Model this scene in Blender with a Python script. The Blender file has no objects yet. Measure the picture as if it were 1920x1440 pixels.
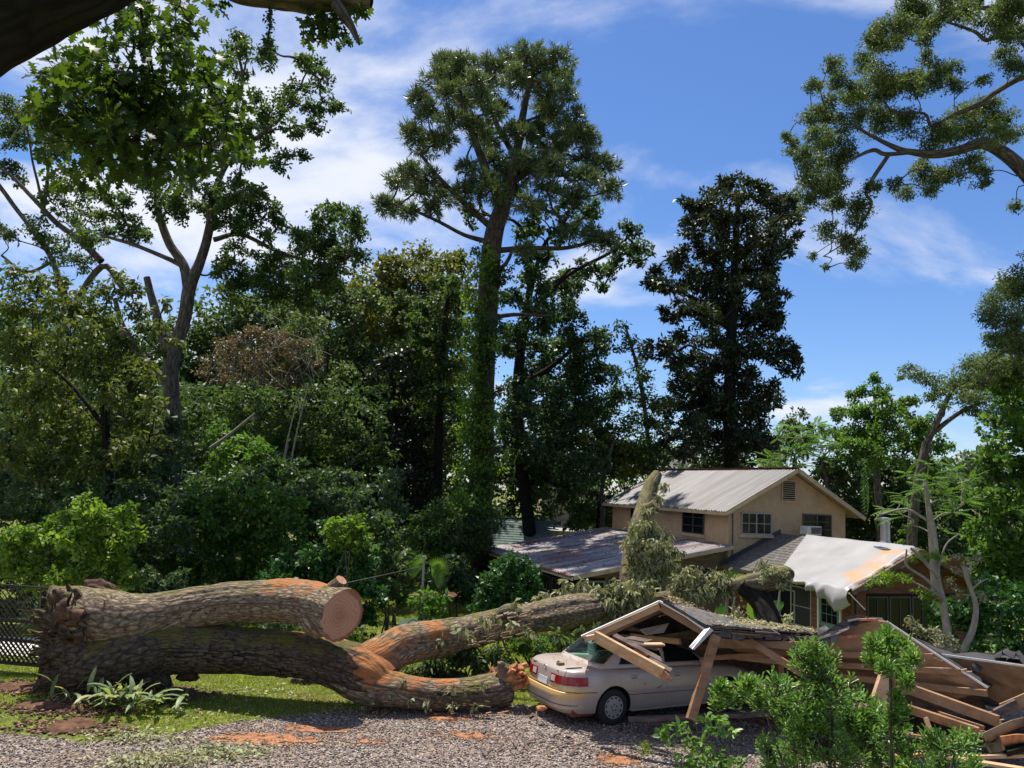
import bpy, math, random
import numpy as np
from mathutils import Vector, Matrix

S = bpy.context.scene
COL = S.collection
# ------------------------------------------------------------------ camera
F, CH, PITCH, ROLL = 1500.0, 4.15, math.radians(7.45), math.radians(2.7)
cp, sp, cr, sr = math.cos(PITCH), math.sin(PITCH), math.cos(ROLL), math.sin(ROLL)
cam = bpy.data.cameras.new('camera')
cam.sensor_width = 36; cam.lens = F / 1920 * 36
cam.clip_start = 0.1; cam.clip_end = 3000
co = bpy.data.objects.new('camera', cam); COL.objects.link(co)
X_, U_, Fw = Vector((1, 0, 0)), Vector((0, -sp, cp)), Vector((0, cp, sp))
Rt, Up = cr * X_ + sr * U_, -sr * X_ + cr * U_
co.matrix_world = Matrix((Rt.to_tuple(), Up.to_tuple(), (-Fw).to_tuple())).transposed().to_4x4()
co.location = (0, 0, CH)
S.camera = co
# ------------------------------------------------------------------ light
SUN_EL, SUN_AZ = math.radians(70), math.radians(-24)     # azimuth from +Y, negative = to the left
world = bpy.data.worlds.new('World'); S.world = world; world.use_nodes = True
wt = world.node_tree; wt.nodes.clear()
def WN(t, **k):
    n = wt.nodes.new(t)
    for a, b in k.items(): setattr(n, a, b)
    return n
sky = WN('ShaderNodeTexSky'); sky.sky_type = 'NISHITA'; sky.sun_disc = False
sky.sun_elevation = SUN_EL; sky.sun_rotation = SUN_AZ; sky.altitude = 50
sky.air_density = 1.0; sky.dust_density = 0.35; sky.ozone_density = 2.5
hs = WN('ShaderNodeHueSaturation'); hs.inputs['Saturation'].default_value = 1.16; hs.inputs['Value'].default_value = 0.88
tc = WN('ShaderNodeTexCoord')
sep = WN('ShaderNodeSeparateXYZ'); wt.links.new(tc.outputs['Generated'], sep.inputs[0])
# clouds live on a layer overhead: direction / height
zc = WN('ShaderNodeMath', operation='MAXIMUM'); zc.inputs[1].default_value = 0.04; wt.links.new(sep.outputs[2], zc.inputs[0])
za = WN('ShaderNodeMath', operation='ADD'); za.inputs[1].default_value = 0.30; wt.links.new(zc.outputs[0], za.inputs[0])
dx = WN('ShaderNodeMath', operation='DIVIDE'); wt.links.new(sep.outputs[0], dx.inputs[0]); wt.links.new(za.outputs[0], dx.inputs[1])
dy = WN('ShaderNodeMath', operation='DIVIDE'); wt.links.new(sep.outputs[1], dy.inputs[0]); wt.links.new(za.outputs[0], dy.inputs[1])
cb = WN('ShaderNodeCombineXYZ'); wt.links.new(dx.outputs[0], cb.inputs[0]); wt.links.new(dy.outputs[0], cb.inputs[1]); cb.inputs[2].default_value = 3.7
mp = WN('ShaderNodeMapping'); mp.inputs['Scale'].default_value = (1.25, 1.7, 1); mp.inputs['Rotation'].default_value = (0, 0, 0.35)
mp.inputs['Location'].default_value = (1.9, 0.6, 0)
wt.links.new(cb.outputs[0], mp.inputs[0])
n1 = WN('ShaderNodeTexNoise'); n1.inputs['Scale'].default_value = 1.15; n1.inputs['Detail'].default_value = 9; n1.inputs['Roughness'].default_value = 0.56
n1.inputs['Distortion'].default_value = 0.35
wt.links.new(mp.outputs[0], n1.inputs['Vector'])
# the cloud bank stands to the left (west) and thins out to the right
gx = WN('ShaderNodeMapRange'); gx.inputs[1].default_value = -0.55; gx.inputs[2].default_value = 0.15; gx.inputs[3].default_value = 0.16; gx.inputs[4].default_value = -0.02
wt.links.new(sep.outputs[0], gx.inputs[0])
ad = WN('ShaderNodeMath', operation='ADD'); wt.links.new(n1.outputs[0], ad.inputs[0]); wt.links.new(gx.outputs[0], ad.inputs[1])
cr1 = WN('ShaderNodeMapRange'); cr1.inputs[1].default_value = 0.505; cr1.inputs[2].default_value = 0.70; cr1.interpolation_type = 'SMOOTHSTEP'
wt.links.new(ad.outputs[0], cr1.inputs[0])
mx = WN('ShaderNodeMix', data_type='RGBA'); hz = WN('ShaderNodeMapRange'); hz.inputs[1].default_value = 0.0; hz.inputs[2].default_value = 0.08; wt.links.new(sep.outputs[2], hz.inputs[0]); cm = WN('ShaderNodeMath', operation='MULTIPLY'); wt.links.new(cr1.outputs[0], cm.inputs[0]); wt.links.new(hz.outputs[0], cm.inputs[1]); wt.links.new(cm.outputs[0], mx.inputs[0])
tint = WN('ShaderNodeMix', data_type='RGBA', blend_type='MULTIPLY'); tint.inputs[0].default_value = 1; tint.inputs[7].default_value = (0.86, 0.93, 1.12, 1)
wt.links.new(sky.outputs[0], hs.inputs['Color']); wt.links.new(hs.outputs[0], tint.inputs[6]); wt.links.new(tint.outputs[2], mx.inputs[6])
mx.inputs[7].default_value = (5.9, 6.2, 7.0, 1)
bg = WN('ShaderNodeBackground'); bg.inputs['Strength'].default_value = 0.105; wt.links.new(mx.outputs[2], bg.inputs[0])
wo = WN('ShaderNodeOutputWorld'); wt.links.new(bg.outputs[0], wo.inputs[0])
sl = bpy.data.lights.new('sun', 'SUN'); sl.energy = 5.0; sl.angle = math.radians(0.6); sl.color = (1.0, 0.95, 0.86)
so = bpy.data.objects.new('sun', sl); COL.objects.link(so)
TOSUN = Vector((math.sin(SUN_AZ) * math.cos(SUN_EL), math.cos(SUN_AZ) * math.cos(SUN_EL), math.sin(SUN_EL)))
so.rotation_euler = TOSUN.to_track_quat('Z', 'Y').to_euler()
so.location = (0, 0, 60)
S.view_settings.view_transform = 'Standard'; S.view_settings.look = 'None'
S.view_settings.gamma = 1; S.view_settings.use_curve_mapping = False
S.view_settings.exposure = 0.5
S.cycles.max_bounces = 8; S.cycles.transparent_max_bounces = 12
S.cycles.sample_clamp_indirect = 6; S.cycles.sample_clamp_direct = 4

# ------------------------------------------------------------------ rays of the picture -> places in the world
rng = np.random.default_rng(7); random.seed(7)
def ray(px, py):
    u = (px - 960) / F; v = (720 - py) / F
    u2 = u * cr - v * sr; v2 = v * cr + u * sr
    return np.array([u2, cp - v2 * sp, sp + v2 * cp])
def P(px, py, Y):
    d = ray(px, py); t = Y / d[1]
    return np.array([d[0] * t, Y, CH + d[2] * t])
def mpp(px, py, Y): return Y / ray(px, py)[1] / F          # metres per picture pixel there
def sst(a, b, x):
    t = np.clip((x - a) / (b - a), 0, 1); return t * t * (3 - 2 * t)
def tz(x, y):
    x = np.asarray(x, float); y = np.asarray(y, float)
    z = -1.25 * sst(17.0, 30.0, y)
    z = z + 1.35 * (1 - sst(2.0, 11.5, y))
    z = z + 0.03 * np.sin(x * 0.9 + 1.3) * np.cos(y * 0.8) + 3.0 * sst(60, 160, y)
    return z
def G(px, py):
    d = ray(px, py); t = 9.0
    for k in range(4000):
        q = d * t
        if CH + q[2] <= tz(q[0], q[1]): break
        t += 0.01
    return np.array([q[0], q[1], float(tz(q[0], q[1]))])

_K = rng.normal(size=(4, 14, 3)); _K /= np.linalg.norm(_K, axis=2, keepdims=True); _PH = rng.uniform(0, 6.28, (4, 14))
def nz(p, sc=1.0, octv=3):
    p = np.asarray(p, float) * sc; o = 0
    for k in range(min(octv, 4)):
        f = 2.1 ** k
        o = o + np.sin((p @ (_K[k].T * f)) + _PH[k]).sum(-1) / 14 * 1.9 / 2 ** k
    return o
def spline(pts, k=6):
    p = np.asarray(pts, float); n = len(p)
    if n < 3: return np.array([p[0] + (p[-1] - p[0]) * t for t in np.linspace(0, 1, k + 1)])
    q = np.vstack([2 * p[0] - p[1], p, 2 * p[-1] - p[-2]]); o = []
    for i in range(1, n):
        a, b, c, d = q[i - 1], q[i], q[i + 1], q[i + 2]
        for t in np.arange(k) / k:
            o.append(0.5 * ((2 * b) + (c - a) * t + (2 * a - 5 * b + 4 * c - d) * t * t + (3 * b - a - 3 * c + d) * t ** 3))
    o.append(p[-1]); return np.array(o)

# ------------------------------------------------------------------ objects
TRI = [0]
def tag(o, label=None, cat=None, group=None, kind=None):
    if label: o['label'] = label
    if cat: o['category'] = cat
    if group: o['group'] = group
    if kind: o['kind'] = kind
    return o
def empty(name, loc=(0, 0, 0), rz=0, label=None, cat=None, group=None):
    o = bpy.data.objects.new(name, None); COL.objects.link(o); o.location = [float(c) for c in loc]; o.rotation_euler = (0, 0, rz)
    o.empty_display_size = 0.2
    return tag(o, label, cat, group)
def link(name, me, mats=None, parent=None, world_space=True):
    o = bpy.data.objects.new(name, me); COL.objects.link(o)
    if mats is not None:
        for m in (mats if isinstance(mats, (list, tuple)) else [mats]): me.materials.append(m)
    if parent is not None:
        o.parent = parent
        if world_space:
            pm = Matrix.LocRotScale(parent.location, parent.rotation_euler, parent.scale)
            if parent.parent is not None:
                g = parent.parent
                pm = Matrix.LocRotScale(g.location, g.rotation_euler, g.scale) @ parent.matrix_parent_inverse @ pm
            o.matrix_parent_inverse = pm.inverted()
    return o
def copy_tree(o, parent=None):
    c = o.copy(); COL.objects.link(c); c.parent = parent
    for ch in list(o.children):
        copy_tree(ch, c)
    return c
def np_mesh(name, V, Fc, rnd=None, smooth=False, uv=None, att=None):
    V = np.asarray(V, np.float32); Fc = np.asarray(Fc, np.int32)
    me = bpy.data.meshes.new(name); n, k = Fc.shape
    me.vertices.add(len(V)); me.vertices.foreach_set('co', V.ravel())
    me.loops.add(n * k); me.loops.foreach_set('vertex_index', Fc.ravel())
    me.polygons.add(n); me.polygons.foreach_set('loop_start', np.arange(0, n * k, k, dtype=np.int32))
    try: me.polygons.foreach_set('loop_total', np.full(n, k, np.int32))
    except Exception: pass
    if smooth: me.polygons.foreach_set('use_smooth', np.ones(n, bool))
    if rnd is not None:
        a = me.attributes.new('rnd', 'FLOAT', 'FACE'); a.data.foreach_set('value', np.asarray(rnd, np.float32))
    if att:
        for kx, vv in att.items():
            a = me.attributes.new(kx, 'FLOAT', 'POINT'); a.data.foreach_set('value', np.asarray(vv, np.float32))
    if uv is not None:
        l = me.uv_layers.new(name='UVMap'); l.data.foreach_set('uv', np.asarray(uv, np.float32)[Fc.ravel()].ravel())
    me.update(calc_edges=True); TRI[0] += n * (k - 2)
    return me

class MB:
    def __init__(s): s.v = []; s.f = []; s.m = []
    def add(s, v, f, m=0):
        o = len(s.v); s.v += [tuple(map(float, q)) for q in v]; s.f += [tuple(i + o for i in q) for q in f]; s.m += [m] * len(f); return s
    def box(s, x0, x1, y0, y1, z0, z1, m=0):
        v = [(x, y, z) for z in (z0, z1) for y in (y0, y1) for x in (x0, x1)]
        return s.add(v, [(0, 2, 3, 1), (4, 5, 7, 6), (0, 1, 5, 4), (2, 6, 7, 3), (0, 4, 6, 2), (1, 3, 7, 5)], m)
    def beam(s, p, q, w, h, up=(0, 0, 1), m=0, rough=0.0):
        p, q = Vector(p), Vector(q); d = (q - p).normalized(); u = Vector(up)
        sd = d.cross(u)
        if sd.length < 1e-3: sd = d.cross(Vector((0, 1, 0)))
        sd.normalize(); u = sd.cross(d).normalized(); v = []
        for c in (p, q):
            for a, b in ((-1, -1), (1, -1), (1, 1), (-1, 1)):
                jit = d * (random.uniform(-1, 1) * rough)
                v.append(c + sd * (a * w / 2) + u * (b * h / 2) + jit)
        return s.add(v, [(0, 1, 2, 3), (7, 6, 5, 4), (0, 4, 5, 1), (1, 5, 6, 2), (2, 6, 7, 3), (3, 7, 4, 0)], m)
    def prism(s, poly, off, m=0):
        n = len(poly); o = Vector(off); v = [Vector(p) for p in poly] + [Vector(p) + o for p in poly]
        f = [tuple(range(n)), tuple(range(2 * n - 1, n - 1, -1))] + [(i, i + n, (i + 1) % n + n, (i + 1) % n) for i in range(n)]
        return s.add(v, f, m)
    def tube(s, path, rad, n=8, m=0):
        V, Fc, _ = tube_np(path, rad, n); return s.add(V, [tuple(dict.fromkeys(int(i) for i in q)) for q in Fc], m)
    def build(s, name, mats, parent=None, ws=True, smooth=False, bevel=0, fix=True):
        me = bpy.data.meshes.new(name); me.from_pydata(s.v, [], s.f)
        if fix:
            import bmesh
            b = bmesh.new(); b.from_mesh(me); bmesh.ops.recalc_face_normals(b, faces=b.faces)
            if bevel: bmesh.ops.bevel(b, geom=b.edges[:], offset=bevel, segments=1, affect='EDGES', clamp_overlap=True)
            b.to_mesh(me); b.free()
        if not bevel:
            for i, k in enumerate(s.m):
                if k and i < len(me.polygons): me.polygons[i].material_index = k
        if smooth:
            for q in me.polygons: q.use_smooth = True
            me.set_sharp_from_angle(angle=math.radians(38))
        TRI[0] += sum(len(q) - 2 for q in s.f)
        return link(name, me, mats, parent, ws)

def frames(path):
    p = np.asarray(path, float); t = np.gradient(p, axis=0); t /= np.linalg.norm(t, axis=1, keepdims=True) + 1e-9
    a = np.cross(t[0], [0.3, 0.2, 1.0]); 
    if np.linalg.norm(a) < 0.05: a = np.cross(t[0], [0, 1, 0])
    a /= np.linalg.norm(a); A = [a]
    for i in range(1, len(p)):
        a = A[-1] - t[i] * (A[-1] @ t[i]); a /= np.linalg.norm(a) + 1e-9; A.append(a)
    A = np.array(A); return t, A, np.cross(t, A)
def tube_np(path, rad, n=8, cap=True, mod=None):
    p = np.asarray(path, float); r = np.broadcast_to(np.asarray(rad, float), (len(p),)); t, A, B = frames(p); N = len(p)
    th = np.linspace(0, 2 * np.pi, n, endpoint=False)
    R = r[:, None] * np.ones((1, n))
    if mod is not None: R = R * mod(np.linspace(0, 1, N)[:, None], th[None, :])
    V = p[:, None, :] + R[..., None] * (np.cos(th)[None, :, None] * A[:, None, :] + np.sin(th)[None, :, None] * B[:, None, :])
    V = V.reshape(-1, 3); i = np.arange(N - 1)[:, None]; j = np.arange(n)[None, :]; j2 = (j + 1) % n
    Fc = np.stack([i * n + j, i * n + j2, (i + 1) * n + j2, (i + 1) * n + j], -1).reshape(-1, 4)
    L = np.concatenate([[0], np.cumsum(np.linalg.norm(np.diff(p, axis=0), axis=1))])
    uv = np.stack([np.broadcast_to(th[None, :] / 6.2832 * 6.2832 * r.mean(), (N, n)), np.broadcast_to(L[:, None], (N, n))], -1).reshape(-1, 2)
    if cap:
        V = np.vstack([V, p[0], p[-1]]); c0, c1 = N * n, N * n + 1; jj = np.arange(n); k2 = (jj + 1) % n
        Fc = np.vstack([Fc, np.stack([np.full(n, c0), k2, jj, np.full(n, c0)], -1)[:, :4], np.stack([np.full(n, c1), (N - 1) * n + jj, (N - 1) * n + k2, np.full(n, c1)], -1)])
        uv = np.vstack([uv, [[0, 0], [0, L[-1]]]])
    return V, Fc, uv
class TB:                                                        # joins many tubes quickly (a tube's cap is made of 3-corner fans)
    def __init__(s): s.V = []; s.F = []; s.U = []; s.n = 0
    def add(s, path, rad, n=6, mod=None):
        V, Fc, uv = tube_np(path, rad, n, cap=False, mod=mod)
        s.V.append(V); s.F.append(Fc + s.n); s.U.append(uv); s.n += len(V); return s
    def build(s, name, mat, parent=None, smooth=True):
        if not s.V: return None
        me = np_mesh(name, np.vstack(s.V), np.vstack(s.F), smooth=smooth, uv=np.vstack(s.U)); return link(name, me, mat, parent)

# ------------------------------------------------------------------ materials
def srgb(h):
    return tuple(((c / 255) / 12.92 if c / 255 <= 0.04045 else ((c / 255 + 0.055) / 1.055) ** 2.4) for c in h)
def newmat(name):
    m = bpy.data.materials.new(name); m.use_nodes = True; nt = m.node_tree; b = nt.nodes['Principled BSDF']; return m, nt, b
def ND(nt, t, **k):
    n = nt.nodes.new(t)
    for a, b in k.items(): setattr(n, a, b)
    return n
def RMP(nt, src, stops):
    r = ND(nt, 'ShaderNodeValToRGB'); e = r.color_ramp.elements
    while len(e) < len(stops): e.new(0.5)
    for i, (p, c) in enumerate(stops): e[i].position = p; e[i].color = (*c[:3], 1)
    nt.links.new(src, r.inputs[0]); return r.outputs[0]
def noisy(name, stops, scale=4, rough=0.8, bump=0.3, coord='Object', stretch=(1, 1, 1), detail=7, metal=0, spec=0.4, dist=0.02, second=None, nrough=0.6, rot=(0, 0, 0)):
    m, nt, b = newmat(name); t = ND(nt, 'ShaderNodeTexCoord'); mp = ND(nt, 'ShaderNodeMapping'); mp.inputs['Scale'].default_value = stretch; mp.inputs['Rotation'].default_value = rot
    nt.links.new(t.outputs[coord], mp.inputs[0]); n = ND(nt, 'ShaderNodeTexNoise'); n.inputs['Scale'].default_value = scale; n.inputs['Detail'].default_value = detail; n.inputs['Roughness'].default_value = nrough
    nt.links.new(mp.outputs[0], n.inputs['Vector']); c = RMP(nt, n.outputs[0], stops)
    if second:                                                   # second = (colour, scale, lo, hi)
        n2 = ND(nt, 'ShaderNodeTexNoise'); n2.inputs['Scale'].default_value = second[1]; n2.inputs['Detail'].default_value = 6; nt.links.new(t.outputs[coord], n2.inputs['Vector'])
        mr = ND(nt, 'ShaderNodeMapRange'); mr.inputs[1].default_value = second[2]; mr.inputs[2].default_value = second[3]; nt.links.new(n2.outputs[0], mr.inputs[0])
        mi = ND(nt, 'ShaderNodeMix', data_type='RGBA'); nt.links.new(mr.outputs[0], mi.inputs[0]); nt.links.new(c, mi.inputs[6]); mi.inputs[7].default_value = (*second[0], 1); c = mi.outputs[2]
    nt.links.new(c, b.inputs['Base Color']); b.inputs['Roughness'].default_value = rough; b.inputs['Metallic'].default_value = metal; b.inputs['Specular IOR Level'].default_value = spec
    if bump:
        bm = ND(nt, 'ShaderNodeBump'); bm.inputs['Strength'].default_value = bump; bm.inputs['Distance'].default_value = dist; nt.links.new(n.outputs[0], bm.inputs['Height']); nt.links.new(bm.outputs[0], b.inputs['Normal'])
    return m
def leafmat(name, dark, light, trans=0.38, rough=0.52, spec=0.3, odd=None, tcol=None):
    m, nt, b = newmat(name); a = ND(nt, 'ShaderNodeAttribute', attribute_name='rnd')
    st = [(0.0, dark), (0.8, light)]
    if odd: st += [(0.93, light), (1.0, odd)]
    c = RMP(nt, a.outputs['Fac'], st); nt.links.new(c, b.inputs['Base Color']); b.inputs['Roughness'].default_value = rough; b.inputs['Specular IOR Level'].default_value = spec
    tr = ND(nt, 'ShaderNodeBsdfTranslucent'); mu = ND(nt, 'ShaderNodeMix', data_type='RGBA', blend_type='MULTIPLY'); mu.inputs[0].default_value = 1
    nt.links.new(c, mu.inputs[6]); mu.inputs[7].default_value = (*(tcol or (1.75, 1.75, 0.75)), 1); nt.links.new(mu.outputs[2], tr.inputs[0])
    ms = ND(nt, 'ShaderNodeMixShader'); ms.inputs[0].default_value = trans; nt.links.new(b.outputs[0], ms.inputs[1]); nt.links.new(tr.outputs[0], ms.inputs[2])
    nt.links.new(ms.outputs[0], nt.nodes['Material Output'].inputs[0]); return m
def plain(name, c, rough=0.6, metal=0, spec=0.5, coat=0):
    return noisy(name, [(0.3, tuple(x * 0.86 for x in c)), (0.7, tuple(min(1, x * 1.1) for x in c))], 9, rough, 0.06, metal=metal, spec=spec)

def barkmat(name, stops, moss=None, dust=False, stretch=(5, 1.0, 1), bump=0.9, dist=0.05, crack=True):
    m, nt, b = newmat(name); uv = ND(nt, 'ShaderNodeUVMap'); mp = ND(nt, 'ShaderNodeMapping'); mp.inputs['Scale'].default_value = stretch; nt.links.new(uv.outputs[0], mp.inputs[0])
    ob = ND(nt, 'ShaderNodeTexCoord'); n0 = ND(nt, 'ShaderNodeTexNoise'); n0.inputs['Scale'].default_value = 3; nt.links.new(ob.outputs['Object'], n0.inputs['Vector'])
    ml = ND(nt, 'ShaderNodeMix', data_type='RGBA'); ml.inputs[0].default_value = 0.35; nt.links.new(mp.outputs[0], ml.inputs[6]); nt.links.new(n0.outputs['Color'], ml.inputs[7])
    v = ND(nt, 'ShaderNodeTexVoronoi', feature='DISTANCE_TO_EDGE'); v.inputs['Scale'].default_value = 2.6; nt.links.new(ml.outputs[2], v.inputs['Vector'])
    n = ND(nt, 'ShaderNodeTexNoise'); n.inputs['Scale'].default_value = 3.0; n.inputs['Detail'].default_value = 9; n.inputs['Roughness'].default_value = 0.68; nt.links.new(mp.outputs[0], n.inputs['Vector'])
    c = RMP(nt, n.outputs[0], stops)
    vr = ND(nt, 'ShaderNodeMapRange'); vr.inputs[2].default_value = 0.2; vr.inputs[3].default_value = 0.24; nt.links.new(v.outputs['Distance'], vr.inputs[0])
    mu = ND(nt, 'ShaderNodeMix', data_type='RGBA', blend_type='MULTIPLY'); mu.inputs[0].default_value = 0.8 if crack else 0; nt.links.new(c, mu.inputs[6]); nt.links.new(vr.outputs[0], mu.inputs[7]); c = mu.outputs[2]
    if moss:
        ge = ND(nt, 'ShaderNodeNewGeometry'); sx = ND(nt, 'ShaderNodeSeparateXYZ'); nt.links.new(ge.outputs['Normal'], sx.inputs[0])
        n2 = ND(nt, 'ShaderNodeTexNoise'); n2.inputs['Scale'].default_value = 2.2; n2.inputs['Detail'].default_value = 8; n2.inputs['Roughness'].default_value = 0.7; nt.links.new(ob.outputs['Object'], n2.inputs['Vector'])
        a1 = ND(nt, 'ShaderNodeMath', operation='MULTIPLY_ADD'); a1.inputs[1].default_value = 0.22; nt.links.new(sx.outputs[2], a1.inputs[0]); nt.links.new(n2.outputs[0], a1.inputs[2])
        mr = ND(nt, 'ShaderNodeMapRange'); mr.inputs[1].default_value = moss[1]; mr.inputs[2].default_value = moss[1] + 0.16; mr.inputs[4].default_value = moss[2]; nt.links.new(a1.outputs[0], mr.inputs[0])
        mi = ND(nt, 'ShaderNodeMix', data_type='RGBA'); nt.links.new(mr.outputs[0], mi.inputs[0]); nt.links.new(c, mi.inputs[6]); mi.inputs[7].default_value = (*moss[0], 1); c = mi.outputs[2]
    if dust:
        at = ND(nt, 'ShaderNodeAttribute', attribute_name='dust'); n3 = ND(nt, 'ShaderNodeTexNoise'); n3.inputs['Scale'].default_value = 7; n3.inputs['Detail'].default_value = 8; nt.links.new(ob.outputs['Object'], n3.inputs['Vector'])
        s1 = ND(nt, 'ShaderNodeMath', operation='MULTIPLY_ADD'); s1.inputs[1].default_value = 1.6; s1.inputs[2].default_value = -0.8; nt.links.new(n3.outputs[0], s1.inputs[0])
        s2 = ND(nt, 'ShaderNodeMath', operation='ADD'); nt.links.new(at.outputs['Fac'], s2.inputs[0]); nt.links.new(s1.outputs[0], s2.inputs[1])
        mr = ND(nt, 'ShaderNodeMapRange'); mr.inputs[1].default_value = 0.38; mr.inputs[2].default_value = 0.68; mr.inputs[4].default_value = 0.9; nt.links.new(s2.outputs[0], mr.inputs[0])
        mi = ND(nt, 'ShaderNodeMix', data_type='RGBA'); nt.links.new(mr.outputs[0], mi.inputs[0]); nt.links.new(c, mi.inputs[6]); mi.inputs[7].default_value = (0.42, 0.17, 0.06, 1); c = mi.outputs[2]
    nt.links.new(c, b.inputs['Base Color']); b.inputs['Roughness'].default_value = 0.9; b.inputs['Specular IOR Level'].default_value = 0.25
    hh = ND(nt, 'ShaderNodeMath', operation='MULTIPLY_ADD'); hh.inputs[1].default_value = 0.8; nt.links.new(v.outputs['Distance'], hh.inputs[0]); nt.links.new(n.outputs[0], hh.inputs[2])
    bm = ND(nt, 'ShaderNodeBump'); bm.inputs['Strength'].default_value = bump; bm.inputs['Distance'].default_value = dist; nt.links.new(hh.outputs[0], bm.inputs['Height']); nt.links.new(bm.outputs[0], b.inputs['Normal'])
    return m
M = {}
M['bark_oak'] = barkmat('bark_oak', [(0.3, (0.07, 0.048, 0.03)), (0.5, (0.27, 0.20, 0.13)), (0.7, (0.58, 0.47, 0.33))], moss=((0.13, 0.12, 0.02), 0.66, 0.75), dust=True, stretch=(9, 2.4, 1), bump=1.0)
M['bark_oak_dark'] = barkmat('bark_oak_dark', [(0.3, (0.028, 0.02, 0.014)), (0.55, (0.12, 0.09, 0.063)), (0.78, (0.38, 0.32, 0.25))], moss=((0.13, 0.125, 0.02), 0.60, 0.8), dust=True, stretch=(9, 2.4, 1), bump=1.0)  # darker oak bark for the lower stem and roots
M['bark'] = barkmat('bark', [(0.3, (0.05, 0.04, 0.032)), (0.7, (0.20, 0.165, 0.13))], stretch=(5, 1, 1))
M['bark_pale'] = barkmat('bark_pale', [(0.3, (0.16, 0.13, 0.10)), (0.7, (0.42, 0.37, 0.30))], crack=False, stretch=(3, 1, 1), bump=0.4)
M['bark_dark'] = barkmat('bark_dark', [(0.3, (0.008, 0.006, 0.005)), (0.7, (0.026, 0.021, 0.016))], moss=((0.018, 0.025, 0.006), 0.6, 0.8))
M['bark_pine'] = barkmat('bark_pine', [(0.3, (0.035, 0.027, 0.021)), (0.7, (0.15, 0.11, 0.082))])
M['bark_mossy'] = barkmat('bark_mossy', [(0.3, (0.05, 0.04, 0.03)), (0.7, (0.28, 0.23, 0.16))], moss=((0.17, 0.16, 0.04), 0.55, 0.7))
M['leaf_mid'] = leafmat('leaf_mid', (0.026, 0.052, 0.018), (0.085, 0.14, 0.042), odd=(0.2, 0.2, 0.04))
M['leaf_gray'] = leafmat('leaf_gray', (0.042, 0.07, 0.03), (0.12, 0.175, 0.07), odd=(0.2, 0.2, 0.1))
M['leaf_dark'] = leafmat('leaf_dark', (0.024, 0.05, 0.024), (0.075, 0.125, 0.052), rough=0.45)
M['leaf_yel'] = leafmat('leaf_yel', (0.042, 0.066, 0.016), (0.12, 0.15, 0.035), odd=(0.22, 0.17, 0.05))
M['leaf_bright'] = leafmat('leaf_bright', (0.035, 0.085, 0.015), (0.12, 0.225, 0.04), trans=0.4)
M['leaf_lime'] = leafmat('leaf_lime', (0.05, 0.11, 0.015), (0.18, 0.28, 0.035), trans=0.42)
M['leaf_olive'] = leafmat('leaf_olive', (0.05, 0.07, 0.015), (0.15, 0.16, 0.035), odd=(0.26, 0.17, 0.06))
M['leaf_magnolia'] = leafmat('leaf_magnolia', (0.016, 0.026, 0.014), (0.05, 0.065, 0.026), rough=0.42, spec=0.35, trans=0.2, odd=(0.17, 0.08, 0.03))
M['leaf_camellia'] = leafmat('leaf_camellia', (0.012, 0.05, 0.012), (0.05, 0.14, 0.025), rough=0.42, spec=0.4, trans=0.25)
M['leaf_live_oak'] = leafmat('leaf_live_oak', (0.045, 0.075, 0.035), (0.125, 0.165, 0.07), rough=0.5, spec=.25, odd=(0.2, 0.2, 0.1))
M['leaf_wilt'] = leafmat('leaf_wilt', (0.10, 0.12, 0.05), (0.42, 0.42, 0.23), rough=0.55, trans=0.25, odd=(0.5, 0.46, 0.26), tcol=(1.3, 1.25, 0.8))
M['leaf_white_oak'] = leafmat('leaf_white_oak', (0.016, 0.034, 0.010), (0.055, 0.10, 0.018), trans=0.42, tcol=(2.1, 2.0, 0.5))
M['leaf_shrub'] = leafmat('leaf_shrub', (0.045, 0.115, 0.02), (0.16, 0.29, 0.06), rough=0.36, spec=0.45, trans=0.35, odd=(0.3, 0.3, 0.08))
M['leaf_hosta'] = leafmat('leaf_hosta', (0.08, 0.13, 0.05), (0.27, 0.33, 0.15), rough=0.45, trans=0.3, odd=(0.42, 0.38, 0.2))
M['leaf_ear'] = leafmat('leaf_ear', (0.02, 0.07, 0.02), (0.06, 0.16, 0.04), trans=0.2, rough=.35)
M['needle'] = leafmat('needle', (0.045, 0.075, 0.032), (0.14, 0.18, 0.085), rough=0.4, trans=0.25)
M['leaf_mimosa'] = leafmat('leaf_mimosa', (0.04, 0.10, 0.02), (0.12, 0.22, 0.06), trans=0.45)
M['leaf_litter'] = leafmat('leaf_litter', (0.11, 0.075, 0.04), (0.35, 0.26, 0.14), rough=0.7, trans=0.1, odd=(0.42, 0.4, 0.16))
M['grass'] = leafmat('grass', (0.10, 0.15, 0.015), (0.27, 0.33, 0.045), rough=0.6, trans=0.4, odd=(0.46, 0.38, 0.16))
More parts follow.
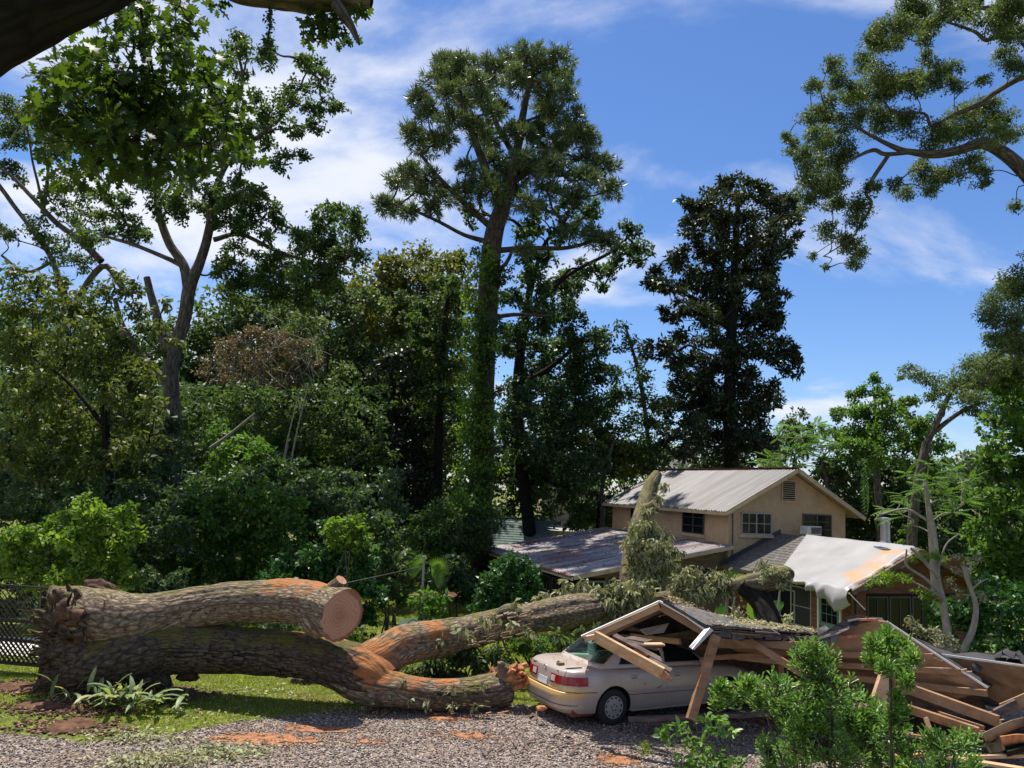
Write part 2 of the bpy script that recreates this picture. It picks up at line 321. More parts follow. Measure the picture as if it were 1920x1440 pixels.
# ------------------------------------------------------------------ foliage
TEMPL = {
 'tri': ([(0, -.3, 0), (0.1, .45, 0.05), (1, 0, -0.05)], [(0, 1, 2)]),
 'diamond': ([(0, 0, 0), (0.45, -0.5, 0.1), (1, 0, -0.06), (0.45, 0.5, 0.1)], [(0, 1, 2, 3)]),
 'hex': ([(0, 0, 0), (0.28, -0.45, 0.09), (0.7, -0.36, 0.05), (1, 0, -0.12), (0.7, 0.36, 0.05), (0.28, 0.45, 0.09)], [(0, 1, 2, 3), (0, 3, 4, 5)]),
 'spoon': ([(0, 0, 0), (0.5, -0.22, 0.05), (0.82, -0.5, 0.08), (1, 0, -0.03), (0.82, 0.5, 0.08), (0.5, 0.22, 0.05)], [(0, 1, 2, 3), (0, 3, 4, 5)]),
 'star': ([(0, 0, 0), (0.25, -0.16, .03), (0.35, -0.55, .08), (0.6, -0.2, .03), (1, 0, -.1), (0.6, 0.2, .03), (0.35, 0.55, .08), (0.25, 0.16, .03)], [(0, 1, 2, 3), (0, 3, 4, 5), (0, 5, 6, 7)]),
 'lobed': ([(0, 0, 0), (.18, -.14, .02), (.26, -.3, .04), (.36, -.14, .02), (.47, -.44, .06), (.57, -.17, .02), (.72, -.46, .03), (.8, -.16, 0), (1, -.14, -.08),
            (1, .14, -.08), (.8, .16, 0), (.72, .46, .03), (.57, .17, .02), (.47, .44, .06), (.36, .14, .02), (.26, .3, .04), (.18, .14, .02)],
           [(0, 1, 3, 14), (1, 2, 3, 3), (3, 5, 12, 14), (3, 4, 5, 5), (5, 7, 10, 12), (5, 6, 7, 7), (7, 8, 9, 10), (10, 11, 12, 12), (12, 13, 14, 14), (14, 15, 16, 16), (0, 14, 16, 16)]),
}
def unit(a): return a / (np.linalg.norm(a, axis=-1, keepdims=True) + 1e-9)
def leaf_geo(C, D, Nn, L, W, shape='diamond', rnd=None):
    C = np.asarray(C, float); n = len(C); D = unit(D); Sd = unit(np.cross(D, Nn)); Nn = np.cross(Sd, D)
    tv, tf = TEMPL[shape]; tv = np.array(tv); L = np.broadcast_to(L, (n,)); W = np.broadcast_to(W, (n,))
    V = C[:, None, :] + (tv[None, :, 0:1] * L[:, None, None]) * D[:, None, :] + (tv[None, :, 1:2] * W[:, None, None]) * Sd[:, None, :] + (tv[None, :, 2:3] * L[:, None, None]) * Nn[:, None, :]
    tf = np.array(tf); Fc = (np.arange(n) * len(tv))[:, None, None] + tf[None]
    if rnd is None: rnd = rng.random(n)
    return V.reshape(-1, 3), Fc.reshape(-1, tf.shape[1]), np.repeat(rnd, len(tf))
def tri_fix(V, Fc, rnd):
    bad = Fc[:, 2] == Fc[:, 3]
    return V, Fc, rnd
def leaf_obj(name, C, D, Nn, L, W, mat, parent=None, shape='diamond', rnd=None, kind=None, extra=None):
    V, Fc, r = leaf_geo(C, D, Nn, L, W, shape, rnd)
    if shape == 'lobed':
        t1 = Fc[:, :3]; ok = Fc[:, 2] != Fc[:, 3]; t2 = Fc[ok][:, [0, 2, 3]]
        Fc = np.vstack([t1, t2]); r = np.concatenate([r, r[ok]])
    me = np_mesh(name, V, Fc, rnd=r); o = link(name, me, mat, parent)
    if kind: o['kind'] = kind
    return o
def rdir(n, up=0.0):
    d = rng.normal(size=(n, 3)); d[:, 2] += up; return unit(d)
def clump_leaves(blobs, L, W, cov=1.5, sub=0.33, flat=0.85, droop=0.15, shellp=0.45, nsub=None):
    """blobs: [(centre, radius)] -> leaf positions, directions, normals, random values, and the clump centres"""
    Cs, Ds, Ns, Rs, subs = [], [], [], [], []
    for c, r in blobs:
        la = 0.5 * L * W * 0.5; n = int(1.22 * cov * np.pi * r * r / la); n = max(n, 12)
        m = nsub or max(7, int(17 * min(3.5, max(.6, r / 1.2))))
        d = rdir(m, 0.15); rr = r * rng.uniform(0.25, 1.0, (m, 1)) ** shellp
        sc = c + d * rr * np.array([1, 1, flat]); subs.append((c, r, sc)); sz = r * sub * 1.12 * rng.uniform(0.6, 1.35, m); tone = rng.normal(0, 0.13, m)
        w = sz ** 2; w = w / w.sum(); k = rng.choice(m, n, p=w); e = rng.normal(size=(n, 3)); e = unit(e) * rng.uniform(0.15, 1.0, (n, 1)) ** 0.6
        axs = rdir(m, -.1) * [1, 1, .6]; off = e * sz[k][:, None] * np.array([.8, .8, 0.6]) + axs[k] * (sz[k] * rng.uniform(-1.15, 1.15, n))[:, None]; Cs.append(sc[k] + off)
        Ds.append(unit(e * 0.7 + rng.normal(size=(n, 3)) * 0.6 + np.array([0, 0, -droop]))); Ns.append(unit(rng.normal(size=(n, 3)) * 0.55 + np.array([0, 0, 0.8]) + e * 0.4))
        Rs.append(np.clip(rng.normal(0.45, 0.2, n) + tone[k], 0, 0.92) + (rng.random(n) < 0.02) * 0.2)
    return np.vstack(Cs), np.vstack(Ds), np.vstack(Ns), np.clip(np.concatenate(Rs), 0, 1), subs

def skeleton(tb, nodes, blobs, rb=0.09, seg=5, tw=0.02, subs=None, ntw=5, gn=5, maxtw=99):
    """grow limbs from the nearest wood to every clump, then twigs inside the clump"""
    nodes = [np.asarray(q, float) for q in nodes]; todo = [(np.asarray(c, float), r) for c, r in blobs]; made = 0
    NA = np.array(nodes)
    while todo:
        T = np.array([c for c, _ in todo]); dm = np.linalg.norm(T[:, None, :] - NA[None], axis=2) + 0.9 * np.maximum(0, NA[None, :, 2] - T[:, None, 2] + 0.1)
        i = int(dm.min(1).argmin()); j = int(dm[i].argmin()); c, r = todo.pop(i); a = NA[j]; ln = np.linalg.norm(c - a)
        if ln > 0.15:
            mid = (a + c) / 2 + rng.normal(size=3) * ln * 0.10 + np.array([0, 0, 0.06 * ln]); q1 = a + (mid - a) * .5 + rng.normal(size=3) * ln * .05
            pth = spline([a, q1, mid, c], 3); r0 = min(rb, 0.25 * rb + 0.16 * rb * ln); tb.add(pth, np.linspace(r0, max(tw, r0 * 0.35), len(pth)), seg); NA = np.vstack([NA, pth[2:]])
    if subs:
        for c, r, sc in subs:
            for q in sc[:ntw]:
                ln = np.linalg.norm(q - c); mid = (c + q) / 2 + rng.normal(size=3) * ln * .12
                tb.add(np.array([c, mid, q]), [tw, tw * .8, tw * .35], 4)
LEAVES = [0]
def tree(name, label, cat, Y, trunk, blobs, lmat, bmat='bark', L=0.2, W=0.13, cov=1.5, rb=0.1, limbs=(), group=None, depth=None, shape='diamond', sub=0.33, tw=0.02, droop=0.15, ntw=5, flat=0.85, nside=10, pine=False, vines=None, root=None, shellp=0.45, rscale=1.0):
    """trunk / limbs: [(px, py, rpx[, dY])]; blobs: [(px, py, rpx[, dY])]"""
    def W3(q): return P(q[0], q[1], Y + (q[3] if len(q) > 3 else 0))
    tp = [W3(q) for q in trunk]; tr = [q[2] * mpp(q[0], q[1], Y) for q in trunk]
    if root is None:
        b = tp[0].copy(); b[2] = tz(b[0], b[1]) - 0.1
        if b[2] < tp[0][2] - 0.3: tp = [b] + tp; tr = [tr[0] * 1.25] + tr
    base = tp[0]
    e = empty(name, (base[0], base[1], float(tz(base[0], base[1]))), 0, label, cat, group)
    sp_ = spline(tp, 6); rr = np.interp(np.linspace(0, 1, len(sp_)), np.linspace(0, 1, len(tr)), tr)
    rr = rr * (1 + 0.06 * nz(sp_ * 1.3)); tb = TB(); tb.add(sp_, rr, nside); tb.build('trunk', M[bmat], e)
    nodes = list(sp_[len(sp_) // 4:]); 
    for lb in limbs:
        lp = spline([W3(q) for q in lb], 5); lr = np.interp(np.linspace(0, 1, len(lp)), np.linspace(0, 1, len(lb)), [q[2] * mpp(q[0], q[1], Y) for q in lb])
        t2 = TB(); lp = lp + nz(lp * 1.7)[:, None] * 0.03; t2.add(lp, lr, 8); t2.build('limb', M[bmat], e); nodes += list(lp)
    if depth is None: depth = 0.5 * np.std([q[0] for q in blobs]) * mpp(960, 700, Y) * 1.6 if blobs else 0
    bl = []
    for q in blobs:
        dY = q[3] if len(q) > 3 else float(np.clip(rng.normal(0, 1), -1.6, 1.6)) * depth
        bl.append((P(q[0], q[1], Y + dY), q[2] * rscale * mpp(q[0], q[1], Y + dY)))
    if pine:
        C, D, Nn, R, subs = pine_tufts(bl); 
    else:
        C, D, Nn, R, subs = clump_leaves(bl, L, W, cov, sub, flat, droop, shellp)
    tb = TB(); skeleton(tb, nodes, bl, rb=rb, tw=tw, subs=subs, ntw=ntw); o = tb.build('branches', M[bmat], e)
    if o: o['kind'] = 'stuff'
    n = len(C); LEAVES[0] += n
    if pine: leaf_obj('crown', C, D, Nn, rng.uniform(.36, .56, n), 0.058, M[lmat], e, 'diamond', R)
    else: leaf_obj('crown', C, D, Nn, 1.1 * L * rng.uniform(0.6, 1.3, n), 1.1 * W * rng.uniform(0.6, 1.3, n), M[lmat], e, shape, R)
    return e
def pine_tufts(bl, per=16):
    Cs, Ds, Ns, Rs, subs = [], [], [], [], []
    for c, r in bl:
        m = max(26, int(62 * r * r + 12)); d = rdir(m, 0.5); sc = c + d * r * 1.12 * rng.uniform(.3, 1.0, (m, 1)) * np.array([1, 1, .8]); subs.append((c, r, sc[:9])); tone = rng.normal(0, .16, m)
        k = np.repeat(np.arange(m), per); ax = unit(d + np.array([0, 0, .5])); e = unit(ax[k] * 0.55 + rng.normal(size=(len(k), 3)) * .62)
        Cs.append(sc[k]); Ds.append(e); Ns.append(unit(rng.normal(size=(len(k), 3)))); Rs.append(np.clip(rng.normal(.5, .15, len(k)) + tone[k], 0, 1))
    return np.vstack(Cs), np.vstack(Ds), np.vstack(Ns), np.concatenate(Rs), subs
def bush(name, label, cat, blobs, Y, lmat, L=0.14, W=0.09, cov=1.6, shape='diamond', group=None, depth=0.5, sub=0.36, droop=0.1, stem='bark', flat=0.9, shellp=0.45, rb=.035, stems=3):
    bl = []
    for q in blobs:
        dY = q[3] if len(q) > 3 else float(rng.uniform(-depth, depth)); bl.append((P(q[0], q[1], Y + dY), q[2] * mpp(q[0], q[1], Y)))
    cx = np.mean([b[0][0] for b in bl]); cy = np.mean([b[0][1] for b in bl]); g = float(tz(cx, cy))
    e = empty(name, (cx, cy, g), 0, label, cat, group); tb = TB(); lo = min(b[0][2] for b in bl); nodes = []
    xs = sorted(b[0][0] for b in bl); k = max(1, min(stems, len(bl)))
    for i in range(k):
        x = cx + (i - (k - 1) / 2) * (xs[-1] - xs[0]) * .35 / max(1, k - 1) if k > 1 else cx
        p = spline([(x, cy, tz(x, cy) - .05), (x + rng.normal() * .1, cy, (g + lo) / 2), (x + rng.normal() * .2, cy, max(lo, g + .3))], 3); tb.add(p, np.linspace(rb, rb * .6, len(p)), 6); nodes += list(p[1:])
    C, D, Nn, R, subs = clump_leaves(bl, L, W, cov, sub, flat, droop, shellp); keep = C[:, 2] > tz(C[:, 0], C[:, 1]) + .02; C, D, Nn, R = C[keep], D[keep], Nn[keep], R[keep]
    skeleton(tb, nodes, bl, rb=rb * .8, tw=.012, subs=subs, ntw=3); o = tb.build('stems', M[stem], e); o['kind'] = 'stuff'
    n = len(C); LEAVES[0] += n
    leaf_obj('foliage', C, D, Nn, 1.15 * L * rng.uniform(.6, 1.3, n), 1.15 * W * rng.uniform(.6, 1.3, n), M[lmat], e, shape, R)
    return e
# ------------------------------------------------------------------ ground
def coordmix(name, stops, scale, second, bump=0.6, dist=0.03, rough=0.95): return noisy(name, stops, scale, rough, bump, second=second, dist=dist, spec=0.2)
M['soil_grass'] = noisy('lawn_soil', [(0.3, (0.06, 0.07, 0.015)), (0.55, (0.13, 0.16, 0.025)), (0.75, (0.24, 0.22, 0.07))], 2.4, 0.95, 0.7, second=((0.15, 0.09, 0.045), 0.35, 0.54, 0.7), spec=0.15, dist=0.03)
M['dirt'] = noisy('dirt', [(0.3, (0.06, 0.03, 0.018)), (0.6, (0.16, 0.085, 0.05)), (0.8, (0.27, 0.16, 0.10))], 5, 0.95, 0.9, spec=0.15, dist=0.05)
M['sawdust'] = noisy('sawdust', [(0.3, (0.20, 0.085, 0.04)), (0.6, (0.38, 0.17, 0.08)), (0.8, (0.52, 0.29, 0.16))], 14, 0.95, 0.8, spec=0.1, dist=0.02)
def gravel_mat():
    m, nt, b = newmat('gravel'); t = ND(nt, 'ShaderNodeTexCoord'); cols = []
    v = ND(nt, 'ShaderNodeTexVoronoi'); v.inputs['Scale'].default_value = 34; nt.links.new(t.outputs['Object'], v.inputs['Vector'])
    sx = ND(nt, 'ShaderNodeSeparateColor'); nt.links.new(v.outputs['Color'], sx.inputs[0])
    c = RMP(nt, sx.outputs[0], [(0.0, (0.06, 0.05, 0.045)), (0.35, (0.15, 0.12, 0.105)), (0.75, (0.28, 0.225, 0.195)), (1.0, (0.56, 0.48, 0.41))])
    n = ND(nt, 'ShaderNodeTexNoise'); n.inputs['Scale'].default_value = 0.7; n.inputs['Detail'].default_value = 8; n.inputs['Roughness'].default_value = .7; nt.links.new(t.outputs['Object'], n.inputs['Vector'])
    mr = ND(nt, 'ShaderNodeMapRange'); mr.inputs[1].default_value = 0.42; mr.inputs[2].default_value = 0.66; mr.inputs[4].default_value = 0.62; nt.links.new(n.outputs[0], mr.inputs[0])
    mi = ND(nt, 'ShaderNodeMix', data_type='RGBA'); nt.links.new(mr.outputs[0], mi.inputs[0]); nt.links.new(c, mi.inputs[6]); mi.inputs[7].default_value = (0.22, 0.15, 0.105, 1)
    nt.links.new(mi.outputs[2], b.inputs['Base Color']); b.inputs['Roughness'].default_value = .9; b.inputs['Specular IOR Level'].default_value = .25
    bm = ND(nt, 'ShaderNodeBump'); bm.inputs['Strength'].default_value = 0.9; bm.inputs['Distance'].default_value = 0.025; nt.links.new(v.outputs['Distance'], bm.inputs['Height']); bm.invert = True; nt.links.new(bm.outputs[0], b.inputs['Normal'])
    return m
M['gravel'] = gravel_mat()
M['paving'] = noisy('pale_paving', [(0.3, (0.42, 0.40, 0.37)), (0.7, (0.62, 0.60, 0.56))], 1.2, 0.85, 0.15)
def grid(name, xs, ys, mat, dz=0, mask=None, edge=None, kind='structure', label=None):
    X, Y = np.meshgrid(xs, ys); Z = tz(X, Y) + dz
    if edge is not None: Z = Z + edge(X, Y)
    V = np.stack([X, Y, Z], -1).reshape(-1, 3); nx, ny = len(xs), len(ys)
    i, j = np.meshgrid(np.arange(ny - 1), np.arange(nx - 1), indexing='ij'); a = i * nx + j
    Fc = np.stack([a, a + 1, a + nx + 1, a + nx], -1).reshape(-1, 4)
    if mask is not None:
        cx = V[Fc].mean(1); Fc = Fc[mask(cx[:, 0], cx[:, 1])]
        u, inv = np.unique(Fc, return_inverse=True); V = V[u]; Fc = inv.reshape(-1, 4)
    return tag(link(name, np_mesh(name, V, Fc, smooth=True), mat), label, None, None, kind)
ax = np.unique(np.concatenate([np.linspace(-900, -60, 12), np.linspace(-60, -22, 20), np.arange(-22, 26.01, .5), np.linspace(26, 60, 18), np.linspace(60, 900, 12)]))
ay = np.unique(np.concatenate([np.linspace(-60, 0, 7), np.arange(0, 46.01, .5), np.linspace(46, 170, 40), np.linspace(170, 1500, 10)]))
grid('ground', ax, ay, M['soil_grass'])
GE = [G(px, py) for px, py in ((-200, 1370), (0, 1372), (150, 1398), (330, 1378), (450, 1350), (600, 1336), (690, 1326), (985, 1322))]
gxs = [-40] + [q[0] for q in GE]; gys = [GE[0][1]] + [q[1] for q in GE]
def gravel_edge(x): return np.where(x < 0.3, np.interp(x, gxs, gys), np.interp(x, [0.3, 1.2, 3, 40], [gys[-1], 16.0, 19.0, 20.0]))
def is_gravel(x, y): return y < gravel_edge(x) + 0.16 * nz(np.stack([x, y, 0 * x], -1), 1.6, 4)
grid('gravel_driveway', np.arange(-16, 12.01, .08), np.arange(6, 20.2, .08), M['gravel'], 0.006, lambda x, y: is_gravel(x, y))
def blobsheet(name, cs, mat, dz, hgt, kind='stuff', res=.025, rag=.75, label=None, spk=.35):
    cs = [(G(a, b), rx, ry) for a, b, rx, ry in cs]
    def fld(x, y):
        f = np.full(np.shape(x), -9.0)
        for c, rx, ry in cs: f = np.maximum(f, 1 - ((x - c[0]) / rx) ** 2 - ((y - c[1]) / ry) ** 2)
        return f + rag * nz(np.stack([x, y, 0 * x], -1), 3.0, 5) + spk * nz(np.stack([x, y, 0 * x], -1), 31, 2)
    x0 = min(c[0] - 1.4 * rx for c, rx, ry in cs); x1 = max(c[0] + 1.4 * rx for c, rx, ry in cs); y0 = min(c[1] - 1.5 * ry for c, rx, ry in cs); y1 = max(c[1] + 1.5 * ry for c, rx, ry in cs)
    return grid(name, np.arange(x0, x1, res), np.arange(y0, y1, res), mat, dz, lambda x, y: fld(x, y) > 0.25, lambda X, Y: hgt * np.clip(fld(X, Y) - .25, 0, 1) + .006 * nz(np.stack([X, Y, 0 * X], -1), 9, 3), kind, label)
blobsheet('dirt_patch', [(130, 1325, .9, .3), (60, 1292, .9, .3), (220, 1312, 1.1, .35), (130, 1365, .35, .4), (310, 1300, .6, .3)], M['dirt'], .012, .06, 'structure', .035, spk=.8)
blobsheet('dirt_patch', [(850, 1122, 1.7, 2.2), (900, 1130, 1.8, 1.6)], M['dirt'], .012, .02, 'structure', .1)
blobsheet('sawdust_patch', [(510, 1388, .9, .3), (590, 1368, .5, .2)], M['sawdust'], .014, .012, spk=1.1)
blobsheet('sawdust_patch', [(838, 1348, .45, .2), (868, 1380, .5, .2)], M['sawdust'], .014, .012, spk=1.1)
blobsheet('sawdust_patch', [(1155, 1425, .3, .28)], M['sawdust'], .014, .012, spk=1.1)
blobsheet('sawdust_patch', [(690, 1392, .25, .12)], M['sawdust'], .014, .012, spk=1.1)
grid('road', np.arange(-34, -8.2, .4), np.arange(18.3, 22.41, .4), M['paving'], .02)
# loose stones over the gravel
def stones(name, n, x0, x1, y0, y1, smin, smax, mat, okf):
    x = rng.uniform(x0, x1, n); y = y0 + (y1 - y0) * rng.random(n) ** 1.0; k = okf(x, y) & (np.abs(x) < 2.5 + y * .66); x, y = x[k], y[k]; n = len(x)
    s = rng.uniform(smin, smax, n); oc = np.array([(1, 0, 0), (0, 1, 0), (-1, 0, 0), (0, -1, 0), (0, 0, .8), (0, 0, -.6)], float)
    a = rng.uniform(0, 6.28, n); ca, sa = np.cos(a), np.sin(a); q = oc[None] * rng.uniform(.6, 1.3, (n, 6, 1)) * s[:, None, None] * np.stack([rng.uniform(.7, 1.5, n), np.ones(n), rng.uniform(.5, .9, n)], -1)[:, None]
    V = np.stack([q[..., 0] * ca[:, None] - q[..., 1] * sa[:, None] + x[:, None], q[..., 0] * sa[:, None] + q[..., 1] * ca[:, None] + y[:, None], q[..., 2] + (tz(x, y) + .01)[:, None] + s[:, None] * .3], -1)
    f = np.array([(0, 1, 4), (1, 2, 4), (2, 3, 4), (3, 0, 4), (1, 0, 5), (2, 1, 5), (3, 2, 5), (0, 3, 5)]); Fc = (np.arange(n) * 6)[:, None, None] + f[None]
    return tag(link(name, np_mesh(name, V.reshape(-1, 3), Fc.reshape(-1, 3), rnd=np.repeat(rng.random(n), 8)), mat), kind='stuff')
ms, nt, b = newmat('gravel_stone'); at = ND(nt, 'ShaderNodeAttribute', attribute_name='rnd'); nt.links.new(RMP(nt, at.outputs['Fac'], [(0, (.06, .05, .045)), (.45, (.165, .13, .115)), (.8, (.32, .26, .225)), (1, (.62, .54, .46))]), b.inputs['Base Color']); b.inputs['Roughness'].default_value = .85
M['stone'] = ms
stones('gravel', 36000, -9.5, 9, 11.6, 17, .010, .024, M['stone'], lambda x, y: is_gravel(x, y - .05))
mc, nt, b = newmat('dirt_clod'); at = ND(nt, 'ShaderNodeAttribute', attribute_name='rnd'); nt.links.new(RMP(nt, at.outputs['Fac'], [(0, (.04, .02, .012)), (.7, (.16, .08, .045)), (1, (.3, .17, .1))]), b.inputs['Base Color']); b.inputs['Roughness'].default_value = .95
M['clod'] = mc
dc = [G(a, b_)[:2] for a, b_ in ((120, 1330), (60, 1290), (200, 1310), (300, 1300), (130, 1370))]
stones('dirt_crumbs', 9000, -9.6, -5.2, 13.2, 17.2, .012, .05, M['clod'], lambda x, y: np.min([np.hypot((x - c[0]) / 1.3, (y - c[1]) / .6) for c in dc], axis=0) < rng.uniform(.2, 1.1, len(x)))
for c_, rx, ry, k_ in (((510, 1388), .9, .32, 1500), ((590, 1368), .6, .2, 700), ((838, 1348), .5, .2, 800), ((868, 1380), .5, .25, 800), ((1155, 1425), .35, .3, 600), ((690, 1392), .3, .15, 250), ((700, 1335), 1.5, .2, 900), ((980, 1335), .5, .15, 200)):
    c_ = G(*c_); gx_ = lambda x, y, c_=c_, rx=rx, ry=ry: np.exp(-((x - c_[0]) / rx) ** 2 - ((y - c_[1]) / ry) ** 2) > rng.random(len(x))
    stones('sawdust', k_ * 3, c_[0] - 2 * rx, c_[0] + 2 * rx, c_[1] - 2 * ry, c_[1] + 2 * ry, .006, .02, M['sawdust'], gx_)
# grass blades
def grass(n, x0, x1, y0, y1, h, w, okf, name='grass'):
    x = rng.uniform(x0, x1, n); y = rng.uniform(y0, y1, n)
    dens = nz(np.stack([x, y, 0 * x], -1), .8, 4); k = (np.abs(x) < 2 + y * .68) & ~is_gravel(x, y + .12 * rng.normal(size=n)) & okf(x, y) & (dens > rng.normal(-.7, .5, n)); x, y = x[k], y[k]; n = len(x)
    C = np.stack([x, y, tz(x, y) - .005], -1); D = unit(np.stack([rng.normal(0, .5, n), rng.normal(0, .5, n), np.ones(n)], -1)); Sd = unit(np.cross(D, rdir(n))); hh = h * rng.uniform(.5, 1.3, n)
    V = np.stack([C - Sd * w / 2, C + Sd * w / 2, C + D * hh[:, None]], 1).reshape(-1, 3); Fc = np.arange(3 * n).reshape(-1, 3)
    dry = nz(np.stack([x, y, 0 * x], -1), .45, 3); r = np.clip(rng.normal(.45, .18, n) + (rng.random(n) < .08 + .35 * np.clip(dry, 0, 1)) * .5, 0, 1)
    tag(link(name, np_mesh(name, V, Fc, rnd=r), M['grass']), kind='stuff')
nodirt = lambda x, y: np.min([np.hypot((x - c[0]) / 1.35, (y - c[1]) / .55) for c in dc], axis=0) > .75
grass(90000, -12, 2.5, 12.8, 19, .055, .018, nodirt)
grass(60000, -14, 6, 19, 40, .10, .05, lambda x, y: ~((np.abs(y - 20.3) < 2.2) & (x < -8.2)))
# fallen leaves
def litter(n, fn, s=.07, mat='leaf_litter', name='leaf_litter', lift=.02, up=.0):
    q = fn(n); n = len(q); C = np.stack([q[:, 0], q[:, 1], tz(q[:, 0], q[:, 1]) + .012 + lift * rng.random(n)], -1)
    d = rng.normal(size=(n, 3)) * np.array([1, 1, .25 + up]); leaf_obj(name, C, d, unit(rng.normal(size=(n, 3)) * .35 + np.array([0, 0, 1])), s * rng.uniform(.5, 1.4, n), s * .5 * rng.uniform(.6, 1.3, n), M[mat], None, 'diamond', kind='stuff')
litter(5200, lambda n: np.stack([rng.uniform(-9, 8, n), rng.uniform(11.8, 17.2, n)], -1), .055)
lc = [(G(330, 1424), .9, .35), (G(420, 1412), .6, .3), (G(270, 1432), .5, .25), (G(250, 1385), .8, .3)]
litter(1700, lambda n: np.vstack([np.stack([rng.normal(c[0], rx * .6, n // 4), rng.normal(c[1], ry * .6, n // 4)], -1) for c, rx, ry in lc]), .085, 'leaf_wilt', 'leaf_litter', .05, .2)
lc2 = [(G(720, 1322), 1.0, .15), (G(860, 1322), .9, .12), (G(680, 1335), .5, .15), (G(300, 1330), 1.4, .4), (G(470, 1300), 1.0, .5), (G(1290, 1400), 1.0, .5)]
litter(1500, lambda n: np.vstack([np.stack([rng.normal(c[0], rx * .6, n // 6), rng.normal(c[1], ry * .6, n // 6)], -1) for c, rx, ry in lc2]), .075, 'leaf_wilt', 'leaf_litter', .03, .2)
# ------------------------------------------------------------------ house
TH = math.atan2(0.325, 0.946)
HO = P(1375, 1000, 33.0); HO[2] = 0
HB = Vector((math.cos(TH), math.sin(TH), 0)); HA = Vector((-math.sin(TH), math.cos(TH), 0))
def H(b, a, z): q = Vector(HO.tolist()) + HB * b + HA * a; return np.array([q.x, q.y, z])
def onplane(px, py, a=None, b=None):                       # picture ray with a plane of the house -> (b, a, z)
    d = Vector(ray(px, py).tolist()); c = Vector((0, 0, CH)); o = Vector(HO.tolist())
    n, k = (HA, a) if a is not None else (HB, b)
    t = ((o + n * k - c) @ n) / (d @ n); X = c + d * t; r = X - o; return (r @ HB, r @ HA, X.z)
M['stucco'] = noisy('tan_block_wall', [(0.3, (0.40, 0.27, 0.16)), (0.7, (0.50, 0.345, 0.21))], 3, 0.9, 0.2, second=((0.30, 0.20, 0.12), 0.9, 0.55, 0.8))
def tinmat(name, base, rust, amt):
    m, nt, b = newmat(name); t = ND(nt, 'ShaderNodeTexCoord'); HOUSEREF.append(t); mp = ND(nt, 'ShaderNodeMapping'); mp.inputs['Scale'].default_value = (.22, 4.2, .22); nt.links.new(t.outputs['Object'], mp.inputs[0])
    n = ND(nt, 'ShaderNodeTexNoise'); n.inputs['Scale'].default_value = 1.5; n.inputs['Detail'].default_value = 8; n.inputs['Roughness'].default_value = .65; nt.links.new(mp.outputs[0], n.inputs['Vector'])
    c = RMP(nt, n.outputs[0], [(0.3, tuple(q * .5 for q in base)), (0.5, base), (0.68, tuple(q * 1.7 for q in base))])
    mp2 = ND(nt, 'ShaderNodeMapping'); mp2.inputs['Scale'].default_value = (.35, 1.3, .35); nt.links.new(t.outputs['Object'], mp2.inputs[0]); n2 = ND(nt, 'ShaderNodeTexNoise'); n2.inputs['Scale'].default_value = .9; n2.inputs['Detail'].default_value = 8; nt.links.new(mp2.outputs[0], n2.inputs['Vector'])
    mr = ND(nt, 'ShaderNodeMapRange'); mr.inputs[1].default_value = amt; mr.inputs[2].default_value = amt + .12; mr.inputs[4].default_value = .85; nt.links.new(n2.outputs[0], mr.inputs[0])
    mi = ND(nt, 'ShaderNodeMix', data_type='RGBA'); nt.links.new(mr.outputs[0], mi.inputs[0]); nt.links.new(c, mi.inputs[6]); mi.inputs[7].default_value = (*rust, 1); nt.links.new(mi.outputs[2], b.inputs['Base Color']); b.inputs['Roughness'].default_value = .5; b.inputs['Specular IOR Level'].default_value = .35; return m
HOUSEREF = []
M['tin'] = tinmat('weathered_tin', (0.105, 0.097, 0.10), (0.065, 0.045, 0.04), 0.50)
M['tin_low'] = tinmat('weathered_tin_rusty', (0.23, 0.215, 0.22), (0.14, 0.06, 0.05), 0.49)
M['rust'] = noisy('rusty_cap', [(0.3, (0.12, 0.03, 0.02)), (0.7, (0.28, 0.08, 0.05))], 5, .7, .2, metal=.3)
M['cream_trim'] = noisy('cream_trim', [(0.3, (0.36, 0.27, 0.17)), (0.7, (0.52, 0.41, 0.27))], 4, .7, .1)
M['white_paint'] = noisy('white_paint', [(0.3, (0.58, 0.56, 0.52)), (0.7, (0.75, 0.73, 0.69))], 6, .6, .1)
M['glass'] = plain('dark_glass', (0.010, 0.011, 0.012), .10, spec=.28)
M['screen'] = plain('window_screen', (0.02, 0.02, 0.022), .7)
M['frame_gray'] = plain('gray_frame', (0.30, 0.28, 0.25), .6)
M['frame_dark'] = plain('dark_frame', (0.07, 0.065, 0.06), .6)
M['siding'] = noisy('red_cedar_siding', [(0.3, (0.075, 0.03, 0.018)), (0.6, (0.20, 0.085, 0.045)), (0.8, (0.32, 0.15, 0.08))], 3, .75, .3, stretch=(.4, .4, 4), spec=.3)
M['siding_gray'] = noisy('faded_siding', [(0.3, (0.11, 0.07, 0.045)), (0.7, (0.24, 0.16, 0.105))], 3, .85, .3, stretch=(.4, .4, 4), spec=.3)
M['green_door'] = plain('green_door_paint', (0.13, 0.24, 0.19), .45)
M['shingle'] = noisy('gray_shingle', [(0.3, (0.07, 0.065, 0.06)), (0.55, (0.14, 0.125, 0.115)), (0.8, (0.24, 0.215, 0.19))], 7, .95, .5, spec=.2)
M['flash'] = plain('dark_flashing', (0.045, 0.043, 0.045), .6)
M['steel'] = noisy('galvanised_steel', [(0.3, (0.36, 0.37, 0.38)), (0.7, (0.52, 0.53, 0.54))], 4, .35, .05, metal=.7)
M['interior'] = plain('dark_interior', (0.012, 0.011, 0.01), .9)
house = empty('house', H(0, 0, float(tz(*H(0, 0, 0)[:2]))), TH, 'tan two storey house with rusty tin roofs behind the wrecked carport', 'house')
z0h = house.location.z
for t_ in HOUSEREF: t_.object = house
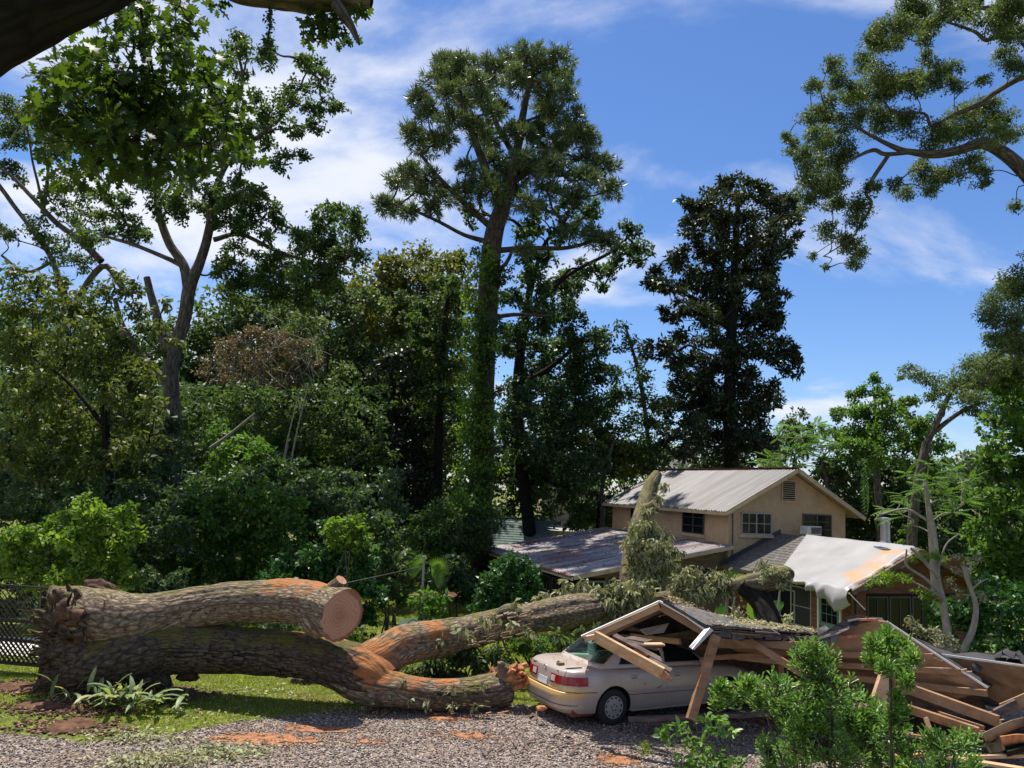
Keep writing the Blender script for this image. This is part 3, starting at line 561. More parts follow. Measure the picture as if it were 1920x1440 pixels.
def HP(mb, name, mat, parent=house, **k):                   # parts given in house coordinates (b, a, z)
    mb.v = [(x, y, z - z0h) for x, y, z in mb.v]; return mb.build(name, mat, parent, ws=False, **k)
# upper storey walls
GW = 5.95; EZ, RZ, RB = 3.62, 5.55, 3.1
def wall_poly(name, a, th=.18):
    m = MB(); m.prism([(0, a, -1.5), (GW, a, -1.5), (GW, a, EZ + .28), (RB, a, RZ - .12), (0, a, EZ + .28)], (0, th, 0)); return HP(m, name, M['stucco'])
wall_poly('gable_wall', .35); wall_poly('gable_wall', 10.8)
m = MB(); m.box(0, .18, .532, 10.798, -1.5, EZ + .26); HP(m, 'side_wall', M['stucco'])
m = MB(); m.box(GW - .18, GW, .532, 10.798, -1.5, EZ + .26); HP(m, 'side_wall', M['stucco'])
# mortar courses of the painted block gable, standing 4 mm proud
m = MB()
for k, z in enumerate(np.arange(1.5, 5.3, .4)):
    w0 = 0.0 if z < EZ + .2 else (z - EZ - .28) / (RZ - EZ - .4) * RB; w1 = GW if z < EZ + .2 else GW - (z - EZ - .28) / (RZ - EZ - .4) * (GW - RB)
    m.box(max(0.01, w0 + .05), w1 - .06, .346, .3505, z, z + .012)
HP(m, 'mortar_courses', M['stucco'])['kind'] = 'stuff'
# corrugated sheets
def sheet_mesh(w, ln, pitch=.195, amp=.028, n=6):
    xs = np.linspace(0, w, round(w / pitch) * n + 1); V = []; 
    for y in (0, ln / 2, ln):
        for x in xs: V.append((x, y, amp * math.sin(x / pitch * 2 * math.pi)))
    k = len(xs); V = np.array(V); Fc = np.array([(r * k + i, r * k + i + 1, (r + 1) * k + i + 1, (r + 1) * k + i) for r in range(2) for i in range(k - 1)])
    return np_mesh('roof_sheet', V, Fc, smooth=True)
def roof_sheets(b0, z0, b1, z1, a0, a1, mat, w=.78, lift=.03, jag=.05):
    ln = math.hypot(b1 - b0, z1 - z0); me = sheet_mesh(w, ln); me.materials.append(mat); n = int(round((a1 - a0) / (w - .04)))
    up = Vector(((b1 - b0) / ln, 0, (z1 - z0) / ln)); al = Vector((0, 1, 0)) ; nn = al.cross(up); 
    if nn.z < 0: nn = -nn
    for i in range(n):
        o = bpy.data.objects.new('roof_sheet', me); COL.objects.link(o); o.parent = house
        p = Vector((b0, a0 + i * (w - .04), z0 - z0h)) + nn * (lift + .004 * (i % 2)) - up * random.uniform(0, jag)
        o.matrix_local = Matrix((al.to_tuple() + (p.x,), up.to_tuple() + (p.y,), nn.to_tuple() + (p.z,), (0, 0, 0, 1))) if False else Matrix.Translation(p) @ Matrix((al, up, nn)).transposed().to_4x4()
def deck(poly, th=.05, mat='cream_trim', name='roof_deck'):
    m = MB(); m.prism(poly, (0, 0, -th)); return HP(m, name, M[mat])
OV = -.45
deck([(OV, -.08, EZ), (RB, -.08, RZ), (RB, 11.3, RZ), (OV, 11.3, EZ)]); deck([(RB + .003, -.08, RZ), (6.62, -.08, EZ), (6.62, 11.3, EZ), (RB + .003, 11.3, RZ)])
roof_sheets(OV, EZ, RB, RZ, -.12, 11.35, M['tin']); roof_sheets(6.62, EZ, RB, RZ, -.12, 11.35, M['tin'])
m = MB(); m.beam((RB, -.15, RZ + .05), (RB, 11.4, RZ + .05), .34, .035); HP(m, 'ridge_cap', M['rust'])
for bb in (OV, 6.62):
    m = MB(); m.beam((bb, -.11, EZ - .06), (RB, -.11, RZ - .06), .05, .17); HP(m, 'barge_board', M['cream_trim'])
m = MB(); m.box(OV - .02, OV + .015, -.08, 11.3, EZ - .14, EZ - .03); HP(m, 'eave_board', M['cream_trim'])
# windows
def window(b0, b1, z0, z1, a, cols=2, rows=2, fm='frame_gray', sill=True, split=True, parent=house, name='window', fw=.05, gm='glass', axis='b', side=-1):
    """axis 'b': window in a gable plane (a const); axis 'a': in a side plane (a = plane's b)"""
    def bx(mb, u0, u1, d0, d1, zz0, zz1):
        if axis == 'b': mb.box(u0, u1, a + side * d1, a + side * d0, zz0, zz1)
        else: mb.box(a + side * d1, a + side * d0, u0, u1, zz0, zz1)
    m = MB(); bx(m, b0, b1, .012, .06, z0, z0 + fw); bx(m, b0, b1, .012, .06, z1 - fw, z1); bx(m, b0, b0 + fw, .013, .058, z0 + fw, z1 - fw); bx(m, b1 - fw, b1, .013, .058, z0 + fw, z1 - fw)
    w = HP(m, name, M[fm], parent)
    def sub(mb, nm, mt):
        mb.v = [(x, y, z - z0h) for x, y, z in mb.v]; return mb.build(nm, M[mt], w, ws=False)
    m = MB(); bx(m, b0 + fw * .6, b1 - fw * .6, .006, .02, z0 + fw * .6, z1 - fw * .6); sub(m, 'pane', gm)
    m = MB(); nb = 0
    for i in range(1, cols): x = b0 + (b1 - b0) * i / cols; wd = .03 if (split and cols % 2 == 0 and i == cols // 2) else .012; bx(m, x - wd, x + wd, .021, .045, z0 + fw, z1 - fw); nb += 1
    for i in range(1, rows): z = z0 + (z1 - z0) * i / rows; bx(m, b0 + fw, b1 - fw, .022, .042, z - .014, z + .014); nb += 1
    if nb: sub(m, 'glazing_bar', fm)
    if sill: m = MB(); bx(m, b0 - .08, b1 + .08, .002, .1, z0 - .13, z0 - .002); sub(m, 'sill', 'cream_trim')
    return w
wl = onplane(1389, 961, a=.35), onplane(1446, 1003, a=.35); window(wl[0][0], wl[1][0], wl[1][2], wl[0][2] + .02, .35, 4, 2, 'frame_gray')
wr = onplane(1504, 963, a=.35), onplane(1558, 1008, a=.35); wR = window(wr[0][0], wr[1][0], wr[1][2], wr[0][2], .35, 2, 3, 'frame_dark', sill=False)
# windows in the left side wall under the eave (plane b = 0)
for px0, px1, py0, py1 in ((1281, 1321, 953, 1003), (1184, 1217, 948, 975)):
    q0, q1 = onplane(px0, py0, b=0), onplane(px1, py1, b=0); window(min(q0[1], q1[1]), max(q0[1], q1[1]), q1[2], q0[2], 0, 2, 3, 'frame_dark', sill=px0 > 1250, axis='a')
v0, v1 = onplane(1467, 902, a=.35), onplane(1489, 939, a=.35)
m = MB(); m.box(v0[0] - .06, v1[0] + .06, .29, .347, v1[2] - .06, v0[2] + .06); vent = HP(m, 'gable_vent', M['cream_trim'])
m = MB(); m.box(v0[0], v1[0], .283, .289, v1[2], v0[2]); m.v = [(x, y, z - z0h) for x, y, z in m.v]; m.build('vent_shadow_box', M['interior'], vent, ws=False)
for k in range(9):
    z = v1[2] + (v0[2] - v1[2]) * (k + .5) / 9; m = MB(); m.beam((v0[0], .27, z - z0h), (v1[0], .27, z - z0h), .05, .014, up=(0, -.6, 1)); m.build('slat', M['cream_trim'], vent, ws=False)
m = MB(); m.beam((.18, .31, 1.9), (.18, .31, 3.55), .035, .035); m.beam((.18, .31, 1.9), (.02, .31, 1.62), .035, .035); HP(m, 'conduit', M['frame_dark'])
# air conditioner hanging in the right window
q0, q1 = onplane(1505, 989, a=.1), onplane(1532, 1006, a=.1)
ac = empty('air_conditioner', H(q0[0], .1, q1[2] + .07), TH, 'white boxy air conditioner sitting in the upper right gable window', 'air conditioner')
wd, hg = q1[0] - q0[0], q0[2] - q1[2]
m = MB(); m.box(0, wd, -.28, .2, 0, hg); m.build('case', M['white_paint'], ac, ws=False, bevel=.01)
m = MB(); m.box(wd * .28, wd - .03, -.292, -.283, .05, hg - .04); m.build('grille', M['frame_dark'], ac, ws=False)
for k in range(5): m = MB(); m.box(wd * .28, wd - .03, -.3, -.294, .06 + k * (hg - .1) / 5, .068 + k * (hg - .1) / 5); m.build('louvre', M['frame_gray'], ac, ws=False)
# low wing with its lean-to tin roof
LB = -7.02; LE = 1.0; LT = 2.28; LA1 = 12.3
deck([(LB, -.02, LE), (0, -.02, LT), (0, 10.8, LT), (LB, LA1, LE)], .06)
roof_sheets(LB, LE, -.02, LT, -.06, LA1 - .3, M['tin_low'])
m = MB(); m.beam((LB, -.055, LE - .06), (0, -.055, LT - .06), .04, .15); HP(m, 'barge_board', M['cream_trim'])
m = MB(); m.box(LB - .04, LB, 0, LA1, LE - .16, LE - .02); HP(m, 'eave_board', M['white_paint'])
m = MB(); 
for k in range(12): a_ = k * 1.02; m.beam((LB - .1, a_ + .01, LE - .015), (LB - .1, a_ + 1.0, LE - .015 + random.uniform(-.012, .012)), .12, .05)
HP(m, 'gutter', M['rust'])
zf = -1.6
WB = LB + .55                                                # walls of the wing
def zroof(b): return LE + (LT - LE) * (b - LB) / (0 - LB) - .07
m = MB(); m.box(WB, WB + .12, .5, 11.6, zf, zroof(WB)); HP(m, 'side_wall', M['interior'])
m = MB(); m.prism([(WB + .13, .55, zf), (-.01, .55, zf), (-.01, .55, zroof(0)), (WB + .13, .55, zroof(WB + .13))], (0, .1, 0)); HP(m, 'wing_wall', M['interior'])
# clapboards on the wing's front, left free where the windows are
wins = [(-6.35, -5.45, -.35, .78), (-5.3, -4.5, -.25, .85), (-1.75, -.35, .35, 1.25)]
pl_mesh = {}
def plank(b0, b1, z, a, mat, h=.21, parent=house, axis='b', nm='plank', side=-1):
    m = MB(); t = random.uniform(-.004, .004)
    v = [(b0, 0, z), (b1, 0, z), (b1, .035, z), (b0, .035, z), (b0, .012, z + h), (b1, .012, z + h), (b1, .03, z + h), (b0, .03, z + h)]
    v = [(x, a + side * (.05 - y) + t, zz) for x, y, zz in v] if axis == 'b' else [(a + side * (.05 - y) + t, x, zz) for x, y, zz in v]
    m.add(v, [(0, 1, 5, 4), (2, 3, 7, 6), (0, 3, 2, 1), (4, 5, 6, 7), (0, 4, 7, 3), (1, 2, 6, 5)]); return HP(m, nm, M[mat], parent)
def clad(u0, u1, zb, ztf, a, mat, gaps, axis='b', h=.2, parent=house, side=-1):
    z = zb; k = 0
    while z < 6:
        seg = [(u0, u1)]
        for g0, g1, y0, y1 in gaps:
            if z + h > y0 and z < y1:
                ns = []
                for s0, s1 in seg:
                    if g1 <= s0 or g0 >= s1: ns.append((s0, s1)); continue
                    if g0 > s0 + .08: ns.append((s0, g0))
                    if g1 < s1 - .08: ns.append((g1, s1))
                seg = ns
        any_ = False
        for s0, s1 in seg:
            while s1 - s0 > .1 and ztf(s0) < z + h: s0 += .15
            if s1 - s0 < .15: continue
            any_ = True; nseg = max(1, int((s1 - s0) / 2.6)); cut = [s0] + [s0 + (s1 - s0) * (i / nseg) + random.uniform(-.2, .2) for i in range(1, nseg)] + [s1]
            for c0, c1 in zip(cut[:-1], cut[1:]): plank(c0 + .003, c1 - .003, z, a, mat, h + .012, parent, axis, side=side)
        z += h; k += 1
        if not any_ and z > 1: break
clad(WB + .15, -.02, -1.3, zroof, .55, 'siding_gray', wins)
for (b0, b1, y0, y1) in wins: window(b0, b1, y0, y1, .55, 3, 2, 'frame_gray' if b0 < -5 else 'frame_dark', sill=False, split=False, fw=.06)
m = MB(); m.box(-3.95, -3.0, .47, .53, -.9, 1.0); dr = HP(m, 'door_frame', M['white_paint']); m = MB(); m.box(-3.87, -3.08, .455, .468, -.9, .93); m.v = [(x, y, z - z0h) for x, y, z in m.v]; m.build('pane', M['glass'], dr, ws=False)
for k in range(8): window(.9 + k * 1.3, 2.0 + k * 1.3, -.6, .6, WB, 3, 2, 'frame_dark', sill=False, axis='a', split=False)
# sunroom built on to the gable: ridge runs towards the viewer
SF = -7.0; SB = 2.55; SR = 2.79; SE0, SE1 = -.35, 5.6; SZ0, SZ1 = 1.42, 1.45
deck([(SE0, SF, SZ0), (SB, SF, SR), (SB, .34, SR), (SE0, .34, SZ0)], .07, 'siding_gray'); deck([(SB + .003, SF, SR), (SE1, SF, SZ1), (SE1, .34, SZ1), (SB + .003, .34, SR)], .07, 'siding_gray')
m = MB(); nrow = 16
for k in range(nrow):
    f0, f1 = k / nrow, (k + 1) / nrow + .01; b0, b1 = SE0 + (SB - SE0) * f0, SE0 + (SB - SE0) * f1; y0, y1 = SZ0 + (SR - SZ0) * f0, SZ0 + (SR - SZ0) * f1
    a_ = -6.9
    while a_ < .3:
        a2 = min(.32, a_ + random.uniform(.28, .34)); m.add([(b0, a_, y0 + .03), (b1, a_, y1 + .012), (b1, a2 - .01, y1 + .012), (b0, a2 - .01, y0 + .03), (b0, a_, y0 + .005), (b0, a2 - .01, y0 + .005)], [(0, 1, 2, 3), (0, 3, 5, 4)]); a_ = a2
HP(m, 'shingles', M['shingle'], fix=False)['kind'] = 'stuff'
m = MB(); 
for k in range(14):
    f0, f1 = k / 14, (k + 1) / 14; b0, b1 = SE0 + (SB - SE0) * f0, SE0 + (SB - SE0) * f1; y0, y1 = SZ0 + (SR - SZ0) * f0 + .02, SZ0 + (SR - SZ0) * f1 + .02
    m.prism([(b0, .3, y0), (b1, .3, y1), (b1, .3, y1 + .17 + .03 * random.random()), (b0, .3, y0 + .17 + .03 * random.random())], (0, .035, 0))
HP(m, 'roof_flashing', M['flash'])
for b0, y0, b1, y1 in ((SE0, SZ0, SB, SR), (SE1, SZ1, SB, SR)): m = MB(); m.beam((b0, SF - .03, y0 - .07), (b1, SF - .03, y1 - .07), .05, .16); HP(m, 'barge_board', M['siding_gray'])
for k in range(12): m = MB(); m.box(SE0 + .02, SE0 + .5, -6.6 + k * .58, -6.55 + k * .58, SZ0 - .17, SZ0 - .05); HP(m, 'rafter_tail', M['cream_trim'])
SL = -.02                                                     # side wall with the green door, b = SL
q = [onplane(px, 1130, b=SL)[1] for px in (1482, 1521, 1534, 1578, 1600)]; aw0, aw1, ad0, ad1 = q[1], q[0], q[3], q[2]
sfz = -.95
m = MB(); m.box(SL + .05, SL + .15, SF + .35, .3, -1.5, SZ0 + .0); HP(m, 'side_wall', M['interior'])
gd = [(aw0, aw1, -.2, 1.2), (ad0, ad1, -1.4, 1.3), (-3.9 + .0, -1.2, -.9, 1.05)]
clad(SF + .4, .25, -1.3, lambda s: 1.38, SL + .05, 'siding', gd, 'a', h=.235)
window(aw0, aw1, -.2, 1.18, SL + .05, 1, 2, 'frame_gray', sill=False, axis='a', gm='screen')
window(-3.8, -1.3, -.85, 1.0, SL + .05, 3, 1, 'frame_gray', sill=False, axis='a', gm='glass')
dm = MB(); dw = .07
dm.box(SL - .05, SL + .04, ad0, ad0 + dw, sfz, 1.2); dm.box(SL - .05, SL + .04, ad1 - dw, ad1, sfz, 1.2); dm.box(SL - .051, SL + .041, ad0, ad1, 1.202, 1.3); dfr = HP(dm, 'door_frame', M['white_paint'])
dm = MB(); dm.box(SL - .02, SL + .03, ad0 + dw + .002, ad1 - dw - .002, sfz, 1.198); door = HP(dm, 'door', M['green_door'])
def dsub(mb, nm, mt): mb.v = [(x, y, z - z0h) for x, y, z in mb.v]; return mb.build(nm, M[mt], door, ws=False)
g0, g1 = ad0 + dw + .12, ad1 - dw - .12
for i in range(3):
    for j in range(3):
        u0 = g0 + (g1 - g0) * i / 3 + .012; u1 = g0 + (g1 - g0) * (i + 1) / 3 - .012; y0 = .15 + .9 * j / 3 + .012; y1 = .15 + .9 * (j + 1) / 3 - .012
        mm = MB(); mm.box(SL - .026, SL - .021, u0, u1, y0, y1); dsub(mm, 'pane', 'glass')
mm = MB(); mm.box(SL - .035, SL - .0205, g0 - .05, g1 + .05, .08, .135); mm.box(SL - .035, SL - .0205, g0 - .05, g1 + .05, 1.065, 1.12); mm.box(SL - .034, SL - .0206, g0 - .05, g0 - .002, .136, 1.064); mm.box(SL - .034, SL - .0206, g1 + .002, g1 + .05, .136, 1.064); dsub(mm, 'glazing_frame', 'green_door')
mm = MB(); mm.box(SL - .07, SL - .021, ad1 - dw - .1, ad1 - dw - .05, -.02, .03); mm.box(SL - .05, SL - .021, ad1 - dw - .1, ad1 - dw - .05, .1, .14); dsub(mm, 'handle', 'flash')
# front (gable end) of the sunroom with a row of tall windows
m = MB(); m.prism([(SL + .16, SF + .45, -1.5), (SE1 - .3, SF + .45, -1.5), (SE1 - .3, SF + .45, SZ1 - .02), (SB, SF + .45, SR - .15), (SL + .16, SF + .45, SZ0 + .06)], (0, .1, 0)); HP(m, 'front_wall', M['interior'])
m = MB(); m.box(SL - .03, SL + .1, SF + .35, SF + .46, -1.3, SZ0 + .0); HP(m, 'corner_board', M['siding'])
fw_ = []; xs = [.62, 1.5, 1.56, 2.46, 2.52, 3.42, 3.48, 4.36]
for k in range(4): window(xs[2 * k], xs[2 * k + 1], -.95, 1.18, SF + .45, 2, 2, 'frame_dark', sill=False, split=False, gm='glass'); fw_.append((xs[2 * k] - .03, xs[2 * k + 1] + .03, -1.1, 1.2))
clad(SL + .12, SE1 - .35, -1.3, lambda s: (SZ0 + (SR - SZ0) * (s - SE0) / (SB - SE0) if s < SB else SR - (SR - SZ1) * (s - SB) / (SE1 - SB)) - .12, SF + .45, 'siding', fw_, 'b', h=.235)
# stove pipe behind the sunroom ridge
pb = P(1660, 1017, 31.0); pp = empty('stove_pipe', (pb[0], pb[1], 1.9), 0, 'silver round stove pipe with a ringed cap above the tarp', 'stove pipe')
rp = 8.5 * mpp(1660, 1000, 31); top = P(1660, 975, 31)[2]
m = MB(); m.tube([(pb[0], pb[1], 1.9), (pb[0], pb[1], top)], rp, 20); m.build('pipe', M['steel'], pp, smooth=True)
m = MB(); m.tube([(pb[0], pb[1], pb[2] - .1), (pb[0], pb[1], pb[2] + .05)], [rp * 1.35, rp * 1.1], 20); m.build('collar', M['steel'], pp, smooth=True)
m = MB(); m.tube([(pb[0], pb[1], top - .16), (pb[0], pb[1], top - .12)], rp * 1.12, 20); m.tube([(pb[0], pb[1], top), (pb[0], pb[1], top + .07), (pb[0], pb[1], top + .1)], [rp * 1.3, rp * 1.3, rp * .5], 20); m.build('cap', M['steel'], pp, smooth=True)
# tarp over the sunroom roof
def tarp():
    m, nt, b = newmat('grey_tarp'); t = ND(nt, 'ShaderNodeTexCoord'); n = ND(nt, 'ShaderNodeTexNoise'); n.inputs['Scale'].default_value = 1.1; n.inputs['Detail'].default_value = 6; nt.links.new(t.outputs['Object'], n.inputs['Vector'])
    c = RMP(nt, n.outputs[0], [(0.3, (0.27, 0.26, 0.26)), (0.7, (0.34, 0.33, 0.325))]); at = ND(nt, 'ShaderNodeAttribute', attribute_name='stain'); n2 = ND(nt, 'ShaderNodeTexNoise'); n2.inputs['Scale'].default_value = 1.6; n2.inputs['Detail'].default_value = 9; nt.links.new(t.outputs['Object'], n2.inputs['Vector'])
    s = ND(nt, 'ShaderNodeMath', operation='MULTIPLY_ADD'); s.inputs[1].default_value = 2.4; nt.links.new(n2.outputs[0], s.inputs[0]); nt.links.new(at.outputs['Fac'], s.inputs[2])
    mr = ND(nt, 'ShaderNodeMapRange'); mr.inputs[1].default_value = 1.75; mr.inputs[2].default_value = 2.35; mr.inputs[4].default_value = .8; nt.links.new(s.outputs[0], mr.inputs[0])
    mi = ND(nt, 'ShaderNodeMix', data_type='RGBA'); nt.links.new(mr.outputs[0], mi.inputs[0]); nt.links.new(c, mi.inputs[6]); mi.inputs[7].default_value = (0.55, 0.25, 0.06, 1); nt.links.new(mi.outputs[2], b.inputs['Base Color']); b.inputs['Roughness'].default_value = .45
    M['tarp'] = m
    nu, nv = 110, 66; V = np.zeros((nv + 1, nu + 1, 3)); st = np.zeros((nv + 1, nu + 1))
    for j in range(nv + 1):
        for i in range(nu + 1):
            u = i / nu; v = j / nv * 1.32                       # v: 0 ridge, 1 eave, beyond: hanging flap
            a0 = -1.3 - 1.9 * min(v, 1); a = a0 + (SF - .12 - a0) * u; vv = min(v, 1); b = SB + (SE0 - SB) * vv; z = SR + (SZ0 - SR) * vv + .06 + .012 * math.sin(a * 3 + b) * math.sin(b * 4)
            z += .05 * max(0, vv - .7) * math.sin(a * 5)
            if v > 1:
                w = (v - 1) / .32; hang = .12 + .62 * max(0, min(1, (u - .35) / .5)) ** 1.3 * (1 if u < .93 else 1 - (u - .93) * 6)
                ph_ = (a * 1.35 + .3 * math.sin(a * 2.3)) % 1.0; fold = (4 * abs(ph_ - .5) - 1) * 1.5 ; b = SE0 - .10 - .10 * w * (1 + fold) - .12 * math.sin(w * 3.1) ; z = SZ0 + .04 - hang * w - .03 * fold * w
                a += .10 * w * math.sin(a * 9)
            if u > .93: z -= (u - .93) / .07 * (.22 + .10 * math.sin(b * 8)) * (1 if v < 1 else .3); a += .1 * (u - .93) / .07
            V[j, i] = (b, a, z); st[j, i] = (math.exp(-((u - .86) / .13) ** 2) * (1 if .12 < v < .93 else 0)) + (math.exp(-((u - .55) / .2) ** 2 - ((v - .85) / .1) ** 2)) * 0
    V = V.reshape(-1, 3); vv_ = np.repeat(np.arange(nv + 1) / nv * 1.32, nu + 1); V += (nz(V, 2.2, 4) * .016 + (1 - np.abs(nz(V, 1.9, 3))) * .06 * np.clip((vv_ - .72) / .3, 0, 1))[:, None] * np.array([-.7, .4, .8]); k = nu + 1
    Fc = np.array([(j * k + i, j * k + i + 1, (j + 1) * k + i + 1, (j + 1) * k + i) for j in range(nv) for i in range(nu)])
    V2 = V + np.array([-.006, 0, .012]); o = np_mesh('tarp', V2, Fc, smooth=True, att={'stain': st.ravel()}); ob = link('tarp', o, m); ob.location = HO.tolist(); ob.rotation_euler = (0, 0, TH)
    so_ = ob.modifiers.new('thickness', 'SOLIDIFY'); so_.thickness = .006
    tag(ob, 'grey tarp with orange stain draped over the sunroom roof', 'tarp')
tarp()
# neighbours: green roofed red shed, beige building behind the trees
sh = empty('shed', P(880, 1050, 48) * np.array([1, 1, 0]) + np.array([0, 0, -1.25]), 0, 'red shed with green shingle roof behind the ivy covered pine', 'shed')
M['red_wall'] = noisy('red_boards', [(0.3, (0.25, 0.04, 0.02)), (0.7, (0.42, 0.09, 0.04))], 4, .8, .2, stretch=(3, 3, .4)); M['green_shingle'] = noisy('green_shingle', [(0.3, (0.07, 0.11, 0.09)), (0.7, (0.16, 0.21, 0.18))], 6, .9, .4)
p0, p1 = P(738, 962, 49), P(758, 1025, 46.5); pr = P(1018, 972, 49); pe = P(1050, 1032, 46.5)
zt, zb = p0[2], p1[2]; yl, yb = 46.5, 49.0
m = MB(); m.prism([(p0[0], yb, zt), (p1[0], yl, zb), (pe[0], yl, zb), (pr[0], yb, zt)], (0, 0, -.08)); m.prism([(p0[0], yb + .003, zt), (pr[0], yb + .003, zt), (pr[0], yb + 2.5, zb), (p1[0], yb + 2.5, zb)], (0, 0, -.08)); m.build('roof', M['green_shingle'], sh)
m = MB(); n_ = 14
for k in range(n_):
    f0, f1 = k / n_, (k + 1) / n_ + .01
    y0, y1 = yl + (yb - yl) * f0, yl + (yb - yl) * f1; w0, w1 = zb + (zt - zb) * f0, zb + (zt - zb) * f1
    m.add([(p1[0], y0, w0 + .045), (pe[0], y0, w0 + .045), (pr[0], y1, w1 + .01), (p0[0], y1, w1 + .01), (p1[0], y0, w0), (pe[0], y0, w0)], [(0, 1, 2, 3), (0, 4, 5, 1)])
m.build('shingle_courses', M['green_shingle'], sh, fix=False)['kind'] = 'stuff'
m = MB(); m.box(p1[0] + .25, pe[0] - .2, yl + .3, yb + 2.2, -1.4, zb + .1); m.prism([(p1[0] + .25, yl + .302, zb + .1), (p1[0] + .25, yb + 2.2, zb + .1), (p1[0] + .25, yb, zt - .15)], (.1, 0, 0)); m.build('wall', M['red_wall'], sh)
m = MB(); m.beam((p1[0] - .03, yl - .02, zb), (p0[0] - .03, yb, zt + .02), .06, .16); m.beam((p0[0] - .03, yb, zt + .02), (p1[0] - .2, yb + 2.5, zb), .06, .16); m.build('barge_board', M['white_paint'], sh)
m = MB(); m.beam((p0[0] + .3, yb, zt + .03), (pr[0], yb, zt + .03), .2, .05); m.build('ridge_cap', M['flash'], sh)
q0, q1 = P(1035, 985, 72), P(1190, 850, 72); nb = empty('neighbour_house', (q0[0], 72, float(tz(q0[0], 72))), 0, 'beige neighbouring building seen between the trees left of the tin roof', 'house')
M['beige'] = noisy('beige_siding', [(0.3, (0.5, 0.36, 0.22)), (0.7, (0.62, 0.46, 0.29))], 3, .8, .1)
m = MB(); 
for k in range(18): z = q0[2] - 1 + k * .3; m.add([(q0[0] - 1, 72, z), (q1[0] - 3, 72, z), (q1[0] - 3, 72.04, z + .3), (q0[0] - 1, 72.04, z + .3), (q0[0] - 1, 72.1, z), (q1[0] - 3, 72.1, z)], [(0, 1, 2, 3), (0, 4, 5, 1)])
m.box(q0[0] - 1, q1[0] - 3, 72.12, 80, -1, q0[2] + 4.4); m.build('wall', M['beige'], nb)
m = MB(); zz = P(1100, 880, 72)[2]; m.prism([(q0[0] - 1.3, 71.4, zz - .1), (q1[0] + 6, 71.4, zz - .1), (q1[0] + 6, 76, zz + 1.6), (q0[0] - 1.3, 76, zz + 1.6)], (0, 0, -.12)); m.build('roof', M['tin'], nb)
m = MB(); m.prism([(q0[0] - 2, 69, q0[2] - .3), (q1[0] + 4, 69, q0[2] - .3), (q1[0] + 4, 71.9, q0[2] + .6), (q0[0] - 2, 71.9, q0[2] + .6)], (0, 0, -.1)); m.build('porch_roof', M['steel'], nb)
# ------------------------------------------------------------------ the fallen oak
M['sawn'] = noisy('sawn_oak', [(0.3, (0.36, 0.17, 0.09)), (0.55, (0.52, 0.29, 0.17)), (0.8, (0.62, 0.40, 0.25))], 3, .85, .25, spec=.2, stretch=(1, 1, 1))
M['split'] = noisy('split_oak', [(0.3, (0.26, 0.09, 0.04)), (0.55, (0.50, 0.22, 0.10)), (0.8, (0.66, 0.36, 0.18))], 3, .85, .6, spec=.2, stretch=(6, 1, 1))
M['rootmat'] = noisy('earthy_root', [(0.3, (0.035, 0.022, 0.016)), (0.55, (0.12, 0.07, 0.045)), (0.8, (0.26, 0.16, 0.10))], 4, .95, 1.0, spec=.15, dist=.06)
oakb = P(150, 1270, 15.6)
oak = empty('fallen_tree', (oakb[0], oakb[1], 0), 0, 'huge uprooted oak trunk lying across the lawn with a sawn pink end', 'fallen tree')
DUST = [P(715, 1240, 15.3), P(740, 1215, 15.9), P(700, 1275, 15.2), P(770, 1290, 15.4), P(830, 1275, 15.5), P(600, 1110, 15.6), P(640, 1110, 15.6), P(560, 1190, 16.0), P(810, 1192, 16.5), P(630, 1197, 15.8), P(540, 1100, 15.7)]
DR = [.75, .6, .55, .5, .4, .75, .6, .5, .55, .35, .65]
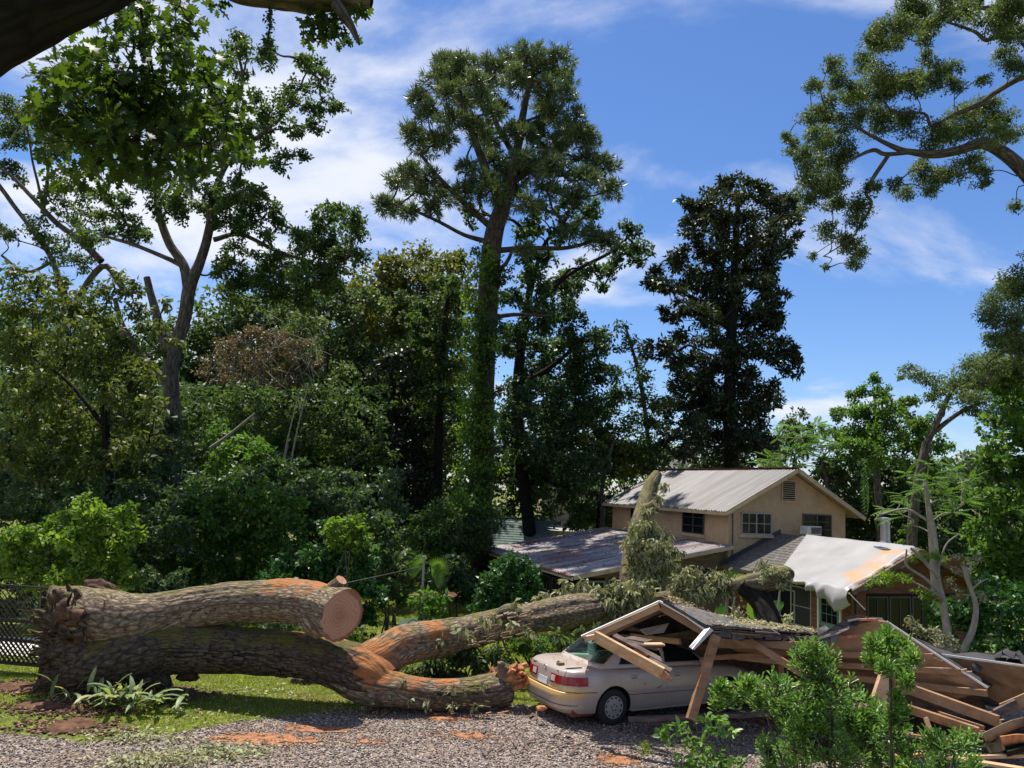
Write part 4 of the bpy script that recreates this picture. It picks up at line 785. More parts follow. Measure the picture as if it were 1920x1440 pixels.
def stem(name, pts, n=72, k=14, mat='bark_oak', lump=.06, ridge=.028, lobes=None, parent=None, dust=True, cap=True, twist=.6, sy=1.0):
    """pts: (px, py, rpx, Y)"""
    p = spline([P(q[0], q[1], q[3]) for q in pts], k); r = spline([[q[2] * mpp(q[0], q[1], q[3])] * 3 for q in pts], k)[:, 0]
    V, Fc, uv = tube_np(p, r, n, cap=False); N = len(p); c = np.repeat(p, n, axis=0); d = V - c; rr = np.linalg.norm(d, axis=1, keepdims=True); u = d / (rr + 1e-9)
    th = np.tile(np.linspace(0, 2 * np.pi, n, endpoint=False), N); L = np.repeat(np.linspace(0, 1, N), n)
    disp = lump * nz(V, 1.4, 3) * np.minimum(1, rr[:, 0] / .35)
    f = nz(np.stack([np.cos(th + L * twist) * 3.0, np.sin(th + L * twist) * 3.0, uv[:, 1] * .45], -1), 2.3, 3); disp = disp + ridge * (1 - np.abs(f)) * np.minimum(1, rr[:, 0] / .3)
    if lobes is not None: disp = disp + lobes(L, th, rr[:, 0])
    disp = disp + .35 * ridge * nz(V, 11, 3) * np.minimum(1, rr[:, 0] / .3); V = c + u * (rr + disp[:, None]); 
    dv = np.zeros(len(V))
    if dust:
        for q, R in zip(DUST, DR): dv = np.maximum(dv, np.clip(1.15 - np.linalg.norm((V - q) / R, axis=1), 0, 1) * np.clip(.55 + u[:, 2] * .9 , .15, 1))
    o = link(name, np_mesh(name, V, Fc, smooth=True, uv=uv, att={'dust': dv}), M[mat], parent or oak)
    if cap:
        for e_, sgn, nm in ((0, -1, 'end_face'), (N - 1, 1, 'sawn_face')):
            ring = V[e_ * n:(e_ + 1) * n]; cc = ring.mean(0); W = [ring]; 
            for s_ in (.7, .4): W.append(cc + (ring - cc) * s_ + nz(ring * 3, 2)[:, None] * .006)
            VV = np.vstack(W + [cc[None]]); j = np.arange(n); j2 = (j + 1) % n; T = []
            for a in range(2): T += [np.stack([a * n + j, a * n + j2, (a + 1) * n + j2], -1), np.stack([a * n + j, (a + 1) * n + j2, (a + 1) * n + j], -1)]
            T.append(np.stack([2 * n + j, 2 * n + j2, np.full(n, 3 * n)], -1))

            if sgn == 1 and cap == 'saw': ringmat(cc)
            link(nm if cap == 'saw' and sgn == 1 else 'end_face', np_mesh(nm, VV, np.vstack(T), uv=None), M['sawnring'] if (sgn == 1 and cap == 'saw') else M[mat], parent or oak)
    return p, r
def ringmat(c):
    m, nt, b = newmat('growth_rings'); t = ND(nt, 'ShaderNodeTexCoord'); mp = ND(nt, 'ShaderNodeMapping'); mp.inputs['Location'].default_value = [-float(x) + (.0 if i else .08) for i, x in enumerate(c)]; nt.links.new(t.outputs['Object'], mp.inputs[0])
    ln = ND(nt, 'ShaderNodeVectorMath', operation='LENGTH'); nt.links.new(mp.outputs[0], ln.inputs[0]); n = ND(nt, 'ShaderNodeTexNoise'); n.inputs['Scale'].default_value = 2.5; n.inputs['Detail'].default_value = 6; nt.links.new(t.outputs['Object'], n.inputs['Vector'])
    a = ND(nt, 'ShaderNodeMath', operation='MULTIPLY_ADD'); a.inputs[1].default_value = .35; nt.links.new(n.outputs[0], a.inputs[0]); nt.links.new(ln.outputs['Value'], a.inputs[2])
    s = ND(nt, 'ShaderNodeMath', operation='SINE'); m2 = ND(nt, 'ShaderNodeMath', operation='MULTIPLY'); m2.inputs[1].default_value = 95; nt.links.new(a.outputs[0], m2.inputs[0]); nt.links.new(m2.outputs[0], s.inputs[0])
    mr = ND(nt, 'ShaderNodeMapRange'); mr.inputs[1].default_value = -1; nt.links.new(s.outputs[0], mr.inputs[0])
    c1 = RMP(nt, mr.outputs[0], [(0, (.44, .235, .14)), (1, (.52, .30, .19))]); c2 = RMP(nt, a.outputs[0], [(0, (.55, .42, .36)), (.42, (1, .95, .9)), (.60, (1.0, 1.0, 1.0)), (.66, (.6, .42, .3))])
    mu = ND(nt, 'ShaderNodeMix', data_type='RGBA', blend_type='MULTIPLY'); mu.inputs[0].default_value = 1; nt.links.new(c1, mu.inputs[6]); nt.links.new(c2, mu.inputs[7]); nt.links.new(mu.outputs[2], b.inputs['Base Color']); b.inputs['Roughness'].default_value = .8
    bm = ND(nt, 'ShaderNodeBump'); bm.inputs['Strength'].default_value = .25; bm.inputs['Distance'].default_value = .01; nt.links.new(n.outputs[0], bm.inputs['Height']); nt.links.new(bm.outputs[0], b.inputs['Normal']); M['sawnring'] = m
flare = lambda L, th, r: .10 * np.exp(-L / .10) * np.sin(th * 3 + 1) 
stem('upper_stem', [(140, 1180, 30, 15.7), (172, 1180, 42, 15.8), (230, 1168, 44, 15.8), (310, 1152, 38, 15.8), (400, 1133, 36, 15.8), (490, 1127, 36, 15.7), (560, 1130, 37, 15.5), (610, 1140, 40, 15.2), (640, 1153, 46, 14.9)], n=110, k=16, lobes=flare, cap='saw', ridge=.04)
for o in list(oak.children):
    if o.name.startswith('sawn_face'): sawn = o
stem('lower_stem', [(115, 1252, 26, 15.6), (160, 1240, 44, 15.7), (230, 1225, 50, 15.75), (310, 1212, 46, 15.8), (390, 1214, 42, 15.8), (480, 1222, 41, 15.8), (560, 1230, 39, 15.75), (630, 1244, 43, 15.65), (690, 1266, 46, 15.5), (722, 1288, 34, 15.4)], n=110, k=16, lobes=flare, ridge=.04, mat='bark_oak_dark')
stem('collar_knot', [(566, 1152, 14, 15.3), (585, 1158, 24, 15.15), (598, 1172, 26, 15.05), (606, 1190, 16, 15.0)], n=40, k=8)
stem('branch_stub', [(618, 1112, 15, 15.3), (632, 1098, 13, 15.2), (640, 1087, 10, 15.15)], n=30, k=6, cap='saw')
stem('limb', [(590, 1240, 22, 15.75), (655, 1252, 34, 15.7), (705, 1238, 37, 15.7), (745, 1214, 33, 16.0), (800, 1201, 31, 16.6), (860, 1190, 30, 17.4), (930, 1172, 28, 18.4), (1000, 1157, 28, 19.4), (1080, 1144, 26, 20.8), (1150, 1134, 24, 22.3), (1195, 1128, 20, 23.5)], n=72, k=12, ridge=.035)
stem('limb', [(600, 1240, 20, 15.7), (660, 1270, 34, 15.5), (705, 1287, 33, 15.35), (750, 1294, 27, 15.3), (805, 1302, 25, 15.4), (860, 1303, 25, 15.6), (915, 1298, 28, 15.8), (948, 1290, 26, 16.0)], n=64, k=12, ridge=.035)
# torn end of the low limb: upright splinters of heartwood
m = MB(); tc_ = P(958, 1278, 15.9)
for k in range(34):
    a0 = P(930 + random.uniform(-12, 18), 1275 + random.uniform(-22, 26), 15.9 + random.uniform(-.15, .2)); t0 = P(968 + random.uniform(-8, 20), 1262 + random.uniform(-16, 24), 15.8 + random.uniform(-.2, .2))
    m.beam(a0, t0, random.uniform(.05, .13), random.uniform(.03, .07), up=(random.uniform(-1, 1), random.uniform(-1, 1), 1), rough=.05)
m.build('splintered_end', M['split'], oak)
m = MB(); 
for k in range(12):
    a0 = P(935, 1270, 15.8); t0 = P(948 + random.uniform(-8, 8), 1248 + random.uniform(-8, 12), 15.75); m.beam(a0 + rng.normal(size=3) * .08, t0, .14, .07, up=rdir(1)[0], rough=.04)
m.build('torn_bark', M['bark_oak'], oak)
# root plate: lumpy disc of roots and earth at the left end
def blobmesh(name, c, rad, mat, parent, amp=.25, sc=1.6, nu=40, nv=26, rot=None):
    th = np.linspace(0, 2 * np.pi, nu, endpoint=False); ph = np.linspace(0.02, np.pi - .02, nv); T, Ph = np.meshgrid(th, ph); d = np.stack([np.cos(T) * np.sin(Ph), np.sin(T) * np.sin(Ph), np.cos(Ph)], -1).reshape(-1, 3)
    s = 1 + amp * nz(d * sc + np.array(c) * .7, 1.5, 4) + .10 * nz(d * 9 + np.array(c), 1.0, 3); V = d * s[:, None] * np.array(rad)
    if rot is not None: V = V @ np.array(Matrix.Rotation(rot[0], 3, rot[1])).T
    V = V + np.array(c); i, j = np.meshgrid(np.arange(nv - 1), np.arange(nu), indexing='ij'); j2 = (j + 1) % nu
    Fc = np.stack([i * nu + j, (i + 1) * nu + j, (i + 1) * nu + j2, i * nu + j2], -1).reshape(-1, 4); cc = np.array([c]); 
    return link(name, np_mesh(name, V, Fc, smooth=True, uv=np.stack([V[:, 0], V[:, 2]], -1)), mat, parent)
blobmesh('root_plate', P(128, 1208, 15.9), (.20, .42, .46), M['rootmat'], oak, .45, 3.0, 110, 80, (-.12, 'Y'))
for k in range(46):
    ang = math.radians(random.uniform(95, 262)); sx_, sy_ = 185 + random.uniform(-25, 40), 1195 + random.uniform(-25, 40); r_ = random.uniform(.85, 1.12)
    ex_, ey_ = 150 + 88 * math.cos(ang) * r_, 1200 - 95 * math.sin(ang) * r_; ey_ = min(ey_, 1300); Yd = random.uniform(-.45, .45); R0 = random.uniform(5, 13)
    mx_, my_ = (sx_ + ex_) / 2 + random.uniform(-8, 8), (sy_ + ey_) / 2 + random.uniform(-12, 12)
    stem('root', [(sx_, sy_, R0 * .5, 15.8 + Yd * .4), (mx_, my_, R0, 15.75 + Yd), (mx_ * .35 + ex_ * .65, my_ * .35 + ey_ * .65, R0 * .62, 15.7 + Yd), (ex_, ey_, R0 * .3, 15.65 + Yd), (ex_ + random.uniform(-10, 6), ey_ + random.uniform(-6, 8), 1.2, 15.6 + Yd)], n=26, k=7, mat='bark_oak_dark', lump=.16, ridge=.10, dust=False, cap=False)
k = 1
for rs in ([(345, 1150, 16), (290, 1156, 32), (235, 1162, 42), (172, 1152, 44), (130, 1132, 31), (106, 1114, 17), (96, 1098, 3)], [(350, 1214, 18), (300, 1216, 36), (230, 1228, 46), (160, 1252, 42), (112, 1274, 28), (80, 1286, 15), (58, 1294, 2)], [(240, 1215, 20), (150, 1222, 40), (112, 1205, 24), (96, 1196, 4)], [(200, 1240, 12), (225, 1262, 20), (262, 1268, 16), (295, 1287, 3)], [(215, 1240, 10), (262, 1260, 17), (300, 1272, 13), (324, 1296, 2)], [(160, 1245, 20), (158, 1285, 20), (152, 1308, 10), (150, 1320, 2)], [(190, 1150, 12), (215, 1128, 14), (200, 1112, 8), (190, 1104, 2)]):
    stem('root', [(a, b_, r_, 15.65) for a, b_, r_ in rs], n=64, k=10, mat='bark_oak' if rs[0][0] == 345 else 'bark_oak_dark', lump=.12, ridge=.04, dust=False, cap=False)
for k in range(44):
    x0 = random.uniform(108, 150); y0 = random.uniform(1112, 1210); Yd = random.uniform(-.5, .3); L_ = random.uniform(10, 30); r0 = random.uniform(3, 8); dx_ = -L_ * random.uniform(.5, 1); dy_ = random.uniform(-.7, .6) * L_
    stem('root', [(x0 + 8, y0, r0 * 1.3, 15.45 + Yd), (x0 + dx_ * .5, y0 + dy_ * .3 + random.uniform(-5, 5), r0, 15.4 + Yd), (x0 + dx_, y0 + dy_, r0 * .35, 15.35 + Yd)], n=12, k=5, mat='rootmat' if k % 2 else 'bark_oak_dark', lump=.22, ridge=.12, dust=False, cap=False)
for k in range(26):
    a_, b_ = random.uniform(92, 185), random.uniform(1112, 1300); blobmesh('earth_clump', P(a_, b_, 15.35 + random.uniform(-.1, .5)), (random.uniform(.04, .11),) * 3, M['rootmat'], oak, .45, 2.6, 22, 14)
tb = TB()
for k in range(240):
    s_ = P(random.uniform(85, 200), random.uniform(1120, 1300), 15.4 + random.uniform(-.2, .5)); e_ = s_ + np.array([random.uniform(-.45, .2), random.uniform(-.3, .2), random.uniform(-.25, .3)]); tb.add(spline([s_, (s_ + e_) / 2 + rng.normal(size=3) * .05, e_], 4), np.linspace(random.uniform(.008, .025), .003, 9), 5)
o = tb.build('rootlets', M['rootmat'], oak); o['kind'] = 'stuff'
# the part of the crown that came down on the house
stem('limb', [(1172, 1150, 15, 23.6), (1176, 1100, 16, 24.0), (1182, 1050, 15, 24.6), (1194, 1000, 15, 25.2), (1204, 960, 14, 25.8), (1214, 930, 14, 26.4), (1224, 905, 13, 26.7), (1233, 888, 9, 26.9)], n=48, k=8, mat='bark_mossy', lump=.05, ridge=.02)
stem('branch_stub', [(1210, 958, 14, 25.6), (1222, 952, 11, 25.5), (1230, 945, 9, 25.4)], n=20, k=4, mat='bark_mossy')
stem('limb', [(1190, 1130, 20, 23.4), (1240, 1124, 14, 22.6), (1300, 1114, 13, 21.6), (1360, 1104, 14, 20.8), (1410, 1095, 17, 20.3), (1448, 1087, 18, 20.0), (1464, 1083, 20, 19.9), (1476, 1082, 19, 19.8), (1480, 1084, 8, 19.75)], n=48, k=8, mat='bark_mossy', lump=.03, ridge=.03)
stem('limb', [(1395, 1096, 17, 20.4), (1420, 1118, 19, 20.2), (1436, 1145, 19, 19.9), (1450, 1185, 20, 19.6), (1458, 1215, 19, 19.4)], n=48, k=8, mat='bark_dark')
stem('branch_stub', [(935, 1162, 12, 17.9), (950, 1150, 16, 17.85), (968, 1150, 14, 17.8), (975, 1160, 10, 17.75)], n=26, k=5, mat='bark_mossy')
def wilted(name, pts, Y, L=.17, W=.06, n=None, mat='leaf_wilt', rad=26, cov=1.3, sub=.4):
    """drooping wilted sprays along a picture path"""
    bl = [(P(x, y, Y_ if len(q) > 3 else Y), r_ * mpp(x, y, Y)) for q in pts for x, y, r_, Y_ in [(q + (Y,))[:4]]]
    C, D, Nn, R, subs = clump_leaves(bl, L, W, cov * 1.5, sub, .8, 1.0, .6); nn = len(C); LEAVES[0] += nn; tb = TB()
    for c, r, sc in subs:
        for s_ in sc[:6]: tb.add(np.array([c, (c + s_) / 2 + [0, 0, .04], s_]), [.014, .01, .004], 4)
    o = tb.build('twigs', M['bark_mossy'], oak); o['kind'] = 'stuff'
    return leaf_obj(name, C, D, Nn, L * rng.uniform(.5, 1.3, nn), W * rng.uniform(.6, 1.3, nn), M[mat], oak, 'hex' if L > .15 else 'diamond', R)
wilted('foliage', [(1215, 960, 12), (1222, 985, 18), (1200, 1000, 22), (1225, 1010, 26), (1245, 1035, 22), (1205, 1035, 26), (1185, 1020, 15), (1230, 1060, 26), (1252, 1065, 16), (1215, 1085, 20), (1180, 1075, 12), (1245, 912, 8), (1235, 935, 9)], 24.2, .20, .07, cov=1.35)
wilted('foliage', [(1195, 1112, 26), (1165, 1110, 24), (1215, 1105, 18), (1180, 1135, 22), (1140, 1118, 26), (1105, 1118, 24), (1070, 1120, 24), (1035, 1128, 22), (1010, 1130, 15), (1130, 1142, 22), (1160, 1155, 20), (1085, 1150, 16), (1105, 1165, 14), (1150, 1178, 14), (1060, 1095, 10), (1090, 1100, 14), (985, 1140, 14)], 21.5, .22, .08, cov=1.2)
wilted('foliage', [(1280, 1090, 22), (1300, 1078, 18), (1270, 1105, 16), (1320, 1095, 22), (1350, 1085, 20), (1290, 1115, 20), (1330, 1115, 16), (1365, 1100, 20), (1395, 1090, 18), (1430, 1075, 18), (1420, 1088, 16), (1452, 1070, 14), (1400, 1110, 12), (1310, 1135, 8), (1428, 1058, 9)], 20.6, .16, .055, cov=1.3)
wilted('foliage', [(780, 1200, 10), (800, 1190, 12), (825, 1205, 12), (860, 1180, 12), (790, 1215, 8), (905, 1165, 14), (930, 1160, 12), (960, 1172, 12), (740, 1238, 9), (735, 1250, 7), (880, 1195, 8), (965, 1135, 10), (1000, 1190, 8)], 16.4, .15, .07, cov=.8)
wilted('foliage', [(770, 1262, 18), (800, 1250, 22), (830, 1245, 26), (870, 1240, 28), (905, 1235, 26), (930, 1225, 22), (820, 1270, 20), (860, 1268, 24), (900, 1262, 22), (940, 1248, 18), (880, 1225, 20)], 17.4, .17, .06, cov=1.0, mat='leaf_gray')
wilted('foliage', [(1045, 1190, 14), (1060, 1210, 18), (1080, 1200, 14), (1030, 1225, 16), (1050, 1240, 12), (1010, 1215, 10), (1095, 1185, 12), (1120, 1175, 10), (990, 1180, 9)], 18.2, .17, .07, cov=.9, mat='leaf_gray')
wilted('foliage', [(1300, 1165, 10), (1340, 1170, 12), (1400, 1172, 9), (1420, 1170, 12), (1380, 1175, 7), (1440, 1175, 7), (1270, 1160, 10)], 18.5, .13, .05, cov=.9)
# roughly mossy rock, clods
o = blobmesh('rock', P(572, 1278, 17.2), (.34, .22, .17), M['bark_mossy'], None, .18, 1.5); tag(o, 'mossy green rock lying in the grass under the log', 'rock')
o = blobmesh('root_clod', P(352, 1268, 15.9), (.20, .15, .09), M['rootmat'], None, .4, 2.5); tag(o, 'small dark torn root clod lying on the grass beside the trunk', 'root clod')
o = blobmesh('dirt_clod', P(170, 1322, 14.9), (.16, .14, .16), M['rootmat'], None, .35, 2.5); tag(o, 'reddish dirt clod beneath the torn roots', 'dirt clod')
o = blobmesh('soil_mound', P(200, 1128, 17.4), (.46, .3, .30), M['rootmat'], None, .5, 2.6, 90, 60); tag(o, 'brown mound of earth lifted up behind the root plate', 'soil mound')
# broad leaved plant beside the roots
def rosette_plant(name, label, cat, px, py, spread, n, L, W, mat, hgt=.3, group=None):
    c = G(px, py); e = empty(name, c, 0, label, cat, group); base = np.stack([c[0] + rng.normal(0, spread[0], n), c[1] + rng.normal(0, spread[1], n)], -1); C = np.stack([base[:, 0], base[:, 1], tz(base[:, 0], base[:, 1]) + rng.uniform(.02, hgt, n)], -1)
    d = rng.normal(size=(n, 3)) * .8; d[:, 2] = rng.uniform(.2, 1.1, n); D = unit(d); ll = L * rng.uniform(.6, 1.2, n); tv = []; Fs = []; 
    for i in range(n):
        sd = np.cross(D[i], [0, 0, 1]); sd /= np.linalg.norm(sd) + 1e-6; seg = 5; q = C[i].copy(); dd = D[i].copy(); b0 = len(tv)
        for s_ in range(seg + 1):
            w_ = W * math.sin(math.pi * (0.08 + .9 * s_ / seg)) ** .8 * ll[i] / L; tv += [q - sd * w_ / 2 + [0, 0, .012], q, q + sd * w_ / 2 + [0, 0, .012]]; q = q + dd * ll[i] / seg; dd = unit(dd + np.array([0, 0, -.22]))
        for s_ in range(seg):
            for k_ in (0, 1): a = b0 + s_ * 3 + k_; Fs.append((a, a + 1, a + 4, a + 3))
    me = np_mesh('leaf', np.array(tv), np.array(Fs), rnd=np.repeat(rng.random(n), 10), smooth=True); link('foliage', me, M[mat], e)
    return e
rosette_plant('broad_leaf_plant', 'clump of broad strap leaved plants in front of the torn roots', 'plant', 226, 1332, (.40, .13), 95, .44, .085, 'leaf_hosta', .28)
rosette_plant('broad_leaf_plant', 'small dusty strap leaved plants right of the larger clump by the roots', 'plant', 310, 1322, (.16, .10), 34, .24, .05, 'leaf_gray', .14)
wilted('foliage', [(1455, 1072, 12), (1470, 1075, 10), (1440, 1078, 14), (1478, 1090, 8), (1465, 1098, 9)], 19.6, .07, .03, cov=1.2)
wilted('foliage', [(1200, 985, 14), (1190, 1020, 18), (1210, 1045, 24), (1235, 1020, 20), (1248, 1050, 20), (1200, 1075, 22), (1228, 1085, 20), (1180, 1100, 16), (1170, 1125, 20)], 23.4, .20, .07, cov=1.0)

def flakes(n, path, Y, mat, nm='bark_flake'):
    m = MB()
    for k in range(n):
        i_ = random.randrange(len(path) - 1); t = random.random(); (x0, y0, r0), (x1, y1, r1) = path[i_], path[i_ + 1]; x, y, r_ = x0 + (x1 - x0) * t, y0 + (y1 - y0) * t, (r0 + (r1 - r0) * t)
        v = random.uniform(-.95, .8); c = P(x, y - v * r_, Y); c[1] -= math.sqrt(max(0, 1 - v * v)) * r_ * .0105 - .02; d = unit(P(x1, y1, Y) - P(x0, y0, Y)); l = random.uniform(.06, .22); m.beam(c - d * l / 2, c + d * l / 2 + [0, -random.uniform(0, .03), random.uniform(-.02, .02)], random.uniform(.02, .05), .018, up=(0, -.6, v + .2), rough=.02)
    o = m.build(nm, M[mat], oak); o['kind'] = 'stuff'
flakes(420, [(210, 1172, 42), (310, 1152, 37), (400, 1133, 35), (490, 1127, 35), (590, 1136, 38)], 15.8, 'bark_oak'); flakes(380, [(160, 1240, 44), (310, 1212, 44), (480, 1222, 39), (630, 1244, 41)], 15.75, 'bark_oak_dark'); flakes(200, [(745, 1214, 32), (860, 1190, 29), (1000, 1157, 27)], 17.2, 'bark_oak'); flakes(160, [(705, 1288, 30), (805, 1302, 24), (915, 1298, 27)], 15.4, 'bark_oak_dark')
wilted('foliage', [(735, 1300, 8), (770, 1312, 8), (800, 1320, 9), (850, 1322, 8), (890, 1322, 8), (700, 1310, 7), (760, 1280, 6), (905, 1285, 6), (850, 1290, 6)], 15.05, .11, .05, cov=.7)
# ------------------------------------------------------------------ sedan
def carpaint():
    m, nt, b = newmat('champagne_paint'); t = ND(nt, 'ShaderNodeTexCoord'); n = ND(nt, 'ShaderNodeTexNoise'); n.inputs['Scale'].default_value = 2.4; n.inputs['Detail'].default_value = 9; n.inputs['Roughness'].default_value = .65; nt.links.new(t.outputs['Object'], n.inputs['Vector'])
    c = RMP(nt, n.outputs[0], [(0.35, (0.45, 0.365, 0.305)), (0.7, (0.52, 0.44, 0.38))]); sx = ND(nt, 'ShaderNodeSeparateXYZ'); nt.links.new(t.outputs['Object'], sx.inputs[0])
    # sun-faded yellow lacquer on the rear bumper
    a = ND(nt, 'ShaderNodeMapRange'); a.inputs[1].default_value = .75; a.inputs[2].default_value = .35; nt.links.new(sx.outputs[0], a.inputs[0])
    z1 = ND(nt, 'ShaderNodeMapRange'); z1.inputs[1].default_value = .40; z1.inputs[2].default_value = .56; nt.links.new(sx.outputs[2], z1.inputs[0]); z2 = ND(nt, 'ShaderNodeMapRange'); z2.inputs[1].default_value = .70; z2.inputs[2].default_value = .645; nt.links.new(sx.outputs[2], z2.inputs[0])
    p1 = ND(nt, 'ShaderNodeMath', operation='MULTIPLY'); nt.links.new(a.outputs[0], p1.inputs[0]); nt.links.new(z1.outputs[0], p1.inputs[1]); p2 = ND(nt, 'ShaderNodeMath', operation='MULTIPLY'); nt.links.new(p1.outputs[0], p2.inputs[0]); nt.links.new(z2.outputs[0], p2.inputs[1])
    s = ND(nt, 'ShaderNodeMath', operation='MULTIPLY_ADD'); s.inputs[1].default_value = 1.6; s.inputs[2].default_value = -.8; nt.links.new(n.outputs[0], s.inputs[0]); s2 = ND(nt, 'ShaderNodeMath', operation='ADD'); nt.links.new(p2.outputs[0], s2.inputs[0]); nt.links.new(s.outputs[0], s2.inputs[1])
    mr = ND(nt, 'ShaderNodeMapRange'); mr.inputs[1].default_value = .38; mr.inputs[2].default_value = .75; nt.links.new(s2.outputs[0], mr.inputs[0])
    mi = ND(nt, 'ShaderNodeMix', data_type='RGBA'); nt.links.new(mr.outputs[0], mi.inputs[0]); nt.links.new(c, mi.inputs[6]); mi.inputs[7].default_value = (0.66, 0.42, 0.15, 1); nt.links.new(mi.outputs[2], b.inputs['Base Color'])
    b.inputs['Metallic'].default_value = .2; b.inputs['Roughness'].default_value = .38; b.inputs['Coat Weight'].default_value = .6; b.inputs['Coat Roughness'].default_value = .12; return m
M['paint'] = carpaint()
def glassmat():
    m, nt, b = newmat('car_glass'); b.inputs['Base Color'].default_value = (.02, .03, .03, 1); b.inputs['Roughness'].default_value = .03; tr = ND(nt, 'ShaderNodeBsdfTransparent'); tr.inputs[0].default_value = (.62, .76, .72, 1)
    ms = ND(nt, 'ShaderNodeMixShader'); fr = ND(nt, 'ShaderNodeFresnel'); fr.inputs[0].default_value = 1.5; a = ND(nt, 'ShaderNodeMath', operation='MULTIPLY_ADD'); a.inputs[1].default_value = 1.0; a.inputs[2].default_value = .14; nt.links.new(fr.outputs[0], a.inputs[0])
    nt.links.new(a.outputs[0], ms.inputs[0]); nt.links.new(tr.outputs[0], ms.inputs[1]); nt.links.new(b.outputs[0], ms.inputs[2]); nt.links.new(ms.outputs[0], nt.nodes['Material Output'].inputs[0]); return m
M['car_glass'] = glassmat()
M['rubber'] = plain('tyre_rubber', (.02, .02, .02), .85); M['hub'] = plain('hubcap_plastic', (.34, .32, .29), .45); M['black'] = plain('black_plastic', (.015, .015, .015), .6)
M['taillight'] = plain('red_lens', (.30, .004, .008), .2, spec=.6); M['amber'] = plain('amber_lens', (.5, .16, .02), .25); M['clearlens'] = plain('pale_lens', (.6, .5, .48), .2)
M['plate'] = plain('number_plate', (.62, .62, .6), .5); M['seat'] = plain('pale_teal_cloth', (.50, .66, .60), .9); M['chrome'] = plain('chrome', (.6, .6, .6), .15, metal=1)
CA = G(1145, 1359); heading = math.atan2(1.24, 2.39)
ch_, sh_ = math.cos(heading), math.sin(heading)
XR = 1.06; HW = .885                                           # rear axle from the tail, half width
cl = Vector((CA[0], CA[1], 0)) - Vector((ch_, sh_, 0)) * XR + Vector((-sh_, ch_, 0)) * (HW - .10)
car = empty('parked_car', (cl.x, cl.y, .005), heading, 'champagne sedan with yellowed rear bumper crushed under the collapsed carport', 'car')
LEN = 4.76
def zsh(x): return np.interp(x, [0, .05, .5, 1.0, 1.6, 2.4, 3.3, 3.9, 4.5, 4.76], [.93, .95, .965, .955, .945, .93, .915, .86, .76, .68])
# side levels: (fraction of height, tail inset, nose inset, half width)
LV = [(0, .17, .20, .76), (.04, .10, .12, .82), (.14, .035, .04, .855), (.30, .0, .0, .875), (.44, .0, .01, .888), (.52, .02, .03, .891), (.535, .055, .05, .892), (.60, .075, .08, .889), (.75, .09, .12, .878), (.90, .11, .2, .855), (.97, .125, .28, .83), (1.0, .15, .34, .80)]
NU = 220
def loop(v):
    lv = np.array(LV); fr = np.interp(v, np.arange(len(LV)), lv[:, 0]); xr = np.interp(v, np.arange(len(LV)), lv[:, 1]); xf = LEN - np.interp(v, np.arange(len(LV)), lv[:, 2]); w = np.interp(v, np.arange(len(LV)), lv[:, 3])
    return fr, xr, xf, w
def sq(u, xr, xf, w, n=3.6):
    t = u * 2 * np.pi; c, s = np.cos(t), np.sin(t); ex = 2 / n; X = np.sign(c) * np.abs(c) ** (ex * .42); Y = np.sign(s) * np.abs(s) ** ex
    cx, hx = (xr + xf) / 2, (xf - xr) / 2; X = np.clip(X, -1, 1)
    return cx + hx * X, w * Y
def S_low(u, v):
    fr, xr, xf, w = loop(v); x, y = sq(u, xr, xf, w, 5.0); y = y * (1 - .10 * np.clip((.9 - x) / .9, 0, 1) ** 2 - .13 * np.clip((x - 3.6) / 1.1, 0, 1) ** 2)
    return np.stack([x, y, .20 + fr * (zsh(x) - .20)], -1)
# parameterise the outline evenly by arc length
def even(n, fn):
    u = np.linspace(0, 1, 4001); p = fn(u); d = np.concatenate([[0], np.cumsum(np.linalg.norm(np.diff(p[:, :2], axis=0), axis=1))]); return np.interp(np.linspace(0, d[-1], n, endpoint=False), d, u)
UE = even(NU, lambda u: S_low(u, 4.0))
vs = np.concatenate([np.linspace(0, 6, 19), np.linspace(6, 11, 16)[1:]])
V = np.array([S_low(UE, v) for v in vs]); nv_ = len(vs)
top = V[-1]; caps = []
for s_ in (.94, .8, .6, .35, .1): 
    q = top.copy(); cx = np.clip(q[:, 0], .75, 3.9); q[:, 0] = cx + (q[:, 0] - cx) * (s_ if s_ > .5 else s_); q[:, 1] *= s_; q[:, 2] += .045 * (1 - s_ ** 2); caps.append(q)
VV = np.concatenate([V.reshape(-1, 3)] + caps); rows = nv_ + len(caps); i, j = np.meshgrid(np.arange(rows - 1), np.arange(NU), indexing='ij'); j2 = (j + 1) % NU
FA = np.stack([i * NU + j, i * NU + j2, (i + 1) * NU + j2, (i + 1) * NU + j], -1).reshape(-1, 4)
